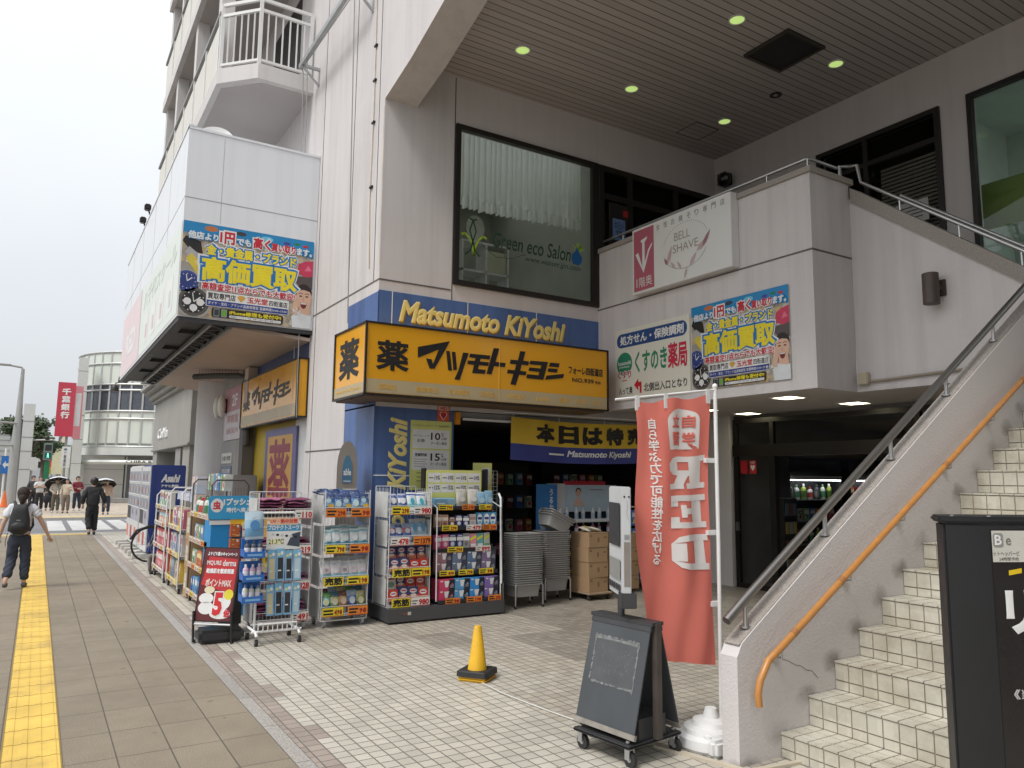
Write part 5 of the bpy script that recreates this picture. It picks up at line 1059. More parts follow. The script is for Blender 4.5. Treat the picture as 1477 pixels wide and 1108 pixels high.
for tr, z in ((0, .235), (1, .56)):
    spec = [[2, 1, 0, 0], [0, 1, 1, 0]][0] if tr == 0 else [1, 1, 1, 1]
    for lv in range(2):
        for i in range(4):
            nm, me = rb[(spec[i] if lv else (0, 1, 1, 0)[i]) if tr == 0 else ((1, 1, 0, 0)[i] if lv == 0 else 1)]
            put(me, 'detergent_box', '%s carton in the %s bin of the plinth rack, %s row, %s' % (nm, ('bottom', 'third')[tr], ('front', 'back')[lv], ('leftmost', 'second', 'third', 'rightmost')[i]), 'box', 'cartons in the plinth rack', 3.465+.122*i, 8.05+.09*lv, z+.03*lv+(.0 if lv == 0 else .085), .06*(rnd.random()-.5), -.12)
wp = pouch('cyan_pack', .12, .22, .03, C(200, 215, 222), [C(110, 190, 205), C(205, 222, 228), C(220, 228, 230), C(60, 90, 160)], 7, C(225, 228, 230), [(.0, .45, .2, .18, C(60, 170, 190))]); np_ = pouch('navy_white_pack', .10, .2, .03, C(60, 80, 150), [C(70, 95, 165), C(210, 215, 225), C(80, 105, 170)], 8, C(190, 195, 215), [(0, .5, .3, .2, C(225, 228, 235))]); sp_ = pouch('silver_pack', .115, .22, .035, C(175, 190, 200), [C(165, 190, 205), C(205, 215, 220), C(140, 175, 200), C(205, 212, 216)], 9, C(215, 218, 220), [(0, .45, .25, .2, C(100, 160, 200))])
for i in range(4): put(wp if i > 1 else np_, 'wipe_pack', ('navy and white pack, leftmost in the top bin of the plinth rack', 'navy and white pack, second in the top bin of the plinth rack', 'cyan and white pack, third in the top bin of the plinth rack', 'cyan and white pack, rightmost in the top bin of the plinth rack')[i], 'pack', 'packs in the plinth rack', 3.46+.118*i, 8.07, 1.245, .1*(rnd.random()-.5), -.45)
for i in range(5): put(sp_ if i > 2 else (np_ if i == 1 else pouch('pinkblue_pack', .11, .2, .035, C(90, 120, 175), [C(95, 120, 180), C(190, 90, 110), C(150, 170, 205)], 10, C(170, 175, 200), [(0, .5, .3, .16, C(215, 215, 225))])), 'wipe_pack', ('pink and blue pack at the left end of the second bin of the plinth rack', 'navy pack in the second bin of the plinth rack', 'pink and blue pack in the middle of the second bin of the plinth rack', 'silver blue pack, left of two in the second bin of the plinth rack', 'silver blue pack, right of two in the second bin of the plinth rack')[i], 'pack', 'packs in the plinth rack', 3.45+.097*i, 8.07+.01*(i % 2), .905+.03*(i > 2), .1*(rnd.random()-.5), -.40)
# --- middle wire cart
wire_cart('white wire cart of blue and white pouches with orange and yellow price tags', 2.68, 3.19, 8.1, 8.55, [.12, .44, .78, 1.17], 1.46, [[('y', None, .0, .46), ('o', None, .56, 1)], [('y', '売筋', .0, .44), ('y', None, .52, 1)], [('y', None, .02, .46), ('o', None, .55, 1)], [('o', None, .0, .45), ('o', None, .55, 1)]])
pz = [pouch('navy_gold', .115, .2, .04, C(60, 85, 130), [C(70, 110, 160), C(120, 165, 200), C(70, 100, 150), C(45, 60, 105)], 21, C(60, 75, 120), [(.1, .3, .3, .12, C(205, 165, 55)), (-.1, .6, .25, .14, C(180, 205, 215))]), pouch('navy_sky', .11, .2, .04, C(70, 110, 160), [C(150, 185, 205), C(95, 145, 190), C(55, 80, 130)], 22, C(70, 90, 140), [(0, .45, .32, .2, C(195, 215, 220))])]
pt_ = pouch('teal_white', .115, .21, .04, C(170, 200, 205), [C(80, 160, 175), C(200, 214, 216), C(215, 222, 222), C(130, 180, 190)], 23, C(205, 215, 218), [(0, .5, .28, .16, C(225, 230, 230)), (.1, .25, .25, .08, C(60, 120, 150))]); pw_ = pouch('white_swirl', .125, .21, .045, C(205, 210, 212), [C(150, 195, 210), C(215, 216, 218), C(222, 222, 222), C(205, 212, 216)], 24, C(222, 222, 222), [(0, .48, .3, .17, C(228, 205, 214)), (0, .48, .2, .10, C(225, 228, 230)), (-.05, .16, .35, .05, C(110, 165, 200))])
pm = [pouch('mix_%d' % i, .11, .2, .045, C(*c0), [C(*c0), C(*c1), C(*c2)], 30+i, C(*c2), [(0, .45, .3, .2, C(*c3))]) for i, (c0, c1, c2, c3) in enumerate([((60, 110, 150), (110, 170, 190), (90, 140, 80), (200, 205, 160)), ((110, 150, 90), (200, 200, 120), (70, 110, 130), (220, 215, 190)), ((170, 110, 80), (205, 165, 120), (120, 80, 70), (220, 200, 170)), ((50, 70, 130), (90, 130, 190), (160, 180, 200), (210, 215, 225)), ((90, 120, 70), (170, 175, 90), (200, 195, 150), (225, 220, 180))])]
PL = ('leftmost', 'second', 'middle', 'fourth', 'rightmost')
for i in range(5):
    for lv in range(2):
        rw_ = ('front', 'back')[lv]
        put(pz[(i+lv) % 2], 'refill_pouch', 'navy and gold pouch in the top bin of the middle cart, %s row, %s' % (rw_, PL[i]), 'pouch', 'pouches in the middle wire cart', 2.735+.10*i+.015*lv, 8.14+.07*lv, 1.225+.05*lv, .25*(rnd.random()-.5), -.22-.2*lv)
        put(pt_, 'refill_pouch', 'teal and white pouch in the second bin of the middle cart, %s row, %s' % (rw_, PL[i]), 'pouch', 'pouches in the middle wire cart', 2.735+.10*i+.01*lv, 8.14+.07*lv, .835+.04*lv, .3*(rnd.random()-.5), -.25)
        put(pw_, 'refill_pouch', 'white and pink swirl pouch in the third bin of the middle cart, %s row, %s' % (rw_, PL[i]), 'pouch', 'pouches in the middle wire cart', 2.735+.10*i+.01*lv, 8.14+.07*lv, .495+.035*lv, .2*(rnd.random()-.5), -.3)
        put(pm[(i+2*lv) % 5], 'refill_pouch', 'small mixed colour pouch in the bottom bin of the middle cart, %s row, %s' % (rw_, PL[i]), 'pouch', 'pouches in the middle wire cart', 2.735+.10*i+.01*lv, 8.14+.07*lv, .175+.035*lv, .4*(rnd.random()-.5), -.3)
for i in range(7): put(pz[i % 2], 'refill_pouch', 'navy pouch lying flat on top of the middle wire cart, layer %d' % (i+1), 'pouch', 'pouches lying on the middle cart', 2.80+.045*i+.02*rnd.random(), 8.40, 1.40+.012*(i % 3), 1.3+.5*rnd.random(), -1.35)
# --- left wire cart with maroon textiles
wire_cart('white wire cart of maroon folded clothing with white price tags', 1.99, 2.55, 8.15, 8.6, [.10, .42, .79, 1.16], 1.43, [[('w', '491', .66, 1)], [('w', '328', .66, 1)], [('w', '219', .66, 1)], [('w', '110', .66, 1)]])
mrn = M('maroon_cloth', (.16, .035, .085), .8, 0, .3, 25); mrp = M('rose_cloth', (.30, .10, .17), .8, 0, .3, 25)
def folded(key, w, d, h, m, seed):
    if key in PM: return PM[key]
    q = MB(); n, k = 12, 6; r = random.Random(seed); ph = r.random()*6; vs = []
    for s_ in (0, 1):
        for j in range(k+1):
            for i in range(n+1):
                x = (i/n-.5)*w; y = (j/k-.5)*d; e = min(1, min(i, n-i)/1.5)*min(1, min(j, k-j)/1.2)
                vs.append((x, y, (h*(.45+.55*e) if s_ else h*.25*(1-e))+.007*math.sin(x*40+ph)*math.cos(y*25+ph)+.004*r.random()))
    m_ = (n+1)*(k+1); fs_ = []
    for j in range(k):
        for i in range(n): a = j*(n+1)+i; fs_ += [(a+n+1, a+n+2, a+1, a), (m_+a, m_+a+1, m_+a+n+2, m_+a+n+1)]
    for i in range(n): a = i; fs_.append((a, a+1, m_+a+1, m_+a)); a = k*(n+1)+i; fs_.append((a+1, a, m_+a, m_+a+1))
    for j in range(k): a = j*(n+1); fs_.append((a+n+1, a, m_+a, m_+a+n+1)); a = j*(n+1)+n; fs_.append((a, a+n+1, m_+a+n+1, m_+a))
    q.add(vs, fs_, m); o = q.build(key, None, smooth=True); me = o.data; bpy.data.objects.remove(o); PM[key] = me; return me
for k_, (z, n_) in enumerate(((.16, 4), (.48, 3), (.85, 3), (1.20, 5))):
    for c_ in range(2):
        for i in range(n_): put(folded('folded_%d' % ((i+c_) % 3), .25, .3, .035, (mrn, mrp, mrn)[(i+c_) % 3], i+c_), 'folded_garment', '%s folded garment in the %s bin of the left cart, %s pile, layer %d' % (('maroon', 'rose', 'dark maroon')[(i+c_) % 3], ('bottom', 'third', 'second', 'top')[k_], ('left', 'right')[c_], i+1), 'garment', 'folded maroon clothing', 2.135+.27*c_+.02*(rnd.random()-.5), 8.32, z+.034*i, .15*(rnd.random()-.5))
# --- white hook stand with cool sleeves
t = thing('hook_stand', 'white wheeled hook stand of carded sun sleeves with a 21.3 degree placard', 'display stand', (2.08, 7.75, 0)); b = MB(); wm = m_wmetal
for x in (1.90, 2.27): b.tube([(x, 7.75, .12), (x, 7.75, 1.20), (x+(.03 if x < 2 else -.03), 7.75, 1.24)], .011, wm, 8)
b.tube([(1.93, 7.75, 1.24), (2.24, 7.75, 1.24)], .011, wm, 8)
for i in range(6): b.tube([(1.90, 7.75, .2+.18*i), (2.27, 7.75, .2+.18*i)], .004, wm, 6)
b.build('frame', t, smooth=True); b = MB()
for y in (7.62, 7.9): b.tube([(1.84, y, .12), (2.32, y, .12)], .012, wm, 8) if y < 7.7 else b.tube([(1.9, y, .14), (2.27, y, .14)], .008, wm, 8)
for x in (1.88, 2.29): b.tube([(x, 7.56, .085), (x, 7.62, .12), (x, 7.95, .12)], .013, wm, 8)
b.tube([(1.9, 7.6, .19), (2.27, 7.6, .19)], .008, wm, 6)
for i in range(9): b.tube([(1.9+.046*i, 7.6, .12), (1.9+.046*i, 7.6, .19)], .005, wm, 6)
b.build('base', t, smooth=True)
for x in (1.88, 2.29):
    for y in (7.57, 7.93): caster(t, x, y, .032, m_rub)
b = MB(); f = FrS(0, 7.73, 0); b.rect(f, 1.97, .88, 2.30, 1.16, 0, W_, .004); b.rect(f, 1.97, 1.06, 2.30, 1.13, .0045, C(60, 160, 210)); b.rect(f, 1.99, 1.12, 2.28, 1.19, .0049, C(240, 200, 170)); b.poly(f, [(2.17, .92), (2.30, .90), (2.30, 1.05), (2.22, 1.03)], .0052, C(70, 80, 95)); b.rect(f, 1.985, .93, 2.13, .985, .0052, C(240, 240, 190)); b.text(f, 'UV・熱中対策', 2.0, 1.135, 2.27, 1.18, .006, C(220, 70, 60), .04, 1, .0006); b.text(f, 'プロテクトスーツ', 1.98, 1.07, 2.29, 1.12, .006, W_, .04, 1, .0006); b.text(f, '21.3℃', 1.99, .935, 2.14, .985, .006, K_, .01, 1, .0006)
for i in range(6): b.disc(f, 2.03+.045*i, 1.03-.006*i, .016, .012, .0055, K_ if i % 2 else C(200, 210, 215), 8)
b.build('placard', t)
def sleeve(key, c): 
    def deco(q, f, w, h): q.rect(f, -w*.35, h*.06, w*.35, h*.72, .0006, c); q.rect(f, -w/2, h*.8, w/2, h, .0006, C(120, 185, 220)); q.disc(f, -w*.2, h*.82, w*.2, h*.05, .001, C(215, 225, 160), 10); q.disc(f, w*.2, h*.86, w*.18, h*.06, .001, W_, 10); q.rect(f, -w*.3, h*.3, w*.1, h*.34, .001, C(230, 230, 230) if sum(c.diffuse_color[:3]) < 9 else W_)
    return boxp(key, .075, .30, .018, C(130, 180, 215), deco)
SL = [('cream', sleeve('sl_cream', C(215, 205, 165))), ('black', sleeve('sl_black', C(50, 50, 56))), ('black', sleeve('sl_black', C(50, 50, 56))), ('pale blue', sleeve('sl_blue', C(185, 205, 215)))]
for r_ in range(2):
    for i, (nm, me) in enumerate(SL): put(me, 'sleeve_card', '%s sun sleeve on a blue card, %s row of the hook stand, %s' % (nm, ('lower', 'upper')[r_], ('leftmost', 'second', 'third', 'rightmost')[i]), 'packet', 'sleeve cards on the hook stand', 2.03+.083*i, 7.70, .25+.33*r_, 0, -.03)
b0 = C(40, 110, 190)
for r_, (z, cc) in enumerate(((.40, (C(200, 200, 190), C(120, 140, 170))), (.60, (C(205, 175, 200), C(225, 220, 225))), (.82, (C(70, 75, 90), C(60, 65, 75))))):
    t2 = thing('tray', ('blue hanging tray of pale bottles, lowest on the hook stand', 'blue hanging tray of pink capped bottles, middle of the hook stand', 'blue hanging tray of dark goggles, highest on the hook stand')[r_], 'tray', (1.83, 7.68, z)); b = MB(); b.box(1.73, 7.58, z, 1.93, 7.60, z+.06, b0); b.box(1.73, 7.60, z, 1.93, 7.74, z+.012, b0); b.box(1.73, 7.72, z, 1.93, 7.74, z+.18, b0)
    for x in (1.73, 1.925): b.box(x, 7.60, z, x+.006, 7.72, z+.08, b0)
    b.rect(FrS(0, 7.579, 0), 1.76, z+.02, 1.90, z+.04, 0, C(130, 180, 230)); b.build('tray_body', t2)
    for i in range(3): put(bottle('mini_%d' % r_, .028, .15, cc[0], cc[1], C(230, 230, 235)), 'small_bottle', '%s bottle in the %s blue tray of the hook stand, %s' % (('pale', 'pink capped', 'dark')[r_], ('lowest', 'middle', 'highest')[r_], ('left', 'middle', 'right')[i]), 'bottle', 'bottles in the hanging trays', 1.77+.06*i, 7.65, z+.013)
put(pouch('sky_pouch', .18, .26, .05, C(140, 190, 225), [C(120, 175, 215), C(165, 205, 230), C(195, 218, 232)], 44, C(200, 220, 235), [(0, .5, .26, .18, C(90, 150, 205))]), 'cooling_pouch', 'sky blue pouch hanging at the upper left of the hook stand', 'pouch', None, 1.84, 7.68, .99, .2, -.1)
# --- red slanted poster stand
t = thing('poster_stand', 'red slanted poster stand showing a big figure 5 beside the pavement', 'poster stand', (1.6, 8.02, 0)); TL, TRp, BL, BR = V((1.47, 8.10, .90)), V((1.80, 7.93, .90)), V((1.385, 8.02, .20)), V((1.70, 7.84, .19))
u = (BR-BL).normalized(); v_ = ((TL-BL)-u*(TL-BL).dot(u)).normalized(); f = Fr(BL, u, v_); w = (BR-BL).length; h = (TL-BL).length
f = Fr(BL, (BR-BL), (TL-BL), (BR-BL).cross(TL-BL)); hh = (TL-BL).length
b = MB(); b.rect(f, 0, 0, w, hh, -.02, m_frame, .02); b.build('frame', t); b = MB(); b.rect(f, .012, .012, w-.012, hh-.012, .0015, C(100, 28, 36)); b.poly(f, [(.02, .35), (.06, .62), (.34, .60), (.34, .24), (.2, .30)], .002, C(200, 45, 50)); 
for x, y, rx, ry, m in ((.10, .13, .075, .06, W_), (.09, .22, .07, .05, W_), (.24, .08, .10, .05, W_), (.27, .2, .06, .08, W_), (.11, .30, .05, .035, C(235, 225, 190)), (.3, .26, .045, .05, C(235, 220, 60))): b.disc(f, x, y, rx, ry, .0026+.0001*x, m, 18)
b.build('poster_sheet', t); b = MB()
b.text(f, 'よりどり夏のキャンペーン', .04, .625, .33, .665, .004, W_, .05, 1, .0008); b.text(f, 'MQURE', .045, .53, .185, .58, .004, W_, .02, 2, .0008); b.text(f, 'derma', .20, .53, .33, .59, .004, W_, .02, 2, .0008); b.text(f, '乾燥肌を徹底保湿', .05, .455, .32, .505, .004, W_, .05, 1, .0008); b.text(f, 'ポイントMAX', .06, .33, .31, .41, .004, C(235, 215, 205), .05, 1, .0008); b.text(f, '5', .155, .05, .265, .29, .0045, W_, .11, 2, .001); b.text(f, '5', .165, .06, .255, .28, .006, C(210, 35, 45), .05, 2, .001); b.text(f, '倍', .275, .05, .335, .12, .006, C(210, 35, 45), .05, 2, .001); b.build('lettering', t)
b = MB()
for p in (BL, BR): b.tube([p+V((0, 0, .10)), p+V((.0, -.02, -.06)), p+V((.0, -.05, -.18)), p+V((.03, .03, -.185))], .012, m_frame, 8)
b.tube([BL+V((0, -.01, -.02)), BR+V((0, -.01, -.02))], .012, m_steel, 8); b.tube([TL, V((1.72, 8.35, .03))], .012, m_frame, 8); b.build('leg', t, smooth=True)
b = MB(); tank = M('black_tank_plastic', (.022, .022, .024), .45, 0, .12, 6); b.box(1.42, 7.86, .01, 1.84, 8.14, .13, tank); b.build('water_tank', t, bevel=.03, smooth=True)
t = thing('blower', 'black plastic floor blower standing between the poster stand and hook stand', 'appliance', (1.78, 8.4, 0)); b = MB(); b.box(1.70, 8.28, .06, 1.90, 8.55, .58, tank); b.build('housing', t, bevel=.03, smooth=True); b = MB()
for i in range(7): b.box(1.72, 8.272, .16+.05*i, 1.88, 8.279, .185+.05*i, m_frame)
b.build('grille', t)
for y in (8.34, 8.5): q = MB(); q.tube([(1.72, y, .045), (1.76, y, .045)], .045, m_rub, 16); q.tube([(1.84, y, .045), (1.88, y, .045)], .045, m_rub, 16); q.build('wheel', t, smooth=True)
# --- blue cardboard display
t = thing('cardboard_display', 'bright blue cardboard insect spray display with a blue and white header', 'display stand', (1.98, 9.4, 0)); cb = C(30, 140, 205); b = MB(); b.box(1.74, 9.32, 0, 2.2, 9.7, 1.08, cb); b.build('body', t); f = FrS(0, 9.315, 0); b = MB(); b.rrect(f, 1.70, 1.10, 2.22, 1.37, .04, 0, C(60, 165, 215), .012); b.rect(f, 1.72, 1.04, 2.0, 1.09, .004, W_); b.rect(f, 1.95, 1.02, 2.2, 1.1, .006, C(240, 200, 60)); b.build('header', t); b = MB(); b.disc(f, 1.79, 1.26, .07, .08, .0135, W_, 18); b.text(f, '虫', 1.745, 1.21, 1.835, 1.31, .0145, C(215, 60, 80), .05, 2, .001); b.text(f, '1プッシュ', 1.86, 1.255, 2.18, 1.345, .0135, W_, .06, 2, .001); b.text(f, '時代へ突入!', 1.90, 1.175, 2.18, 1.235, .0135, W_, .04, 2, .001); b.build('lettering', t)
op = boxp('orange_pack', .11, .15, .05, C(200, 105, 60), lambda q, f, w, h: jag(q, f, -w/2, w/2, 0, h, .0006, [C(230, 180, 120), C(150, 60, 50), C(225, 200, 80), W_], 9, 3)); rp_ = boxp('red_pack', .11, .15, .05, C(225, 215, 205), lambda q, f, w, h: jag(q, f, -w/2, w/2, 0, h, .0006, [C(215, 60, 70), C(235, 205, 70), C(60, 130, 90)], 8, 4))
for r_ in range(5):
    for i in range(2): put((op, rp_)[i], 'repellent_pack', '%s repellent pack hanging on the blue cardboard display, %s row' % (('orange', 'white and red')[i], ('lowest', 'fourth', 'third', 'second', 'highest')[r_]), 'packet', 'packs on the blue cardboard display', 2.0+.135*i, 9.285, .24+.165*r_)
# --- shelves along the pavement, fronts towards the street
def street_shelf(lab, y0, y1, xf, depth, tiers, ztop, post, strip, roof=False):
    t = thing('street_shelf', lab, 'display rack', (xf+depth/2, (y0+y1)/2, 0)); b = MB()
    for y in (y0, y1):
        b.tube([(xf, y, .07), (xf, y, ztop-.06), (xf+.05, y, ztop), (xf+depth-.05, y, ztop), (xf+depth, y, ztop-.06), (xf+depth, y, .07)], .011, post, 8)
        for z in tiers: b.tube([(xf, y, z), (xf+depth, y, z)], .006, post, 6)
    for i in range(8): y = y0+(y1-y0)*(i+.5)/8; b.tube([(xf+depth, y, .1), (xf+depth, y, ztop-.1)], .003, post, 5)
    b.build('frame', t, smooth=True)
    for k_, z in enumerate(tiers):
        q = MB(); q.box(xf+.01, y0+.01, z-.015, xf+depth, y1-.01, z, M('pale_shelf_board', (.45, .40, .33), .6, 0, .08, 4)); q.box(xf-.02, y0+.01, z-.02, xf-.005, y1-.01, z+.045, strip); s_ = q.build('shelf', t)
        q = MB(); f = FrW(xf-.021, 0, 0)
        for i in range(max(1, int((y1-y0)/.28))): pricetag(q, f, -y1+.04+.28*i, z-.015, .2, .055, 0, 'wyo'[(i+k_) % 3] if i % 2 else 'w', None, k_*5+i)
        q.build('price_tag', s_)
    for x in (xf+.03, xf+depth-.03):
        for y in (y0+.05, y1-.05): caster(t, x, y, .035, m_rub)
    return t
strip_c = M('beige_price_strip', (.50, .38, .26), .5, 0, .06, 5)
street_shelf('brown steel shelf of bottles and cartons facing the pavement beside the blue display', 9.5, 10.75, 1.76, .42, [.12, .46, .78, 1.10], 1.55, M('brown_steel', (.10, .085, .07), .5, .3, .1, 6), strip_c)
HR = PI/2*-1          # products turned so that their front looks at the street
def front(key, base, c1, c2, w=.11, h=.2, d=.09, seed=1): return boxp(key, w, h, d, C(*base), lambda q, f, w, h: (q.rect(f, -w/2, h*.55, w/2, h*.85, .0004, C(*c1)), q.disc(f, 0, h*.32, w*.3, h*.18, .0006, C(*c2), 12), jag(q, f, -w*.45, w*.45, h*.1, h*.9, .0008, [C(*c2), C(*base), W_], 5, seed)))
S1 = [('pink', front('sb_pink', (215, 120, 145), (235, 205, 210), (190, 60, 90), seed=1)), ('blue', front('sb_blue', (70, 130, 205), (220, 228, 235), (40, 80, 160), seed=2)), ('sky blue', front('sb_sky', (130, 180, 215), (228, 232, 235), (60, 120, 180), seed=3)), ('orange', front('sb_or', (215, 130, 70), (235, 215, 160), (180, 70, 50), seed=4)), ('white', front('sb_wh', (215, 214, 205), (120, 160, 120), (180, 50, 60), seed=5)), ('dark red', front('sb_dr', (150, 50, 60), (225, 220, 215), (60, 60, 70), seed=6)), ('pale green', front('sb_gr', (150, 185, 140), (225, 228, 215), (70, 130, 90), seed=7))]
BT = [('white and green', bottle('bt_wg', .04, .24, C(215, 215, 205), C(90, 140, 90), C(80, 140, 100))), ('lime', bottle('bt_li', .042, .25, C(165, 185, 70), C(220, 215, 200), C(90, 120, 50))), ('white and red', bottle('bt_wr', .04, .22, C(218, 216, 210), C(190, 60, 60), C(195, 70, 70))), ('dark', bottle('bt_dk', .042, .25, C(70, 70, 76), C(40, 40, 45), C(130, 130, 120)))]
OD = ('first', 'second', 'third', 'fourth', 'fifth', 'sixth', 'seventh', 'eighth', 'ninth')
for k_, (z, lst, st_) in enumerate(((.121, [0, 0, 0, 1, 1, 1, 2, 2, 1], 'b'), (.461, [4, 5, 4, 5, 3, 3, 3, 4, 6], 'm'), (.781, [2, 2, 6, 4, 2, 2, 6, 4, 2], 'm2'), (1.101, [1, 3, 1, 0, 0, 3, 2, 2, 0], 't'))):
    for i, j in enumerate(lst):
        y = 9.6+.13*i; nm, me = (BT[j % 4] if st_ == 't' or (st_ == 'm' and i < 3) else S1[j])
        put(me, 'shelf_product', '%s %s on the %s level of the brown shelf, %s from near end' % (nm, 'bottle' if me.name.startswith('bt') else 'carton', ('lowest', 'second', 'third', 'highest')[k_], OD[i]), 'product', 'goods on the brown pavement shelf', 1.83+.02*rnd.random(), y, z, HR+.1*(rnd.random()-.5))
for i in range(7): put(S1[(4, 6, 1, 4, 2, 4, 6)[i]][1], 'shelf_product', '%s carton on the roof of the brown shelf, %s from the near end' % (S1[(4, 6, 1, 4, 2, 4, 6)[i]][0], OD[i]), 'product', 'goods on top of the brown pavement shelf', 1.95, 9.62+.15*i, 1.42, HR+.3*(rnd.random()-.5))
# tissue and paper packs piled beside it
brown_c = M('corrugated_carton', (.36, .235, .13), .8, 0, .08, 5)
cart = boxp('street_carton', .30, .36, .36, brown_c, lambda q, f, w, h: (q.rect(f, -w*.32, h*.25, w*.15, h*.8, .0005, C(205, 205, 195)), q.rect(f, -w*.5, h*.49, w*.5, h*.51, .0006, C(150, 115, 75))))
for i in range(3): put(cart, 'cardboard_carton', 'brown carton with a white label, %s of the pile by the tissue packs' % ('bottom', 'middle', 'top')[i], 'carton', 'brown cartons by the tissue packs', 1.95, 11.0, .02+.365*i, HR+.03*i)
tp = [boxp('tis_%d' % i, .22, .115, .12, C(*c0), lambda q, f, w, h, c1=c1: jag(q, f, -w/2, w/2, 0, h, .0005, [C(*c1), W_], 7, i)) for i, (c0, c1) in enumerate((((205, 205, 215), (130, 150, 190)), ((215, 195, 185), (190, 140, 130)), ((190, 200, 215), (90, 120, 180))))]
for c_ in range(2):
    for i in range(4): put(tp[(i+c_) % 3], 'tissue_pack', '%s tissue pack on the %s of the brown carton pile, layer %d' % (('pale lilac', 'cream pink', 'ice blue')[(i+c_) % 3], ('near half', 'far half')[c_], i+1), 'pack', 'tissue packs on the cartons', 1.88, 10.93+.24*c_, 1.12+.117*i, HR)
street_shelf('white and yellow pavement rack of paper goods past the brown cartons', 11.3, 12.35, 1.72, .4, [.14, .5, .86], 1.42, m_wire, M('yellow_strip', (.6, .5, .2), .5))
P2 = [front('pp_y', (225, 190, 80), (235, 225, 190), (190, 80, 60), .13, .28, .1, 11), front('pp_w', (218, 215, 210), (200, 130, 150), (90, 120, 180), .13, .28, .1, 12), front('pp_p', (205, 120, 140), (230, 215, 215), (120, 70, 110), .13, .28, .1, 13), front('pp_b', (150, 175, 205), (220, 225, 230), (70, 100, 160), .13, .28, .1, 14)]
nm2 = ('yellow', 'white', 'rose', 'pale blue')
for k_, z in enumerate((.141, .501, .861)):
    for i in range(7): j = (i*(k_+1)+k_) % 4 if k_ else (0, 0, 1, 0, 3, 3, 0)[i]; put(P2[j], 'paper_pack', '%s paper pack on the %s level of the yellow rack, %s from near end' % (nm2[j], ('lowest', 'middle', 'highest')[k_], OD[i]), 'pack', 'packs on the white and yellow rack', 1.80, 11.4+.145*i, z, HR)
for i in range(4): put(tp[i % 2*2], 'tissue_pack', '%s tissue pack on the roof of the yellow rack, %s from near end' % (('pale lilac', 'ice blue')[i % 2], OD[i]), 'pack', 'tissue packs on the white and yellow rack', 1.86, 11.45+.25*i, 1.25+.0*i, HR)
street_shelf('farthest pavement rack, white framed with green and red packs', 12.55, 13.7, 1.70, .36, [.16, .5, .84, 1.1], 1.34, m_wire, m_wire)
P3 = [front('fr_g', (70, 150, 90), (90, 160, 205), (225, 230, 225), .12, .2, .09, 21), front('fr_w', (222, 222, 215), (215, 120, 130), (110, 150, 110), .12, .26, .09, 22), front('fr_r', (215, 95, 105), (235, 220, 215), (235, 190, 190), .12, .26, .09, 23), front('fr_o', (220, 150, 110), (150, 190, 205), (235, 235, 225), .12, .22, .09, 24)]
for k_, z in enumerate((.161, .501, .841, 1.101)):
    for i in range(7): j = (2, 2, 3, 0 if i % 2 else 1)[k_]; put(P3[j], 'shelf_product', '%s pack on the %s level of the farthest rack, %s from near end' % (('green', 'white', 'red', 'orange')[j], ('lowest', 'second', 'third', 'highest')[k_], OD[i]), 'product', 'packs on the farthest pavement rack', 1.77, 12.66+.155*i, z, HR)
t = thing('trolley_base', 'brown wheeled stop under the far end of the farthest pavement rack', 'trolley', (1.7, 13.9, 0)); b = MB(); b.box(1.66, 13.75, .03, 1.9, 13.95, .28, M('brown_steel')); b.build('body', t, bevel=.01)
for y in (13.8, 13.9): q = MB(); q.tube([(1.68, y, .03), (1.72, y, .03)], .03, m_rub, 12); q.build('wheel', t)
t = thing('utility_cabinet', 'plain grey metal cabinet against the wall behind the pavement shelves', 'cabinet', (3.1, 14.6, 0)); b = MB(); b.box(3.0, 14.3, 0, 3.42, 15.0, 1.62, M('cabinet_grey', (.27, .275, .27), .45, .1, .06, 3)); b.build('body', t, bevel=.015); b = MB(); b.box(2.994, 14.4, .2, 3.0, 14.9, 1.5, MATS['cabinet_grey']); b.box(2.98, 14.44, .8, 2.994, 14.48, .95, m_steel); b.build('door', t)
# ================================================================ things on the forecourt and in the shop
# --- cone
t = thing('traffic_cone', 'yellow traffic cone with a black weight ring in the middle of the forecourt', 'cone', (3.13, 5.52, 0), math.radians(38)); ye = M('cone_yellow', (.70, .40, .015), .45, 0, .10, 6, .05, 40, 0, .38)
b = MB(); b.lathe((0, 0, .03), [(.085, 0), (.082, .012), (.031, .375), (.026, .385), (.02, .385)], ye, 28); b.build('body', t, True, smooth=True); b = MB(); b.box(-.125, -.125, 0, .125, .125, .035, ye); b.build('base', t, True, bevel=.015)
b = MB(); n = 28; P = [(.13, .06)]; q = MB()
out = [(.13*(1 if math.cos(a) > 0 else -1)*min(1, abs(math.cos(a))*1.35), .13*(1 if math.sin(a) > 0 else -1)*min(1, abs(math.sin(a))*1.35)) for a in (2*PI*i/n+.05 for i in range(n))]
vs = []
for z, sc_ in ((.036, 1), (.075, .98), (.08, .94)): vs += [(x*sc_, y*sc_, z) for x, y in out]
vs += [(.082*math.cos(2*PI*i/n+.05), .082*math.sin(2*PI*i/n+.05), .08) for i in range(n)]; vs += [(.082*math.cos(2*PI*i/n+.05), .082*math.sin(2*PI*i/n+.05), .036) for i in range(n)]
fs_ = [(k*n+i, k*n+(i+1) % n, (k+1)*n+(i+1) % n, (k+1)*n+i) for k in range(4) for i in range(n)]; q.add(vs, fs_, m_rub); q.build('weight_ring', t, True, smooth=True)
t = thing('white_floor_cable', 'thin white cord lying across the tiles from the cone to the blackboard stand', 'cord', (3, 4.6, 0)); b = MB(); b.tube([(3.09, 5.36, .008), (3.08, 5.05, .008), (3.11, 4.7, .008), (3.16, 4.3, .008), (3.25, 3.95, .008), (3.5, 3.72, .008), (3.62, 3.5, .02)], .0055, M('white_cord', (.50, .49, .45), .6), 6); b.build('cord', t, smooth=True)
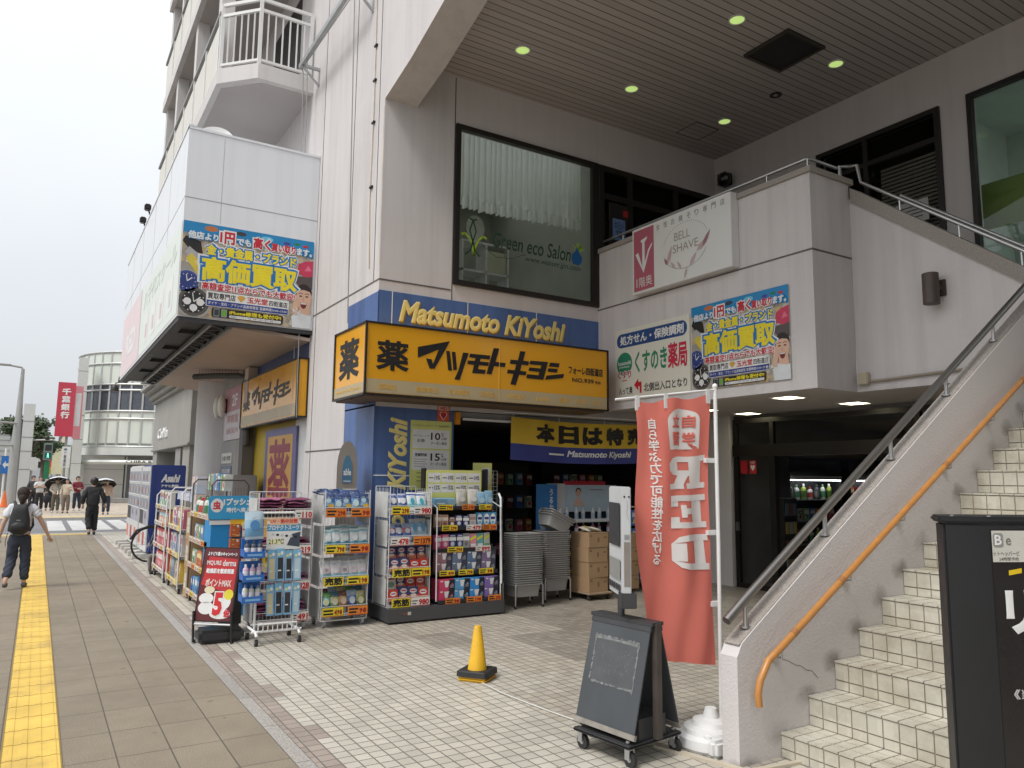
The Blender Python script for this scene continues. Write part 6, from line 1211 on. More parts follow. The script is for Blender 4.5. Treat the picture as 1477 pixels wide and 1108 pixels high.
t = thing('cable_cover', 'pale plastic cable cover on the tiles beside the stair wall', 'cable cover', (3.4, 3.4, 0)); b = MB(); cc_ = C(205, 195, 175); b.bar((3.30, 3.62, .008), (3.46, 3.05, .008), .04, .016, cc_); b.bar((3.46, 3.05, .008), (3.95, 2.98, .008), .035, .016, cc_); b.bar((3.44, 3.95, .008), (3.62, 3.66, .008), .03, .016, C(225, 222, 215)); b.build('strip', t)
# --- blackboard stand with the white fan panel on top
t = thing('sandwich_board', 'grey wheeled blackboard stand with chalk marks and a white panel on a post', 'sign stand', (3.12, 3.67, 0), math.radians(7)); gs = M('dark_grey_steel', (.055, .056, .06), .5, .4, .15, 4, .1, 40, 0, .2)
b = MB(); b.box(-.237, -.232, .100, .237, .232, .120, gs); b.build('base_plate', t, True, bevel=.012)
for x in (-.195, .195):
    for y in (-.185, .195):
        q = MB(); q.tube([(x-.012, y-.02, .042), (x+.012, y-.02, .042)], .042, m_rub, 18); q.tube([(x-.014, y-.02, .042), (x+.014, y-.02, .042)], .015, m_steel, 10); q.box(x-.022, y-.03, .04, x-.015, y+.005, .105, m_steel); q.box(x+.015, y-.03, .04, x+.022, y+.005, .105, m_steel); q.lathe((x, y, .125), [(.012, 0), (.012, .012), (.006, .016)], m_steel, 8); q.build('caster', t, True, smooth=True)
b = MB(); b.box(-.12, -.20, .12, .12, .20, .24, gs); b.box(-.105, -.185, .24, .105, .185, .245, m_black); b.build('ballast_tray', t, True, bevel=.008)
bb_ = M('blackboard', (.058, .064, .070), .6, .1, .10, 3, .05, 50, .12)
for sg in (-1, 1):
    A, B2 = V((sg*.19, 0, .17)), V((sg*.035, 0, .755)); vv = B2-A; fb = Fr(A+V((0, .235 if sg < 0 else -.235, 0)), (0, -1 if sg < 0 else 1, 0), vv, V((sg*vv.z, 0, -sg*vv.x))); L_ = vv.length
    q = MB(); q.rect(fb, 0, 0, .47, L_, 0, bb_, .008); o = q.build('blackboard', t, True)
    q = MB(); q.rect(fb, -.01, -.025, .48, .005, -.004, M('worn_edge', (.26, .24, .21), .6, .3, .3, 12), .018); q.build('ledge', o, True); q = MB(); q.rect(fb, -.005, L_-.035, .475, L_+.012, -.004, gs, .016); q.build('top_rail', o, True)
    if sg < 0:
        q = MB(); ch = M('chalk_smear', (.105, .11, .112), .95, 0, .35, 40); ct = M('torn_tape', (.155, .16, .16), .7, 0, .4, 30); r = random.Random(4)
        q.rect(fb, .065, .12+.10, .40, .50, .0085, M('old_sheet', (.066, .071, .075), .5, 0, .2, 8))
        for i in range(130):
            sd_ = i % 4; a = r.random()
            x, y = (.055+.35*a, .495) if sd_ == 0 else ((.058, .23+.27*a) if sd_ == 1 else ((.405, .22+.28*a) if sd_ == 2 else (.06+.34*a, .225)))
            w = .004+.014*r.random(); h = .003+.006*r.random()
            if sd_ in (1, 2): w, h = h, w
            x += .004*(r.random()-.5); y += .006*(r.random()-.5); q.poly(fb, [(x-w, y-h*r.random()), (x+w*.3, y-h), (x+w, y+h*.4), (x-w*.2, y+h)], .0088+.00001*i, ct)
        q.poly(fb, [(.06, .474), (.2, .478), (.395, .472), (.40, .492), (.22, .489), (.058, .494)], .0087, ct)
        for i in range(70):
            x = .09+.28*r.random(); y = .27+.17*(r.random()**1.0); q.poly(fb, [(x, y), (x+.003, y-.004), (x+.006+.008*r.random(), y+.002), (x+.004, y+.02*r.random())], .0089+.00001*i, ch)
        for i in range(3): q.rect(fb, .09+.02*i, .335-.035*i, .30-.03*i, .337-.035*i, .0095, ch)
        q.build('chalk_marks', o, True)
b = MB()
for y in (-.24, .24): b.box(-.022, y-.018, .125, .022, y+.018, .77, M('rusty_grey_steel', (.085, .07, .062), .6, .3, .3, 6))
b.box(-.05, -.25, .755, .05, .25, .775, gs); b.build('upright', t, True)
b = MB(); b.tube([(0, .04, .77), (0, .04, .90)], .022, gs, 14); b.build('post', t, True, smooth=True); b = MB(); b.box(-.055, -.135, .84, .035, -.03, .93, gs); b.box(-.03, -.03, .86, .01, .22, .90, gs); PN0 = b.build('panel_bracket', t, True, bevel=.004)
b = MB(); wp2 = M('white_panel_paint', (.52, .53, .54), .4, 0, .05, 5, 0, 60, .06, .05); b.box(-.05, -.13, .90, .005, .24, 1.56, wp2); PN = [b.build('panel', t, True, bevel=.006)]
fb = Fr((-.056, .24, .90), (0, -1, 0), (0, 0, 1)); b = MB(); b.rect(fb, .04, .30, .33, .56, .0, C(52, 52, 56), .0015); b.rect(fb, .04, .10, .33, .22, 0, C(150, 150, 146), .0015)
for i in range(5): b.rect(fb, .03+.065*i, .035, .07+.065*i, .075, 0, C(60, 62, 66), .0015)
PN.append(b.build('front_cover', t, True)); b = MB(); fe2 = Fr((-.05, -.131, .90), (1, 0, 0), (0, 0, 1)); b.rect(fe2, .010, .07, .046, .33, 0, M('taupe_insert', (.22, .19, .17), .5, 0, .08, 12), .002); b.rect(fe2, .012, .345, .044, .375, 0, C(170, 170, 170), .002)
for i in range(6): b.rect(fe2, .014, .348+.004*i, .042, .349+.004*i, .0022, C(100, 100, 100))
for x in (.008, .036): b.disc(fe2, x+.006, .60, .006, .006, .001, K_, 10)
b.line(fe2, [(.03, .58), (.034, .54), (.028, .50), (.04, .46)], .002, .001, C(140, 140, 140)); PN.append(b.build('side_strip', t, True))
for o in PN+[PN0]: o.rotation_euler = (0, 0, math.radians(-34))
# --- banner flag
t = thing('banner_flag', 'tall red cram school banner flag on a white pole, seen from its back', 'flag', (3.70, 3.46, 0)); fl = M('flag_red', (.74, .20, .155), .8, 0, .06, 5, .2, 300)
nt = fl.node_tree; tr_ = nt.nodes.new('ShaderNodeBsdfTranslucent'); tr_.inputs[0].default_value = (.75, .20, .16, 1); ms_ = nt.nodes.new('ShaderNodeMixShader'); ms_.inputs[0].default_value = .3; nt.links.new(nt.nodes['Principled BSDF'].outputs[0], ms_.inputs[1]); nt.links.new(tr_.outputs[0], ms_.inputs[2]); nt.links.new(ms_.outputs[0], nt.nodes['Material Output'].inputs[0])
TLf, TRf, BLf, BRf = V((3.135, 3.61, 2.09)), V((3.665, 3.47, 2.16)), V((3.24, 3.60, .52)), V((3.70, 3.49, .455))
def fmap(u, v, d=0):
    p = (TLf*(1-u)+TRf*u)*v+(BLf*(1-u)+BRf*u)*(1-v)
    side = .010*math.sin(v*7+1)*(1-u)*.6; rip = .030*math.sin(u*6+v*4)*(1-abs(2*v-1)**3)+.009*math.sin(u*15-v*9)+.006*math.sin(u*24+v*5)*v**3; sag = -.02*math.sin(u*PI*2)**2*v**4
    return p+V((side-d*.3, rip*1.2-d, sag))
b = MB(); nu, nv_ = 24, 48; vs = [fmap(i/nu, j/nv_) for j in range(nv_+1) for i in range(nu+1)]; b.add(vs, [(j*(nu+1)+i, j*(nu+1)+i+1, (j+1)*(nu+1)+i+1, (j+1)*(nu+1)+i) for j in range(nv_) for i in range(nu)], fl); b.build('cloth', t, smooth=True)
b = MB(); fwh = M('flag_white', (.66, .62, .60), .8, 0, .03, 6); mp = lambda X, Y, D: fmap(X, Y, D)
def tflag(s_, x0, y0, x1, y1, m, bd, ls=1.0, d=.003): b.text(None, s_, x0, y0, x1, y1, d, m, bd, 3, .002, ls, mirror=True, mp=mp)
# the arch badge and the printed words, mirrored because the back of the flag shows
arch = [(.42, .80), (.86, .80), (.86, .91)]+[(.64+.22*math.cos(a*PI/12), .91+.05*math.sin(a*PI/12)) for a in range(1, 12)]+[(.42, .91)]
ctr = (.64, .87); rings = []
for s_ in range(len(arch)):
    a, c = arch[s_], arch[(s_+1) % len(arch)]
    for k in range(4): rings.append((a[0]+(c[0]-a[0])*k/4, a[1]+(c[1]-a[1])*k/4))
nr = len(rings); vs = [fmap(ctr[0]+(x-ctr[0])*q_/4, ctr[1]+(y-ctr[1])*q_/4, .003) for q_ in range(1, 5) for x, y in rings]+[fmap(*ctr, .003)]
b.add(vs, [(k*nr+i, (k+1)*nr+i, (k+1)*nr+(i+1) % nr, k*nr+(i+1) % nr) for k in range(3) for i in range(nr)]+[(4*nr, i, (i+1) % nr) for i in range(nr)], fwh)
tflag('自', .66, .885, .80, .935, fl, .04, d=.007); tflag('立', .48, .885, .62, .935, fl, .04, d=.007); tflag('学', .66, .815, .80, .868, fl, .04, d=.007); tflag('習', .48, .815, .62, .868, fl, .04, d=.007)
LC = [0]
def slab(quads, v0, v1, u0=.38, u1=.96):
    for q_ in quads:
        LC[0] += 1; d = .003+.00008*LC[0]; n = 5; P = [(u1-(u1-u0)*a, v0+(v1-v0)*c) for a, c in q_]; vs = []
        for j_ in range(n+1):
            for i in range(n+1):
                s_, t_ = i/n, j_/n; x = (P[0][0]*(1-s_)+P[1][0]*s_)*(1-t_)+(P[3][0]*(1-s_)+P[2][0]*s_)*t_; y = (P[0][1]*(1-s_)+P[1][1]*s_)*(1-t_)+(P[3][1]*(1-s_)+P[2][1]*s_)*t_; vs.append(fmap(x, y, d))
        b.add(vs, [(j_*(n+1)+i, j_*(n+1)+i+1, (j_+1)*(n+1)+i+1, (j_+1)*(n+1)+i) for j_ in range(n) for i in range(n)], fwh)
R4 = lambda x0, y0, x1, y1: [(x0, y0), (x1, y0), (x1, y1), (x0, y1)]
slab([R4(.10, 0, .42, 1), R4(0, 0, .52, .17), R4(0, .83, .70, 1), R4(.42, .40, .70, .57), [(.70, .83), (.70, 1), (.88, .95), (1.0, .80)], [(.72, .83), (1.0, .82), (1.0, .58), (.72, .58)], [(.70, .57), (.70, .40), (.90, .45), (1.0, .60)], [(.44, .42), (.74, .42), (.88, .14), (.60, .14)], R4(.60, 0, 1.02, .17)], .648, .772)
slab([R4(.10, 0, .42, 1), R4(0, 0, 1.0, .18), R4(0, .82, 1.0, 1), R4(.42, .42, .72, .60), R4(.60, .32, .74, .70), R4(.80, 0, 1.0, .34), R4(.80, .66, 1.0, 1)], .50, .624)
slab([R4(.10, 0, .42, 1), R4(0, 0, .62, .18), R4(0, .82, .62, 1), [(.62, .82), (.62, 1), (.84, .94), (1.0, .74)], [(.70, .76), (1.0, .75), (1.0, .25), (.70, .24)], [(.62, .18), (.62, 0), (.84, .06), (1.0, .26)]], .345, .475)
tflag('\n'.join('自ら学ぶ力で可能性を広げる'), .15, .36, .275, .935, fwh, .03)
b.build('lettering', t, smooth=True)
b = MB(); b.tube([(3.70, 3.46, .1), (3.715, 3.465, 1.2), (3.72, 3.47, 2.21)], .013, m_wmetal, 12); b.tube([(3.725, 3.465, 2.195), (3.4, 3.56, 2.15), (3.03, 3.65, 2.10)], .007, m_wmetal, 8); b.ball((3.72, 3.47, 2.215), .018, .018, .02, m_wmetal); b.build('pole', t, smooth=True)
for u_ in (.03, .42, .97):
    q = MB(); p = fmap(u_, .995); q.bar(p+V((0, -.003, -.05)), p+V((0, -.003, .045)), .035, .004, m_wmetal, (0, 1, 0)); q.build('loop', t)
for v in (.75, .48, .22): q = MB(); p = fmap(.985, v); q.bar(p+V((-.02, -.003, 0)), p+V((.06, -.01, 0)), .03, .03, m_wmetal); q.build('loop', t)
t = thing('flag_base', 'round white plastic water base carrying the flag pole by the stair wall', 'flag base', (3.62, 3.47, 0)); b = MB(); b.lathe((3.62, 3.47, 0), [(.20, .0), (.215, .02), (.21, .07), (.17, .085), (.165, .11), (.12, .125), (.11, .15), (.05, .165), (.035, .22), (.03, .22)], m_wmetal, 32); b.build('tank', t, smooth=True); b = MB(); b.lathe((3.50, 3.38, .08), [(.03, 0), (.03, .02), (.022, .024)], m_wmetal, 14); b.build('cap', t, smooth=True); b = MB(); b.box(3.44, 3.27, .0, 3.56, 3.34, .10, m_wmetal); b.build('foot', t, bevel=.02)
# --- big black light box sign at the right
t = thing('light_box_sign', 'large black standing light box sign with white lettering in the right foreground', 'sign', (3.27, 1.8, 0)); bk = M('satin_black', (.008, .008, .009), .5, 0, .15, 3, .04, 30); pa, pb_ = V((3.285, 1.80, 0)), V((3.60, 1.795, 0)); dirf = V((.78, -.42, 0)).normalized(); pc = V((3.46, 1.64, 0))
pts = [(3.29, 1.80, .0), (3.365, 1.665, .0), (4.15, 1.25, .0), (4.31, 1.35, .0), (4.24, 1.53, 0), (3.45, 1.95, 0)]
pts = [(3.30, 1.81), (3.41, 1.70), (4.20, 1.33), (4.36, 1.39), (4.36, 1.50), (3.46, 1.93)]
b = MB(); b.prism([(x, y, .10) for x, y in pts], (0, 0, 1.335), bk); b.build('housing', t, bevel=.01, smooth=True); b = MB(); cx = sum(p[0] for p in pts)/6; cy = sum(p[1] for p in pts)/6; b.prism([(cx+(x-cx)*1.04, cy+(y-cy)*1.04, 1.435) for x, y in pts], (0, 0, .028), bk); b.build('cap', t, bevel=.008, smooth=True); b = MB(); b.prism([(cx+(x-cx)*1.03, cy+(y-cy)*1.03, 0.0) for x, y in pts], (0, 0, .1), bk); b.build('plinth', t, bevel=.008)
u = V((4.20-3.41, 1.33-1.70, 0)); f = Fr((3.41, 1.70, .12), u, (0, 0, 1)); fl_ = u.length; b = MB(); b.rect(f, .028, .0, fl_-.03, 1.29, .002, M('dark_film', (.013, .011, .011), .3, 0, .1, 2)); b.build('face', t)
b = MB(); b.rect(f, .032, 1.155, fl_-.05, 1.285, .003, C(212, 210, 200)); b.rrect(f, .037, 1.215, .085, 1.275, .012, .0035, C(150, 150, 145)); b.text(f, 'B', .045, 1.225, .077, 1.267, .004, W_, .02, 2, .0006); b.text(f, 'e', .095, 1.225, .12, 1.255, .004, C(120, 120, 118), .01, 2, .0006); b.text(f, 'ットヘッパービ', .034, 1.18, .155, 1.20, .004, K_, 0, 1); b.text(f, '24時間予約', .06, 1.16, .15, 1.175, .004, K_, 0, 1)
b.text(f, 'リ', .075, .86, .20, 1.04, .0035, W_, .05, 2, .0008); b.text(f, '《', .085, .60, .115, .64, .0035, C(190, 190, 190), .03, 1, .0006); b.text(f, '当', .12, .60, .16, .64, .0035, C(190, 190, 190), .03, 1, .0006); b.poly(f, [(.10, 1.10), (.16, 1.11), (.16, 1.13), (.10, 1.12)], .0035, C(235, 200, 30)); b.build('lettering', t)
for x, y in pts[:2]+pts[3:5]: q = MB(); q.lathe((cx+(x-cx)*.93, cy+(y-cy)*.9, 1.463), [(.008, 0), (.008, .004), (.003, .006)], m_steel, 10); q.build('screw', t)
# --- information pylon
t = thing('information_pylon', 'brushed bronze round topped pylon with a blue arched panel in front of the pier', 'pylon', (3.2, 8.92, 0)); pyl = M('bronze_metal', (.34, .305, .27), .40, .35, .06, 5)
prof = [(2.97, 0), (3.22, 0), (3.22, 1.72)]+[(3.095+.125*math.cos(a*PI/14), 1.72+.31*math.sin(a*PI/14)) for a in range(1, 14)]+[(2.97, 1.72)]
b = MB(); b.prism([(x+.03, 8.72, z) for x, z in prof], (.10, .30, 0), pyl); b.build('body', t, smooth=30)
f = Fr((3.0, 8.718, 0), (1, 0, 0), (0, 0, 1)); b = MB(); arc = [(.065, 1.53), (.185, 1.53)]+[(.125+.06*math.cos(a*PI/12), 1.66+.20*math.sin(a*PI/12)) for a in range(0, 13)]; b.poly(f, arc, .002, C(85, 130, 160), .004); b.rect(f, .035, 1.36, .215, 1.44, .002, C(160, 160, 155), .003); b.build('arched_panel', t); b = MB(); b.text(f, 'able', .078, 1.62, .172, 1.70, .007, W_, .03, 2, .001); b.rect(f, .08, 1.545, .17, 1.56, .007, C(200, 215, 225)); b.build('lettering', t)
# --- shopping baskets
bk_m = M('grey_basket_plastic', (.30, .295, .285), .5, 0, .06, 8)
def basket_mesh():
    q = MB(); w, d, h = .215, .16, .155; n = 4
    def ringv(sx, sy, z):
        r_ = .035; P = []
        for cx_, cy_, a0 in ((sx-r_, sy-r_, 0), (-sx+r_, sy-r_, 90), (-sx+r_, -sy+r_, 180), (sx-r_, -sy+r_, 270)):
            for i in range(n+1): a = math.radians(a0+90*i/n); P.append((cx_+r_*math.cos(a), cy_+r_*math.sin(a), z))
        return P
    R = [ringv(w*.80, d*.78, 0), ringv(w*.82, d*.80, h*.3), ringv(w*.86, d*.83, h*.80), ringv(w*.86, d*.83, h*.92), ringv(w, d, h*.925), ringv(w, d, h), ringv(w*.94, d*.92, h), ringv(w*.88, d*.86, h*.85), ringv(w*.79, d*.77, .01)]
    m_ = len(R[0]); vs = [p for r_ in R for p in r_]; fs_ = [(k*m_+i, k*m_+(i+1) % m_, (k+1)*m_+(i+1) % m_, (k+1)*m_+i) for k in range(len(R)-1) for i in range(m_)]
    fs_ += [tuple(range(m_))[::-1], tuple((len(R)-1)*m_+i for i in range(m_))]; q.add(vs, fs_, bk_m); o = q.build('basket', None, smooth=30); me = o.data; bpy.data.objects.remove(o); return me
bme = basket_mesh()
for sx, (cx, cy, n_, lab) in enumerate(((5.355, 8.30, 24, 'left'), (5.97, 8.55, 24, 'right'))):
    t = thing('basket_stand', 'steel four legged stand under the %s basket stack' % lab, 'stand', (cx, cy, 0), 0, 'basket stands'); b = MB(); w, d = .205, .15
    for x in (-w, w):
        for y in (-d, d): b.tube([(cx+x, cy+y, .03), (cx+x, cy+y, .27), (cx+x*.93, cy+y*.93, .30)], .012, m_steel, 8)
    b.tube([(cx-w*.93, cy-d*.93, .30), (cx+w*.93, cy-d*.93, .30), (cx+w*.93, cy+d*.93, .30), (cx-w*.93, cy+d*.93, .30), (cx-w*.93, cy-d*.93, .30)], .012, m_steel, 8); b.build('frame', t, smooth=True)
    for x in (-w, w):
        for y in (-d, d): q = MB(); q.lathe((cx+x, cy+y, 0), [(.012, 0), (.018, .012), (.016, .03), (.012, .035)], m_rub, 10); q.build('foot', t)
    for i in range(n_):
        z = .135+.0272*i; put(bme, 'shopping_basket', 'grey basket nested in the %s stack, %s' % (lab, 'lowest, hanging inside the stand' if i == 0 else ('topmost' if i == n_-1 else '%s of the pile' % ('lower part' if i < 9 else 'middle part' if i < 17 else 'upper part'))), 'basket', 'grey baskets of the %s stack, %s' % (lab, 'lower part' if i < 9 else 'middle part' if i < 17 else 'upper part'), cx+.002*(rnd.random()-.5), cy, z)
for i in range(3): o = put(bme, 'shopping_basket', 'grey basket tipped over on top of the right stack, %s of three' % ('lowest', 'middle', 'topmost')[i], 'basket', 'tipped baskets on the right stack', 5.98+.02*i, 8.55, .93+.028*i); o.rotation_euler = (0, math.radians(24), 0)
# --- carton stack on a dolly
t = thing('dolly', 'flat wooden dolly under the carton stack', 'dolly', (6.55, 8.45, 0)); b = MB(); b.box(6.34, 8.2, .075, 6.74, 8.72, .10, M('dolly_wood', (.32, .24, .16), .7, 0, .12, 6)); b.build('deck', t, bevel=.006)
for x in (6.38, 6.70):
    for y in (8.26, 8.66): caster(t, x, y, .033, m_rub)
cs = boxp('carton_big', .33, .195, .40, brown_c, lambda q, f, w, h: (q.disc(f, 0, h*.5, w*.06, h*.2, .0005, M('carton_print', (.22, .13, .07), .8), 14), q.rect(f, -w*.44, h*.7, -w*.32, h*.85, .0005, MATS['carton_print']), q.rect(f, w*.28, h*.6, w*.44, h*.72, .0005, MATS['carton_print']), q.rect(f, -w*.5, h*.93, w*.5, h*.96, .0005, MATS['carton_print'])))
for i in range(4): put(cs, 'cardboard_carton', 'brown carton on the dolly by the baskets, %s of four' % ('bottom', 'second', 'third', 'topmost')[i], 'carton', 'cartons stacked on the dolly', 6.53+.008*(i % 2), 8.45, .101+.197*i, .03*(rnd.random()-.5))
for i in range(4): put(cs, 'cardboard_carton', 'shaded brown carton in the second pile behind the dolly, %s of four' % ('bottom', 'second', 'third', 'topmost')[i], 'carton', 'cartons of the second pile', 7.35, 8.75, .05+.197*i, .05)
for i in range(2): put(pouch('small_white', .16, .2, .06, C(212, 208, 190), [C(220, 216, 200)], 61, C(228, 225, 215), [(0, .5, .3, .2, C(225, 190, 90))]), 'goods_pouch', ('crumpled white bag on the topmost carton, left one', 'crumpled white bag on the topmost carton, right one')[i], 'bag', None, 6.52+.15*i, 8.38, .90, .3+i, -1.3)
# --- cosmetics display inside, posters, shelves
t = thing('cosmetics_display', 'white and blue cosmetics shelf with a smiling model header inside the shop', 'display rack', (6.95, 9.2, 0)); b = MB(); b.box(6.35, 9.35, 0, 7.85, 9.40, 1.25, m_dkw); b.build('back_panel', t); f = FrS(0, 9.3, 0); b = MB(); b.rect(f, 6.70, 1.12, 7.72, 1.52, 0, C(190, 210, 225), .01); b.rect(f, 6.4, 1.1, 6.72, 1.54, .012, C(215, 215, 218), .006); b.rect(f, 6.7, 1.52, 7.5, 1.58, .0, C(180, 40, 60), .01); b.disc(f, 6.98, 1.40, .045, .06, .012, C(225, 180, 160)); b.disc(f, 6.98, 1.43, .052, .05, .0115, C(45, 35, 35)); b.poly(f, [(6.88, 1.20), (6.94, 1.33), (7.02, 1.33), (7.1, 1.20)], .0118, C(225, 190, 175)); b.line(f, [(7.2, 1.45), (7.45, 1.45)], .012, .012, C(150, 90, 110)); b.build('header', t)
for k_, z in enumerate((.30, .55, .80, 1.02)):
    b = MB(); b.box(6.4, 9.02, z-.015, 7.8, 9.34, z, m_dkw if k_ < 2 else C(60, 130, 190)); b.rect(FrS(0, 9.015, 0), 6.42, z-.04, 7.78, z+.01, 0, C(225, 200, 60) if k_ < 2 else C(220, 225, 230), .003); b.build('shelf', t)
    for i in range(9): put(bottle('cos_%d' % (k_ % 3), .03, .17, (C(215, 215, 218), C(80, 130, 190), C(190, 120, 150))[k_ % 3], C(225, 225, 225), (C(180, 200, 215), C(220, 225, 235), C(225, 215, 220))[k_ % 3]), 'cosmetic_bottle', '%s bottle on the %s shelf of the cosmetics display, %s from the left' % (('white', 'blue', 'pink')[k_ % 3], ('lowest', 'second', 'third', 'highest')[k_], OD[i]), 'bottle', 'bottles on the cosmetics display', 6.50+.15*i+.01*rnd.random(), 9.10+.04*(i % 2), z)
t = thing('product_poster', 'tall blue product poster standing inside the shop left of the cosmetics display', 'poster', (6.2, 9.3, .8)); f = FrS(0, 9.25, 0); b = MB(); b.rect(f, 6.18, .74, 6.55, 1.53, 0, C(60, 130, 195), .01); b.rect(f, 6.18, .74, 6.55, .82, .011, C(200, 215, 225)); b.poly(f, [(6.22, 1.0), (6.27, .86), (6.34, .86), (6.37, 1.2), (6.22, 1.16)], .011, C(185, 205, 222)); b.build('sheet', t); b = MB(); b.text(f, 'うるおい', 6.40, 1.0, 6.46, 1.45, .012, W_, .03, 1, .001) if False else b.text(f, 'う\nる\nお\nい', 6.41, 1.02, 6.49, 1.46, .012, W_, .03, 1, .001); b.build('lettering', t); b = MB(); b.box(6.3, 9.27, 0, 6.34, 9.31, .9, m_dkw); b.box(6.2, 9.2, 0, 6.5, 9.45, .02, m_dkw); b.build('stand', t)
t = thing('repellent_rack', 'white wire rack of blue packs behind the flag at the shop opening', 'display rack', (7.8, 8.9, 0)); b = MB()
for x in (7.55, 8.05):
    for y in (8.8, 9.05): b.tube([(x, y, .05), (x, y, 1.2)], .009, m_wire, 6)
for z in (.1, .4, .7, 1.0, 1.2): b.tube([(7.55, 8.8, z), (8.05, 8.8, z)], .006, m_wire, 6); b.tube([(7.55, 9.05, z), (8.05, 9.05, z)], .006, m_wire, 6)
b.build('frame', t)
for x in (7.57, 8.03): caster(t, x, 8.85, .03, m_rub)
for r_ in range(4):
    for i in range(4): put(front('rr_b', (70, 125, 190), (215, 222, 232), (235, 200, 60), .11, .22, .05, 31), 'repellent_pack', 'blue pack on the wire rack behind the flag, %s row, %s' % (('lowest', 'third', 'second', 'highest')[r_], ('leftmost', 'second', 'third', 'rightmost')[i]), 'packet', 'blue packs behind the flag', 7.62+.12*i, 8.76, .12+.27*r_)
for k in range(3):
    x0 = 4.75+1.6*k; t = thing('shop_shelf', 'dark gondola shelf deep inside the drugstore, %s' % ('at the left', 'in the middle', 'at the right')[k], 'shelf', (x0+.6, 11.6, 0), 0, 'dark shelves inside the drugstore'); b = MB(); b.box(x0, 11.7, 0, x0+1.3, 11.75, 1.9, m_dkw); b.build('back_panel', t)
    for z in (.3, .7, 1.1, 1.5): b = MB(); b.box(x0, 11.35, z-.02, x0+1.3, 11.7, z, m_dkw); b.build('shelf', t)
    for r_, z in enumerate((.3, .7, 1.1, 1.5)):
        for i in range(6): nm, me = S1[(i*3+r_+k) % 7]; put(me, 'shelf_product', '%s carton on the dim %s shelf inside the shop, %s level, %s' % (nm, ('left', 'middle', 'right')[k], ('lowest', 'second', 'third', 'highest')[r_], OD[i]), 'product', 'goods on the dim inner shelves', x0+.13+.2*i, 11.45, z)
t = thing('exit_sign', 'small green exit sign glowing inside the dark shop', 'exit sign', (4.9, 10.5, 1.95)); b = MB(); b.box(4.98, 10.5, 1.90, 5.12, 10.54, 2.06, C(50, 60, 50)); b.build('housing', t); b = MB(); b.rect(FrS(0, 10.498, 0), 4.99, 1.91, 5.11, 2.05, 0, M('exit_green', (.12, .5, .12), .5, 0, 0, emit=.5)); f = FrS(0, 10.497, 0); b.poly(f, [(5.03, 1.93), (5.05, 1.99), (5.04, 2.02), (5.07, 2.03), (5.08, 1.99), (5.06, 1.96), (5.08, 1.93)], .0005, W_); b.build('face', t)
# lobby behind the entrance glass: shelves stand along its far wall
for k, (xa, xb) in enumerate(((10.15, 11.5), (11.7, 13.7))):
    t = thing('lobby_shelf', ('dark shelf of small goods behind the entrance glass by the pale column', 'long dark shelf of small goods behind the entrance glass nearer the stair wall')[k], 'shelf', ((xa+xb)/2, 8.1, 0), 0, 'shelves behind the entrance glass'); b = MB(); b.box(xa, 8.24, 0, xb, 8.29, 2.0, m_dkw); b.box(xa, 7.95, 0, xa+.03, 8.24, 2.0, m_dkw); b.box(xb-.03, 7.95, 0, xb, 8.24, 2.0, m_dkw); b.build('back_panel', t)
    for r_, z in enumerate((.25, .62, .98, 1.32)):
        b = MB(); b.box(xa+.03, 7.94, z-.02, xb-.03, 8.24, z, C(120, 120, 122)); b.build('shelf', t); n_ = 7 if k == 0 else 9
        for i in range(n_): nm, me = (BT[(i+r_+k) % 4] if (r_+k) % 2 else S1[(i*2+r_) % 7]); put(me, 'lobby_product', '%s item behind the entrance glass, %s shelf, %s level, %s from left' % (nm, ('short', 'long')[k], ('lowest', 'second', 'third', 'highest')[r_], OD[i]), 'product', 'goods behind the entrance glass', xa+.12+(xb-xa-.2)*i/n_, 8.03, z)
    t = thing('strip_lamp', ('lit strip lamp over the short shelf behind the entrance glass', 'lit strip lamp over the long shelf behind the entrance glass')[k], 'lamp', ((xa+xb)/2, 7.95, 1.7)); b = MB(); b.box(xa+.04, 7.92, 1.64, xb-.04, 8.0, 1.70, m_wmetal); b.build('housing', t); b = MB(); b.box(xa+.06, 7.93, 1.625, xb-.06, 7.98, 1.64, M('tube_glow', (.9, .95, 1), .5, 0, 0, emit=7)); b.build('tube', t)
t = thing('white_counter', 'white low counter glimpsed through the entrance glass', 'counter', (11.6, 7.0, 0)); b = MB(); b.box(11.0, 6.8, 0, 12.4, 7.2, .60, C(165, 170, 175)); b.build('body', t); b = MB(); b.box(10.96, 6.76, .60, 12.44, 7.24, .64, C(225, 228, 230)); b.build('top', t)
t = thing('magazine_rack', 'narrow dark rack of leaflets just inside the entrance glass', 'rack', (9.9, 7.85, 0)); b = MB(); b.box(9.75, 7.75, 0, 10.05, 8.0, 1.35, m_dkw); b.build('body', t); b = MB(); f = FrS(0, 7.748, 0)
for r_ in range(4):
    for i in range(3): b.rect(f, 9.77+.09*i, .25+.28*r_, 9.84+.09*i, .43+.28*r_, 0, C(*[(200, 195, 190), (150, 90, 90), (205, 190, 120), (120, 140, 160)][(r_+2*i) % 4]), .01)
b.build('leaflet', t)
t = thing('white_shelf', 'white open shelf with a round white lamp inside the salon window', 'shelf', (4.9, 9.7, 4)); b = MB()
for x in (5.02, 5.42, 5.80): b.box(x, 9.5, 3.95, x+.03, 9.8, 5.06, W_)
for z in (4.62, 5.06): b.box(5.02, 9.5, z, 5.83, 9.8, z+.03, W_)
b.build('frame', t); b = MB(); b.disc(FrS(0, 9.55, 0), 5.26, 5.30, .15, .19, 0, C(215, 218, 205), 28, .02); b.build('mirror', t); b = MB(); b.box(5.46, 9.52, 4.66, 5.78, 9.75, 4.98, C(205, 212, 180)); b.build('box', t)  # the round disc is a white lamp, modelled unlit
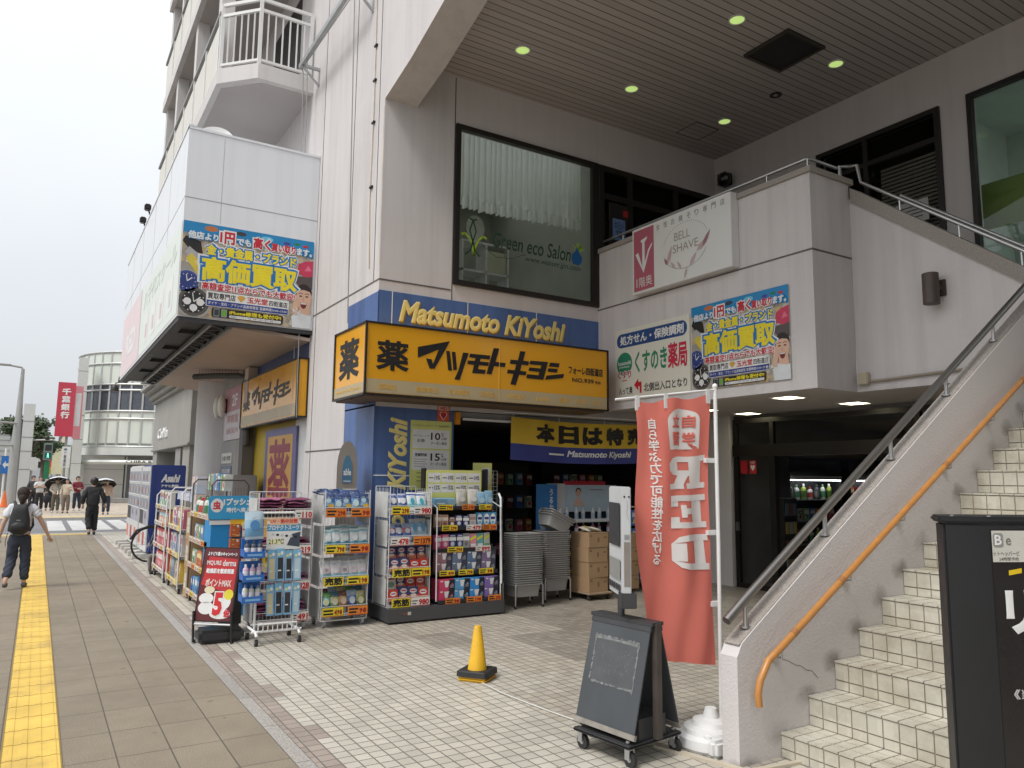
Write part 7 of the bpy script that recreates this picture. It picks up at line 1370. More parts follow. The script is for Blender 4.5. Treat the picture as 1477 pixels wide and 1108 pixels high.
# ================================================================ the street beyond
vb = M('vending_blue', (.022, .045, .21), .35, 0, .06, 2); vw = M('vending_white', (.58, .58, .58), .35, 0, .04, 4)
for k, (y0, y1, lab) in enumerate(((16.35, 17.75, 'blue and white drink vending machine nearest to the bicycle'), (17.85, 20.2, 'second drink vending machine, beyond the first one by the pavement'))):
    t = thing('vending_machine', lab, 'vending machine', (2.2, (y0+y1)/2, 0)); x0, x1 = 1.90, 2.52; b = MB(); b.box(x0, y0, .10, x1, y1, 1.80, vb if k == 0 else vw); b.build('cabinet', t, bevel=.015); f = FrW(x0-.002, 0, 0); b = MB(); b.rect(f, -y1+.03, .12, -y0-.03, 1.77, 0, vw, .02); b.build('front_panel', t); n_ = 2 if k == 0 else 3
    for j in range(n_):
        a = -y1+.06+(y1-y0-.12)*j/n_; c = -y1+.06+(y1-y0-.12)*(j+1)/n_-.03
        for r_ in range(3):
            b = MB(); z = 1.68-.27*r_; b.rect(f, a, z-.22, c, z, .021, C(150, 155, 165)); b.rect(f, a, z-.235, c, z-.22, .021, W_, .008)
            for q_ in range(5):
                w = (c-a)/5; b.disc(f, a+w*(q_+.5), z-.12, w*.33, .075, .022+.0003*q_, C(*[(200, 200, 205), (120, 130, 140), (190, 90, 80), (90, 120, 170), (210, 205, 180)][(q_+r_+j) % 5]), 10)
            b.build('display_window', t)
        b = MB(); b.rect(f, a, .62, c, .92, .021, C(175, 172, 185) if j else C(60, 60, 64)); b.disc(f, (a+c)/2, .80, .07, .07, .024, C(90, 90, 95), 14); b.rect(f, a, .2, c, .50, .021, C(215, 215, 215)); b.rect(f, a+.03, .22, (a+c)/2, .48, .022, C(215, 120, 80) if j % 2 == 0 else C(190, 70, 70)); b.build('lower_panel', t)
    if k == 0:
        fs_ = FrS(0, y0-.001, 0); b = MB(); b.text(fs_, 'Asahi', 2.07, 1.46, 2.42, 1.62, .001, W_, .05, 3, .001, shear=.3); b.text(fs_, 'アサヒ飲料', 2.08, 1.35, 2.40, 1.42, .001, W_, .04, 2, .001); b.build('lettering', t); b = MB(); b.box(x0+.06, y0-.004, .12, x0+.065, y0, 1.78, M('seam_blue', (.012, .025, .12), .5)); b.build('seam', t)
for i in range(6):
    t = thing('concrete_block', 'concrete foot block under the vending machines, number %d counted from the bicycle' % (i+1), 'block', (1.86, 16.4+.7*i, 0), 0, 'blocks under the vending machines'); b = MB(); b.box(1.66, 16.38+.72*i, 0, 2.4, 16.6+.72*i, .09, M('kerb_concrete')); b.build('block', t, bevel=.008)
# bicycle between the vending machine and the racks
t = thing('bicycle', 'black city bicycle parked side on in front of the blue vending machine', 'bicycle', (2.2, 15.8, 0)); bx0, bx1, by = 1.88, 2.88, 15.75
for x in (bx0, bx1):
    q = MB(); R_ = .31; q.tube([(x+R_*math.cos(a*PI/18), by, .32+R_*math.sin(a*PI/18)) for a in range(37)], .018, m_rub, 8, False); w_ = q.build('wheel', t, smooth=True); q = MB()
    for a in range(14): q.tube([(x, by, .32), (x+R_*math.cos(a*PI/7), by+.0, .32+R_*math.sin(a*PI/7))], .0022, m_steel, 4)
    q.tube([(x, by-.04, .32), (x, by+.04, .32)], .03, m_steel, 10); q.build('spoke', w_)
b = MB(); fm_ = M('bike_frame_black', (.03, .03, .035), .3, .2, .05); bbk = (2.38, by, .30)
for p, q_ in (((bx1, by, .32), (2.55, by, .62)), ((2.55, by, .62), bbk), ((bx1, by, .32), bbk), (bbk, (2.03, by, .68)), ((2.55, by, .55), (2.03, by, .75)), ((2.55, by, .62), (2.60, by, .80)), ((bx0, by-.05, .32), (2.0, by-.05, .68)), ((bx0, by+.05, .32), (2.0, by+.05, .68)), ((2.0, by, .68), (1.97, by, .90))): b.tube([p, q_], .016, fm_, 8)
b.build('frame', t, smooth=True); b = MB(); b.tube([(2.12, by-.26, .93), (2.0, by-.2, .95), (1.97, by, .92), (2.0, by+.2, .95), (2.12, by+.26, .93)], .012, m_steel, 8); b.build('handlebar', t, smooth=True); b = MB(); b.ball((2.62, by, .83), .13, .07, .035, m_rub); b.build('saddle', t, smooth=True); b = MB(); b.tube([(bx0-.34, by, .42), (bx0-.24, by, .58), (bx0-.0, by, .665), (bx0+.2, by, .6)], .022, fm_, 8); b.build('mudguard', t, smooth=True); b = MB(); b.tube([(2.38, by-.1, .30), (2.38, by+.1, .30)], .012, m_steel, 8); b.tube([(2.38, by-.11, .30), (2.48, by-.11, .2)], .012, m_steel, 8); b.box(2.44, by-.2, .18, 2.54, by-.11, .20, m_rub); b.build('pedal', t)
t = thing('bollard_post', 'grey steel hoop post set in a concrete foot before the bicycle', 'post', (2.0, 15.0, 0)); b = MB(); b.box(1.78, 14.9, 0, 2.1, 15.15, .20, M('dark_concrete', (.22, .21, .2), .9, 0, .1, 4)); b.build('foot', t, bevel=.02); b = MB(); b.tube([(1.98, 15.02, .2), (1.98, 15.02, .88), (2.02, 15.02, .93), (2.3, 15.02, .93), (2.34, 15.02, .88), (2.34, 15.02, .0)], .022, m_gray, 8); b.build('hoop', t, smooth=True)
# cafe front
t = thing('cafe_front', 'grey plaster cafe front with a stepped cornice and white script lettering', 'shop front', (3.3, 24, 0)); cg = M('cafe_plaster', (.30, .29, .265), .85, 0, .08, 1, .2, 60, .15); b = MB(); b.box(3.3, 21.2, 2.45, 9, 28.6, 4.0, cg); b.box(3.32, 21.2, 0, 9, 22.3, 2.45, cg); b.box(3.32, 27.6, 0, 9, 28.6, 2.45, cg); b.box(4.2, 22.3, 0, 9, 27.6, 2.45, M('cafe_recess', (.05, .048, .045), .8)); b.build('wall', t); b = MB()
for i, (z0, z1, o_) in enumerate(((4.0, 4.12, .10), (4.12, 4.30, .2), (4.30, 4.42, .34), (4.42, 4.56, .46))): b.box(3.3-o_, 21.2-o_, z0, 9, 28.6+o_, z1, cg)
b.box(3.24, 21.14, 2.38, 9, 28.66, 2.46, cg); b.build('cornice', t, bevel=.02); b = MB(); b.text(FrW(3.296, 0, 0), 'CoMa', -27.4, 2.75, -25.2, 3.1, .002, W_, .05, 3, .03, shear=.2); b.build('lettering', t)
b = MB(); b.rect(FrW(3.3, 0, 0), -23.6, 1.6, -22.7, 2.35, -.05, C(150, 148, 145), .03); b.box(3.5, 22.32, .9, 3.6, 23.5, 2.3, C(185, 185, 182)); b.build('menu_panel', t)
b = MB()
for y in (27.3, 24.5): b.tube([(3.0, y, 4.6), (2.6, y, 4.75), (1.9, y-.2, 4.5)], .02, m_frame, 6); b.lathe((1.9, y-.2, 4.3), [(.13, -.05), (.12, .08), (.05, .16)], m_frame, 12)
b.build('spot_lamp', t, smooth=True)
t = thing('neighbour_building', 'plain pale upper block above the cafe front behind the sign box', 'building', (6, 25, 0)); b = MB(); b.box(4.4, 21.3, 4.56, 12, 29, 8.5, m_stucco); b.build('wall', t); b = MB()
for y in (22.2, 24.6, 27): b.box(4.38, y, 5.6, 4.399, y+1.4, 7.2, m_frame)
b.build('window', t)
# curved bank on the far corner
t = thing('bank_building', 'pale bank on the far corner with a curved panelled glass front', 'building', (6.5, 54, 0)); cxx, cyy, R_ = 7.0, 54.4, 5.25; bm_ = M('bank_panel', (.56, .58, .55), .35, 0, .04, 1.5); bg_ = M('bank_milk_glass', (.60, .64, .58), .22, 0, .05, 1); bd = M('bank_blue_glass', (.085, .095, .115), .12, .1, .25, 6); mu = M('bank_mullion', (.50, .51, .50), .4, .2)
def arc_wall(q, z0, z1, r_, m, a0=-195, a1=-60, n=27):
    P = [(cxx+r_*math.cos(math.radians(a0+(a1-a0)*i/n)), cyy+r_*math.sin(math.radians(a0+(a1-a0)*i/n))) for i in range(n+1)]
    q.add([(x, y, z) for x, y in P for z in (z0, z1)], [(2*i, 2*i+2, 2*i+3, 2*i+1) for i in range(n)], m)
b = MB(); arc_wall(b, 3.45, 4.9, R_, bg_); arc_wall(b, 4.9, 5.35, R_, bg_); arc_wall(b, 6.95, 8.85, R_, bg_); arc_wall(b, 2.75, 3.2, R_+.15, bm_); arc_wall(b, 0, 2.75, R_-1.6, M('bank_lobby', (.16, .155, .15), .5, 0, .2, 2)); arc_wall(b, 2.2, 2.45, R_+.55, bm_); b.build('curved_wall', t)
b = MB(); arc_wall(b, 5.35, 6.95, R_-.02, bd); b.build('window_band', t); b = MB()
for i in range(19):
    a = math.radians(-195+7.5*i); x, y = cxx+R_*math.cos(a), cyy+R_*math.sin(a); b.bar((x, y, 3.3), (x, y, 8.95), .09, .12, mu)
for z in (3.25, 4.9, 5.35, 6.6, 6.95, 8.2, 8.9):
    n = 27; P = [(cxx+(R_+.03)*math.cos(math.radians(-195+135*i/n)), cyy+(R_+.03)*math.sin(math.radians(-195+135*i/n)), z) for i in range(n+1)]; b.tube(P, .06, mu, 6)
n = 27; P = [(cxx+(R_+.5)*math.cos(math.radians(-195+135*i/n)), cyy+(R_+.5)*math.sin(math.radians(-195+135*i/n)), 2.33) for i in range(n+1)]; b.tube(P, .13, bm_, 6); b.build('mullion', t, smooth=True)
b = MB(); b.box(1.6, 50.6, 0, 2.1, 51.4, 8.4, bm_); b.box(1.75, 54.5, 0, 9, 75, 3.2, bm_); b.box(1.95, 54.5, 3.2, 9, 75, 8.0, bg_); b.box(2.4, 55, 8.0, 13, 60, 8.3, bm_); b.box(2.3, 51.2, 0, 4.4, 51.6, 2.7, M('bank_stone', (.44, .43, .40), .6, 0, .05, 1)); b.box(4.4, 51.5, 0, 13, 52, 2.7, M('bank_lobby')); b.build('side_wall', t); b = MB()
for z in (1.0, 1.9): b.box(2.298, 51.195, z, 4.4, 51.2, z+.03, M('bank_line', (.2, .2, .2)))
for z in (2.2, 3.6, 5, 6.4, 7.6): b.box(1.598, 50.595, z, 2.1, 50.6, z+.03, MATS['bank_line'])
for x in (4.5, 5.3, 6.4): b.box(x, 51.4, 0, x+.09, 51.5, 2.7, mu)
b.build('panel_line', t); b = MB(); b.box(1.94, 54.6, 3.3, 1.95, 74, 7.9, M('bank_side_glass', (.32, .36, .36), .08, 0, .1)); b.build('side_glass', t); b = MB(); b.text(FrS(0, cyy-R_-.75, 0), 'CHIBA BANK', 4.2, 2.28, 6.4, 2.42, 0, C(90, 75, 55), .03, 1, .02); b.build('lettering', t)
b = MB(); b.box(2.4, 48.6, 0, 9, 50.0, .12, m_granite); b.box(2.6, 49.0, .12, 9, 50.2, .24, m_granite); b.build('entrance_step', t)
# hanging bank sign, and a pale board painted as its reflection
rs = M('sign_red', (.50, .045, .075), .45, 0, .04, 3)
t = thing('bank_sign_or_reflection', 'tall red vertical bank sign with white characters beside the street lamp', 'sign', (1.0, 47.5, 3.6)); b = MB(); b.box(.62, 47.4, 3.62, 1.46, 47.65, 6.55, rs); b.build('board', t); b = MB(); 
for i, ch in enumerate('千葉銀行'): b.text(FrS(0, 47.395, 0), ch, .82, 5.85-.42*i, 1.24, 6.22-.42*i, 0, W_, .05, 2, .01)
b.build('lettering', t); b = MB(); b.box(1.46, 47.5, 4.2, 1.75, 47.55, 6.0, C(225, 225, 225)); b.tube([(1.2, 47.6, 0), (1.2, 47.6, 3.7)], .07, m_gray, 10); b.build('bracket', t)
t = thing('bank_sign_or_reflection', 'pale red board standing in for the reflection of the first bank sign', 'sign', (1.7, 49.6, 3.6)); b = MB(); b.box(1.5, 49.5, 3.6, 1.9, 49.7, 6.6, M('sign_red_reflection', (.55, .22, .25), .4)); b.build('board', t); b = MB()
for i, ch in enumerate('千葉銀行'): b.text(FrS(0, 49.495, 0), ch, 1.6, 5.85-.42*i, 1.82, 6.2-.42*i, 0, W_, .03, 1, .01)
b.build('lettering', t)
t = thing('street_banner_sign', 'white vertical sign with dark characters under the red bank sign', 'sign', (1.1, 46.6, 1.7)); b = MB(); b.box(1.02, 46.6, 1.95, 1.42, 46.7, 3.05, W_); b.build('board', t); b = MB(); b.text(FrS(0, 46.595, 0), '一\n般\n歯\n科', 1.12, 2.0, 1.24, 2.75, 0, C(90, 100, 110), .02, 1, .005); b.disc(FrS(0, 46.595, 0), 1.18, 2.9, .08, .07, .002, C(120, 140, 150), 12); b.build('lettering', t); b = MB(); b.tube([(1.44, 46.7, 0), (1.44, 46.7, 3.1)], .035, m_gray, 8); b.build('post', t)
# street lamp with a boxed traffic pole
t = thing('street_lamp', 'tall grey street lamp pole with a single arm at the left edge', 'street lamp', (-.95, 45.2, 0)); pg = M('pole_grey', (.33, .33, .32), .5, .2, .06, 2); b = MB(); b.lathe((-1.0, 45.2, 0), [(.26, 0), (.24, 3.0), (.14, 4.6), (.075, 6.85)], pg, 16); b.tube([(-1.0, 45.2, 6.8), (-1.05, 45.2, 6.92), (-1.6, 45.2, 7.0)], .05, pg, 8); b.build('pole', t, smooth=True); b = MB(); b.box(-2.2, 45.1, 6.95, -1.5, 45.3, 7.05, pg); b.build('lamp_head', t, bevel=.03)
b = MB(); b.box(-.80, 45.0, .1, -.32, 45.5, 5.1, M('pale_pole_panel', (.55, .56, .55), .4, 0, .04, 1)); b.build('panel_column', t)
b = MB()
for z in (1.8, 2.7, 3.4, 4.2): b.box(-.802, 44.99, z, -.318, 45.0, z+.04, m_gray)
b.build('panel_joint', t)
t = thing('traffic_signal', 'pedestrian signal with a green walking figure on an arm from the pole', 'traffic signal', (.35, 44.5, 2.0)); b = MB(); b.tube([(-.35, 45.2, 3.28), (.2, 44.8, 3.3), (.55, 44.6, 3.3)], .045, pg, 8); b.build('arm', t, smooth=True); sgc = M('signal_housing', (.17, .21, .19), .5, .1); b = MB(); b.box(.18, 44.4, 2.28, .58, 44.65, 3.15, sgc); b.build('housing', t, bevel=.03); b = MB(); f = FrS(0, 44.398, 0); b.rect(f, .24, 2.75, .52, 3.05, 0, C(40, 45, 45), .003); b.build('upper_lens', t); b = MB(); b.rect(f, .24, 2.36, .52, 2.66, 0, M('signal_dark', (.02, .06, .05), .4), .003); gl_ = M('signal_green', (.15, .75, .55), .4, 0, 0, emit=.9); b.disc(f, .38, 2.60, .035, .035, .004, gl_, 10); b.poly(f, [(.33, 2.4), (.36, 2.4), (.38, 2.46), (.41, 2.4), (.44, 2.4), (.41, 2.5), (.43, 2.52), (.40, 2.57), (.36, 2.57), (.33, 2.51), (.355, 2.5)], .004, gl_); b.build('lower_lens', t); b = MB(); b.box(.26, 44.5, 1.35, .50, 44.6, 2.25, C(30, 120, 80)); b.build('green_board', t); b = MB(); b.lathe((.30, 44.7, 3.3), [(.09, 0), (.1, .12), (.04, .2)], m_frame, 10); b.build('camera', t)
# left edge: signs and low building
t = thing('direction_sign', 'blue round cornered traffic sign on a white post at the left edge', 'sign', (-1.6, 47, 0)); b = MB(); b.box(-1.62, 46.98, 1.6, -1.2, 47.02, 2.5, C(40, 120, 200)); b.build('board', t, bevel=.01); b = MB(); b.poly(FrS(0, 46.975, 0), [(-1.55, 2.05), (-1.42, 2.25), (-1.42, 2.12), (-1.27, 2.12), (-1.27, 1.98), (-1.42, 1.98), (-1.42, 1.85)], 0, W_); b.build('symbol', t); b = MB(); b.tube([(-1.45, 47.05, 0), (-1.45, 47.05, 2.9)], .05, m_wmetal, 8); b.build('post', t)
t = thing('white_gate_post', 'white boxed signpost cut by the left edge of the view', 'post', (-1.95, 43, 0)); b = MB(); b.box(-2.1, 43, .0, -1.75, 43.3, 3.4, m_wmetal); b.box(-2.12, 42.99, 0, -1.73, 43.32, 1.0, pg); b.build('post', t); b = MB(); b.tube([(-3.5, 43.2, 4.1), (-.9, 45.2, 4.1)], .05, pg, 8); b.tube([(-3.5, 43.2, 2.95), (-.9, 45.2, 3.0)], .04, pg, 8); b.build('crossbar', t)
t = thing('construction_hoarding', 'slatted grey low building front behind the pole at the left edge', 'building', (-4, 62, 0)); b = MB(); b.box(-8, 62, 2.2, -1.0, 66, 4.6, M('pale_slats', (.48, .49, .48), .6, 0, .05)); b.box(-8, 62.5, 0, -1.4, 66, 2.2, m_gray)
for i in range(6): b.box(-8, 61.98, 2.4+.36*i, -1.0, 62.0, 2.44+.36*i, m_gray)
b.build('wall', t)
t = thing('orange_cone', 'small orange road cone by the left kerb beyond the crossing', 'cone', (-1.2, 44, 0)); b = MB(); b.lathe((-1.25, 44, 0), [(.22, 0), (.22, .05), (.15, .06), (.04, .75), (.01, .76)], M('cone_orange', (.75, .16, .04), .5), 14); b.build('body', t, smooth=True)
bc = [((1.9, 78, 9, 96), 7, (.50, .45, .36), 'cream three storey house past the bank on the right of the street'), ((2.2, 98, 10, 125), 9, (.42, .40, .38), 'grey block further right along the street'), ((-9, 90, -1.6, 112), 5, (.46, .45, .44), 'low grey shop on the left of the street beyond the tree'), ((-12, 120, -2.5, 150), 8, (.40, .41, .42), 'far grey block at the left end of the street'), ((-1.6, 190, 5, 200), 6, (.45, .46, .48), 'pale block closing the far end of the street')]
for (x0, y0, x1, y1), h, c_, lab in bc:
    t = thing('distant_building', lab, 'building', ((x0+x1)/2, y0, 0)); b = MB(); b.box(x0, y0, 0, x1, y1, h, M('far_wall_%d' % int(y0), c_, .8, 0, .06, .5)); b.build('wall', t); b = MB(); b.box(x0-.2, y0-.2, h, x1+.2, y1+.2, h+.3, m_gray); b.build('roof', t)
    for z in [2.9+2.4*i for i in range(int((h-2.8)/2.4)+1)]:
        q = MB(); n_ = max(2, int((x1-x0)/2.2))
        for i in range(n_): a = x0+(x1-x0)*(i+.25)/n_; q.box(a, y0-.03, z, a+(x1-x0)/n_*.5, y0-.005, z+1.3, m_frame)
        for i in range(5): a = y0+(y1-y0)*(i+.2)/5; q.box(x0-.03, a, z, x0-.005, a+(y1-y0)*.1, z+1.3, m_frame); q.box(x1+.005, a, z, x1+.03, a+(y1-y0)*.1, z+1.3, m_frame)
        q.build('window', t)
sc_ = [(.9, 70, (240, 235, 200)), (1.2, 76, (60, 150, 90)), (.7, 84, (230, 90, 90)), (1.3, 88, (220, 225, 230)), (-.9, 80, (225, 225, 225)), (-1.1, 100, (90, 130, 180)), (.9, 100, (235, 210, 80))]
for i, (x, y, c_) in enumerate(sc_):
    t = thing('shop_signboard', '%s upright shop sign far along the street' % ('cream', 'green', 'red', 'white', 'pale grey leftmost', 'blue leftmost', 'yellow')[i], 'sign', (x, y, 0), 0, 'far shop signs'); b = MB(); b.box(x, y, 1.6+.3*(i % 3), x+.9, y+.2, 3.6+.5*(i % 2), C(*c_)); b.build('board', t); b = MB(); b.tube([(x+.45, y+.1, 0), (x+.45, y+.1, 2)], .06, m_gray, 8); b.build('post', t)
# tree behind the pole
def tree(x, y, h, cr, lab, seed, lean=0):
    t = thing('street_tree', lab, 'tree', (x, y, 0)); r = random.Random(seed); bark = M('tree_bark', (.11, .085, .065), .9, 0, .2, 4, .5, 20); b = MB()
    top = V((x+lean, y, h*.62)); b.tube([(x, y, 0), (x+lean*.3, y, h*.25), tuple(top)], [.30, .22, .12], bark, 10); cl = []
    for i in range(11):
        a = r.random()*2*PI; e = top.lerp(V((x, y, h*.3)), r.random()*.6); tip = e+V((math.cos(a)*cr*(.5+.4*r.random()), math.sin(a)*cr*.7, h*(.10+.28*r.random()))); b.tube([tuple(e), tuple(e.lerp(tip, .5)+V((0, 0, .15))), tuple(tip)], [.08, .05, .02], bark, 6); cl.append(tip)
    b.build('trunk', t, smooth=True); q = MB(); lm = [M('leaf_dark', (.035, .055, .022), .7, 0, .25, 3), M('leaf_mid', (.055, .085, .03), .7, 0, .25, 3), M('leaf_light', (.085, .115, .045), .7, 0, .25, 3)]
    for c_ in cl+[top+V((0, 0, h*.22)), top+V((cr*.3, 0, h*.12))]:
        for k in range(7):
            cc = c_+V((r.gauss(0, .35), r.gauss(0, .3), r.gauss(0, .22)))*cr*.45
            for j in range(34):
                d = V((r.gauss(0, 1), r.gauss(0, 1), r.gauss(0, .7))).normalized()*(.12+.30*r.random())*cr*.55; p = cc+d; s_ = .07+.08*r.random(); u = V((r.gauss(0, 1), r.gauss(0, 1), r.gauss(0, .5))).normalized(); w = u.orthogonal().normalized(); m = lm[min(2, max(0, int(1+d.z*2.2+r.gauss(0, .6))))]
                q.add([p-u*s_, p-w*s_*.6, p+u*s_, p+w*s_*.6], [(0, 1, 2, 3)], m)
    q.build('crown', t); return t
tree(-.65, 58, 5.3, 1.65, 'leaning dark green street tree behind the lamp pole', 5, .1)
tree(.35, 72, 4.6, 1.0, 'smaller green tree further along beside the first', 9)
# ================================================================ people
skin = M('skin', (.52, .33, .24), .55, 0, .05, 12); hairm = M('black_hair', (.018, .014, .013), .45, 0, .2, 30)
def skinmesh(name, verts, edges, rad, mat, parent, sub=2, root=0, loc=True):
    me = bpy.data.meshes.new(name); me.from_pydata([tuple(v) for v in verts], edges, []); o = bpy.data.objects.new(name, me); COL.objects.link(o)
    m1 = o.modifiers.new('s', 'SKIN'); m1.use_smooth_shade = True
    if not me.skin_vertices:
        bpy.context.view_layer.objects.active = o
    sv = me.skin_vertices[0].data
    for i, r_ in enumerate(rad): sv[i].radius = (r_, r_) if not isinstance(r_, tuple) else r_; sv[i].use_root = (i == root)
    m2 = o.modifiers.new('u', 'SUBSURF'); m2.levels = sub; m2.render_levels = sub
    bpy.context.view_layer.update(); ev = o.evaluated_get(bpy.context.evaluated_depsgraph_get()); nm = bpy.data.meshes.new_from_object(ev)
    bpy.data.objects.remove(o); nm.materials.clear(); nm.materials.append(mat); nm.polygons.foreach_set('use_smooth', [True]*len(nm.polygons)); nm.polygons.foreach_set('material_index', [0]*len(nm.polygons))
    if name in ('top', 'trousers'):                    # cloth folds
        ns = [v.normal.copy() for v in nm.vertices]
        for v, n_ in zip(nm.vertices, ns):
            c_ = v.co; v.co = c_+n_*(.004*math.sin(c_.z*55+c_.x*30+3*math.sin(c_.x*22+c_.z*9))+.0035*math.sin(c_.z*23-c_.y*40+c_.x*17))
    q = bpy.data.objects.new(name, nm); COL.objects.link(q); q.parent = parent; return q
def person(lab, loc, rz, h, pose, top, trousers, hair=hairm, hairlen='short', shoe=(.02, .02, .02), sleeve='long', face=True, loose=1.0, skirt=False, group=None):
    """figure facing -Y in its own space, 1.70 m tall before scaling"""
    t = thing('person', lab, 'person', loc, rz, group); t.scale = (h/1.70,)*3; Vv, E, Rr = [], [], []
    def j(p, r_, par=None):
        Vv.append(V(p)); Rr.append(r_)
        if par is not None: E.append((par, len(Vv)-1))
        return len(Vv)-1
    g = pose.get; pel = j((0, 0, .92), .115); sp = j((0, .0, 1.10), .105, pel); ch = j((0, .0, 1.30), (.125), sp); nk0 = j((0, .01, 1.425), .062, ch); nk = j((0, .005, 1.48), .05, nk0); jw = j((0, -.02, 1.535), .066, nk); hd = j((0, -.01, 1.605), .083, jw); j((0, 0, 1.66), .062, hd)
    hands = {}
    for s, k in ((-1, 'l'), (1, 'r')):
        sh = j((s*.165, .01, 1.385), .052, ch); el = j(g('el'+k, (s*.23, .03, 1.12)), .040, sh); mid = j(V(g('el'+k, (s*.23, .03, 1.12))).lerp(V(g('ha'+k, (s*.25, -.03, .90))), .5), .034, el); hp = V(g('ha'+k, (s*.25, -.03, .90))); wr = j(hp, .024, mid)
        dirh = (hp-V(g('el'+k, (s*.23, .03, 1.12)))).normalized(); pm_ = hp+dirh*.05; pa = j(pm_, (.032, .02), wr); sd = dirh.cross(V((0, 1, 0))).normalized() if abs(dirh.y) < .9 else V((1, 0, 0))
        for q_ in range(4): b0 = j(pm_+dirh*.035+sd*(-.024+.016*q_), .009, pa); j(pm_+dirh*(.075+(.012 if q_ in (1, 2) else 0))+sd*(-.028+.018*q_)+V((0, -.012, 0)), .007, b0)
        tb = j(pm_+sd*(.036)*(-s)+V((0, -.01, 0)), .010, pa); j(pm_+dirh*.03+sd*(.05)*(-s)+V((0, -.02, 0)), .008, tb)
    for s, k in ((-1, 'l'), (1, 'r')):
        hip = j((s*.09, 0, .88), .088, pel); kn = j(g('kn'+k, (s*.10, -.01, .48)), .056, hip); an = j(g('an'+k, (s*.10, .02, .09)), .036, kn)
        j(V(g('an'+k, (s*.10, .02, .09)))+V((s*.01, -.11, -.04)) if not g('toe'+k) else g('toe'+k), .03, an)
    skinmesh('body', Vv, E, Rr, skin, t)
    # clothes follow the same joints
    VT, ET, RT = [], [], []
    def c(p, r_, par=None):
        VT.append(V(p)); RT.append(r_)
        if par is not None: ET.append((par, len(VT)-1))
        return len(VT)-1
    a0 = c((0, 0, g('hem', .86)), (.165*loose, .13*loose)); a1 = c((0, 0, 1.10), (.15*loose, .125*loose), a0); a2 = c((0, .0, 1.30), (.155*loose, .135*loose), a1); c((0, .012, 1.435), .075, a2)
    for s, k in ((-1, 'l'), (1, 'r')):
        sh = c((s*.165, .01, 1.375), .078*loose**.5, a2); e_ = V(g('el'+k, (s*.23, .03, 1.12))); S0 = V((s*.165, .01, 1.375))
        if sleeve == 'short': c(S0.lerp(e_, .75), .074*loose, sh)
        else: ee = c(e_, .060*loose, sh); c(e_.lerp(V(g('ha'+k, (s*.25, -.03, .90))), .93), .046*loose, ee)
    skinmesh('top', VT, ET, RT, top, t, 3)
    VT, ET, RT = [], [], []; p0 = c((0, 0, .98), (.14, .115)); p1 = c((0, 0, .88), (.155, .125), p0)
    for s, k in ((-1, 'l'), (1, 'r')):
        hip = c((s*.088, 0, .80), .105, p1); kn = c(g('kn'+k, (s*.10, -.01, .48)), .085*loose**.5, hip); K0 = V(g('kn'+k, (s*.10, -.01, .48))); A0 = V(g('an'+k, (s*.10, .02, .09))); c(K0.lerp(A0, .92), .070*loose**.5, kn)
    skinmesh('trousers', VT, ET, RT, trousers, t, 3)
    for s, k in ((-1, 'l'), (1, 'r')):
        A0 = V(g('an'+k, (s*.10, .02, .09))); tv = V(g('toe'+k)) if g('toe'+k) else A0+V((s*.01, -.13, -.05)); q = MB(); d = (tv-A0); heel = A0-V((0, 0, .03))-V((d.x, d.y, 0))*.35
        skinmesh('shoe', [heel, A0.lerp(tv, .4)+V((0, 0, -.02)), tv], [(0, 1), (1, 2)], [.042, .05, .04], M('shoe_%d' % int(shoe[0]*100), shoe, .5), t, 2)
    # hair and face
    q = MB(); q.ball((0, .020, 1.628), .098, .108, .112, hair, 18, 12); q.ball((0, .05, 1.575), .085, .07, .085, hair, 14, 9)
    if face:
        keep = [(f_, m_) for f_, m_ in zip(q.f, q.fm) if not all(q.v[i].y < -.035 and q.v[i].z < 1.66 for i in f_)]; q.f = [k_[0] for k_ in keep]; q.fm = [k_[1] for k_ in keep]
    if hairlen == 'bun': q.ball((0, .10, 1.54), .062, .055, .075, hair); q.tube([(0, .115, 1.53), (0, .13, 1.46), (0, .12, 1.40)], [.045, .035, .008], hair, 10)
    if hairlen == 'long': q.tube([(0, .07, 1.62), (0, .085, 1.5), (0, .08, 1.38)], [.085, .09, .05], hair, 12)
    if hairlen == 'mop': q.ball((0, .0, 1.62), .115, .125, .115, hair, 14, 9)
    q.build('hair', t, True, smooth=True)
    if face:
        q = MB(); dk_ = M('eye_dark', (.02, .015, .012), .3)
        for s in (-1, 1): q.ball((s*.031, -.086, 1.607), .011, .006, .006, dk_, 8, 6); q.bar((s*.05, -.084, 1.632), (s*.016, -.09, 1.634), .005, .006, hair)
        q.ball((0, -.098, 1.585), .012, .014, .018, skin, 8, 6); q.bar((-.022, -.088, 1.552), (.022, -.088, 1.552), .006, .008, M('lips', (.35, .13, .11), .5))
        for s in (-1, 1): q.ball((s*.086, 0, 1.60), .012, .02, .028, skin, 8, 6)
        q.build('face', t, True, smooth=True)
    return t
cl = lambda n, c_: M(n, c_, .85, 0, .12, 8, .3, 60)
white_c = cl('white_cotton', (.62, .63, .66)); black_c = cl('black_cotton', (.018, .018, .022)); navy_c = cl('navy_denim', (.03, .038, .06)); beige_c = cl('beige_knit', (.50, .43, .34)); brown_c2 = cl('brown_twill', (.16, .125, .10)); olive_c = cl('olive_twill', (.11, .10, .075)); red_c = cl('dark_red_knit', (.17, .022, .035)); peach_c = cl('peach_blouse', (.52, .36, .28)); shirt_c = cl('grey_white_shirt', (.52, .53, .52))
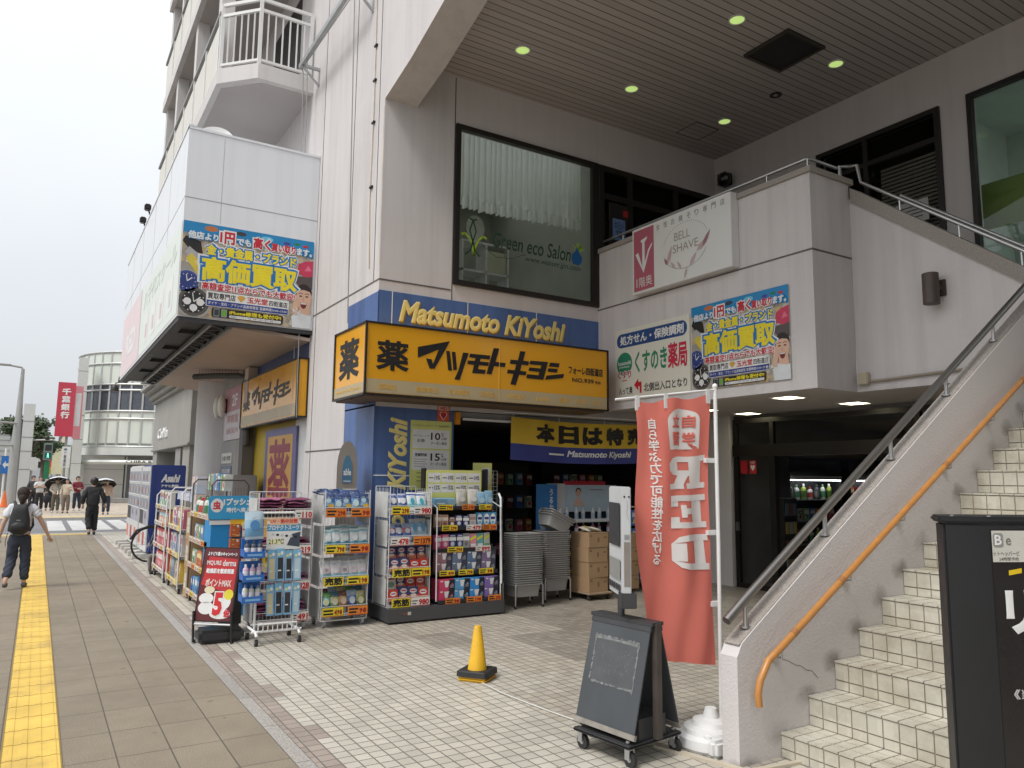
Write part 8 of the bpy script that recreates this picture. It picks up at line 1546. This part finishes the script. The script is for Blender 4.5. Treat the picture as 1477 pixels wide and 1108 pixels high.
# woman with the backpack, walking away
wy = (-.14, 12.95, 0)
person('woman in a white t-shirt and navy trousers walking away with a black backpack', wy, PI-.12, 1.36*1.02, {'ell': (-.30, .02, 1.14), 'hal': (-.42, -.06, .88), 'elr': (.25, .06, 1.12), 'har': (.30, .05, .86), 'knl': (-.10, -.05, .50), 'anl': (-.11, -.02, .09), 'knr': (.10, -.02, .47), 'anr': (.13, .22, .16), 'toer': (.13, .20, .04), 'hem': .84}, white_c, navy_c, cl('dark_brown_hair', (.03, .02, .016)), 'bun', (.10, .09, .085), 'short', True, 1.12)
t = thing('backpack', 'black backpack with a small grey label worn on a white shirt', 'backpack', wy, PI-.12); t.scale = (.816,)*3; bpm = M('backpack_nylon', (.016, .017, .019), .6, 0, .2, 10, .2, 60)
q = MB(); vs = []; n, k = 18, 12
for j_ in range(k+1):
    v = j_/k; z = .93+.50*v; w = .165*(1-.42*v**2.2)*(min(1, (v+.04)*5)**.5); d = .10*(1-.45*v)*(min(1, (v+.05)*5)**.5)*(min(1, (1-v+.02)*6)**.5)
    for i in range(n): a = 2*PI*i/n; ca, sa = math.cos(a), math.sin(a); vs.append((w*abs(ca)**.7*(1 if ca > 0 else -1), .21+d*abs(sa)**.7*(1 if sa > 0 else -1), z+.01*math.sin(5*a+v*9)))
q.add(vs, [(j_*n+i, j_*n+(i+1) % n, (j_+1)*n+(i+1) % n, (j_+1)*n+i) for j_ in range(k) for i in range(n)]+[tuple(range(n))[::-1], tuple(k*n+i for i in range(n))], bpm); q.build('sack', t, True, smooth=True)
q = MB(); q.ball((0, .285, 1.06), .12, .05, .085, bpm, 14, 8); q.build('front_pocket', t, True, smooth=True)
q = MB(); q.box(-.03, .325, 1.165, .03, .332, 1.18, C(150, 150, 150)); q.build('label_patch', t, True)
q = MB()
for s in (-1, 1): q.tube([(s*.08, .17, 1.40), (s*.115, .06, 1.475), (s*.12, -.10, 1.44), (s*.125, -.16, 1.28), (s*.17, -.04, 1.06), (s*.15, .14, .99)], .024, bpm, 8)
q.tube([(.16, .2, .95), (.18, .22, .8), (.17, .24, .74)], .006, bpm, 6); q.build('strap', t, True, smooth=True)
# man in black, walking away
person('person in a loose black jacket and wide black trousers walking towards the crossing', (1.32, 23.3, 0), PI+.05, 1.50, {'ell': (-.28, .05, 1.14), 'hal': (-.33, -.02, .92), 'elr': (.27, .06, 1.14), 'har': (.26, -.02, .90), 'knl': (-.09, -.08, .5), 'anl': (-.09, .0, .09), 'knr': (.09, .0, .48), 'anr': (.06, .16, .13), 'toer': (.06, .10, .03), 'hem': .80}, cl('black_jacket', (.026, .027, .031)), black_c, hairm, 'mop', (.05, .05, .05), 'long', False, 1.3)
# people waiting on the far side
person('man in a grey white shirt and black trousers with folded arms across the road', (.15, 38.4, 0), .1, 1.50, {'ell': (-.24, -.05, 1.15), 'hal': (.02, -.20, 1.26), 'elr': (.24, -.05, 1.15), 'har': (-.02, -.18, 1.20)}, shirt_c, black_c, hairm, 'short', (.03, .03, .03), 'short', True, 1.1)
person('woman in a beige cardigan and olive trousers under the black umbrella', (.73, 37.0, 0), 0, 1.42, {'ell': (-.25, .0, 1.13), 'hal': (-.03, -.20, .98), 'elr': (.24, -.04, 1.15), 'har': (.06, -.19, 1.05)}, cl('cream_cardigan', (.55, .50, .42)), olive_c, hairm, 'long', (.5, .5, .48), 'long', True, 1.2)
person('woman in a cream blouse and brown trousers standing beside the umbrella', (1.09, 36.6, 0), -.15, 1.40, {'elr': (.24, -.05, 1.14), 'har': (.12, -.22, 1.22)}, beige_c, brown_c2, hairm, 'long', (.08, .06, .05), 'long', True, 1.12)
person('person in a dark red sweater and navy trousers looking down across the road', (1.55, 38.6, 0), .25, 1.50, {'ell': (-.24, -.05, 1.14), 'hal': (-.04, -.22, 1.10), 'elr': (.24, -.05, 1.14), 'har': (.04, -.22, 1.12), 'knr': (.12, -.03, .48), 'anr': (.15, -.02, .09)}, red_c, cl('dark_navy', (.022, .026, .042)), hairm, 'short', (.45, .45, .45), 'long', True, 1.08)
person('woman in a peach blouse and dark trousers under the white topped umbrella', (2.45, 34.9, 0), -.1, 1.38, {'ell': (-.24, -.03, 1.14), 'hal': (-.10, -.2, 1.18)}, peach_c, navy_c, hairm, 'long', (.04, .04, .04), 'short', True, 1.1)
person('person in dark clothes half hidden behind the man in the grey white shirt', (-.12, 41.5, 0), .3, 1.50, {}, cl('charcoal_top', (.05, .05, .055)), black_c, hairm, 'short', (.03, .03, .03), 'long', True, 1.1)
person('person in black half hidden behind the umbrella and the beige cardigan', (.52, 39.4, 0), 0, 1.46, {}, cl('black_top', (.02, .02, .022)), black_c, hairm, 'long', (.03, .03, .03), 'long', True, 1.1)
def umbrella(lab, x, y, z, r_, outer, inner, tilt=0):
    t = thing('umbrella', lab, 'umbrella', (x, y, z)); q = MB(); n = 16; rings = []
    for k in range(6):
        f_ = k/5
        for i in range(n): a = 2*PI*i/n; rr = r_*math.sin(f_*PI*.42)/math.sin(PI*.42)*(1-.05*f_*(i % 2)); rings.append((rr*math.cos(a), rr*math.sin(a), .62*r_*(math.cos(f_*PI*.42)-math.cos(PI*.42))))
    fo = [(k*n+i, k*n+(i+1) % n, (k+1)*n+(i+1) % n, (k+1)*n+i) for k in range(5) for i in range(n)]; q.add([V(p)+V((0, 0, .012)) for p in rings], [f_[::-1] for f_ in fo], outer); q.add(rings, fo, inner); t.rotation_euler = (tilt, 0, 0); q.build('canopy', t, True, smooth=True)
    q = MB(); q.tube([(0, 0, .5*r_), (0, 0, -.55)], .011, m_steel, 6); q.tube([(0, 0, -.5), (0, 0, -.62), (.03, 0, -.65)], .016, m_rub, 6); q.build('shaft', t, True, smooth=True)
    q = MB()
    for i in range(8): a = 2*PI*i/8; q.tube([(0, 0, .2*r_), (r_*.55*math.cos(a), r_*.55*math.sin(a), .28*r_)], .006, m_steel, 4)
    q.build('rib', t, True); return t
um_b = cl('umbrella_black', (.03, .03, .033)); um_w = cl('umbrella_silver', (.55, .56, .58))
umbrella('black umbrella with a pale top held over the woman in the beige cardigan', .78, 36.9, 1.18, .50, um_w, um_b, -.62)
umbrella('white topped umbrella with a dark lining held over the woman in peach', 2.35, 34.75, 1.20, .42, um_w, um_b, -.5)
t = thing('shoulder_bag', 'black bag hanging beside the man in the grey white shirt', 'bag', (.42, 38.0, .5)); q = MB(); q.ball((.42, 38.0, .55), .14, .08, .2, black_c, 12, 8); q.build('body', t, smooth=True); q = MB(); q.tube([(.34, 38, .68), (.38, 38, 1.0), (.46, 38, 1.0), (.5, 38, .68)], .012, black_c, 6); q.build('strap', t, smooth=True)
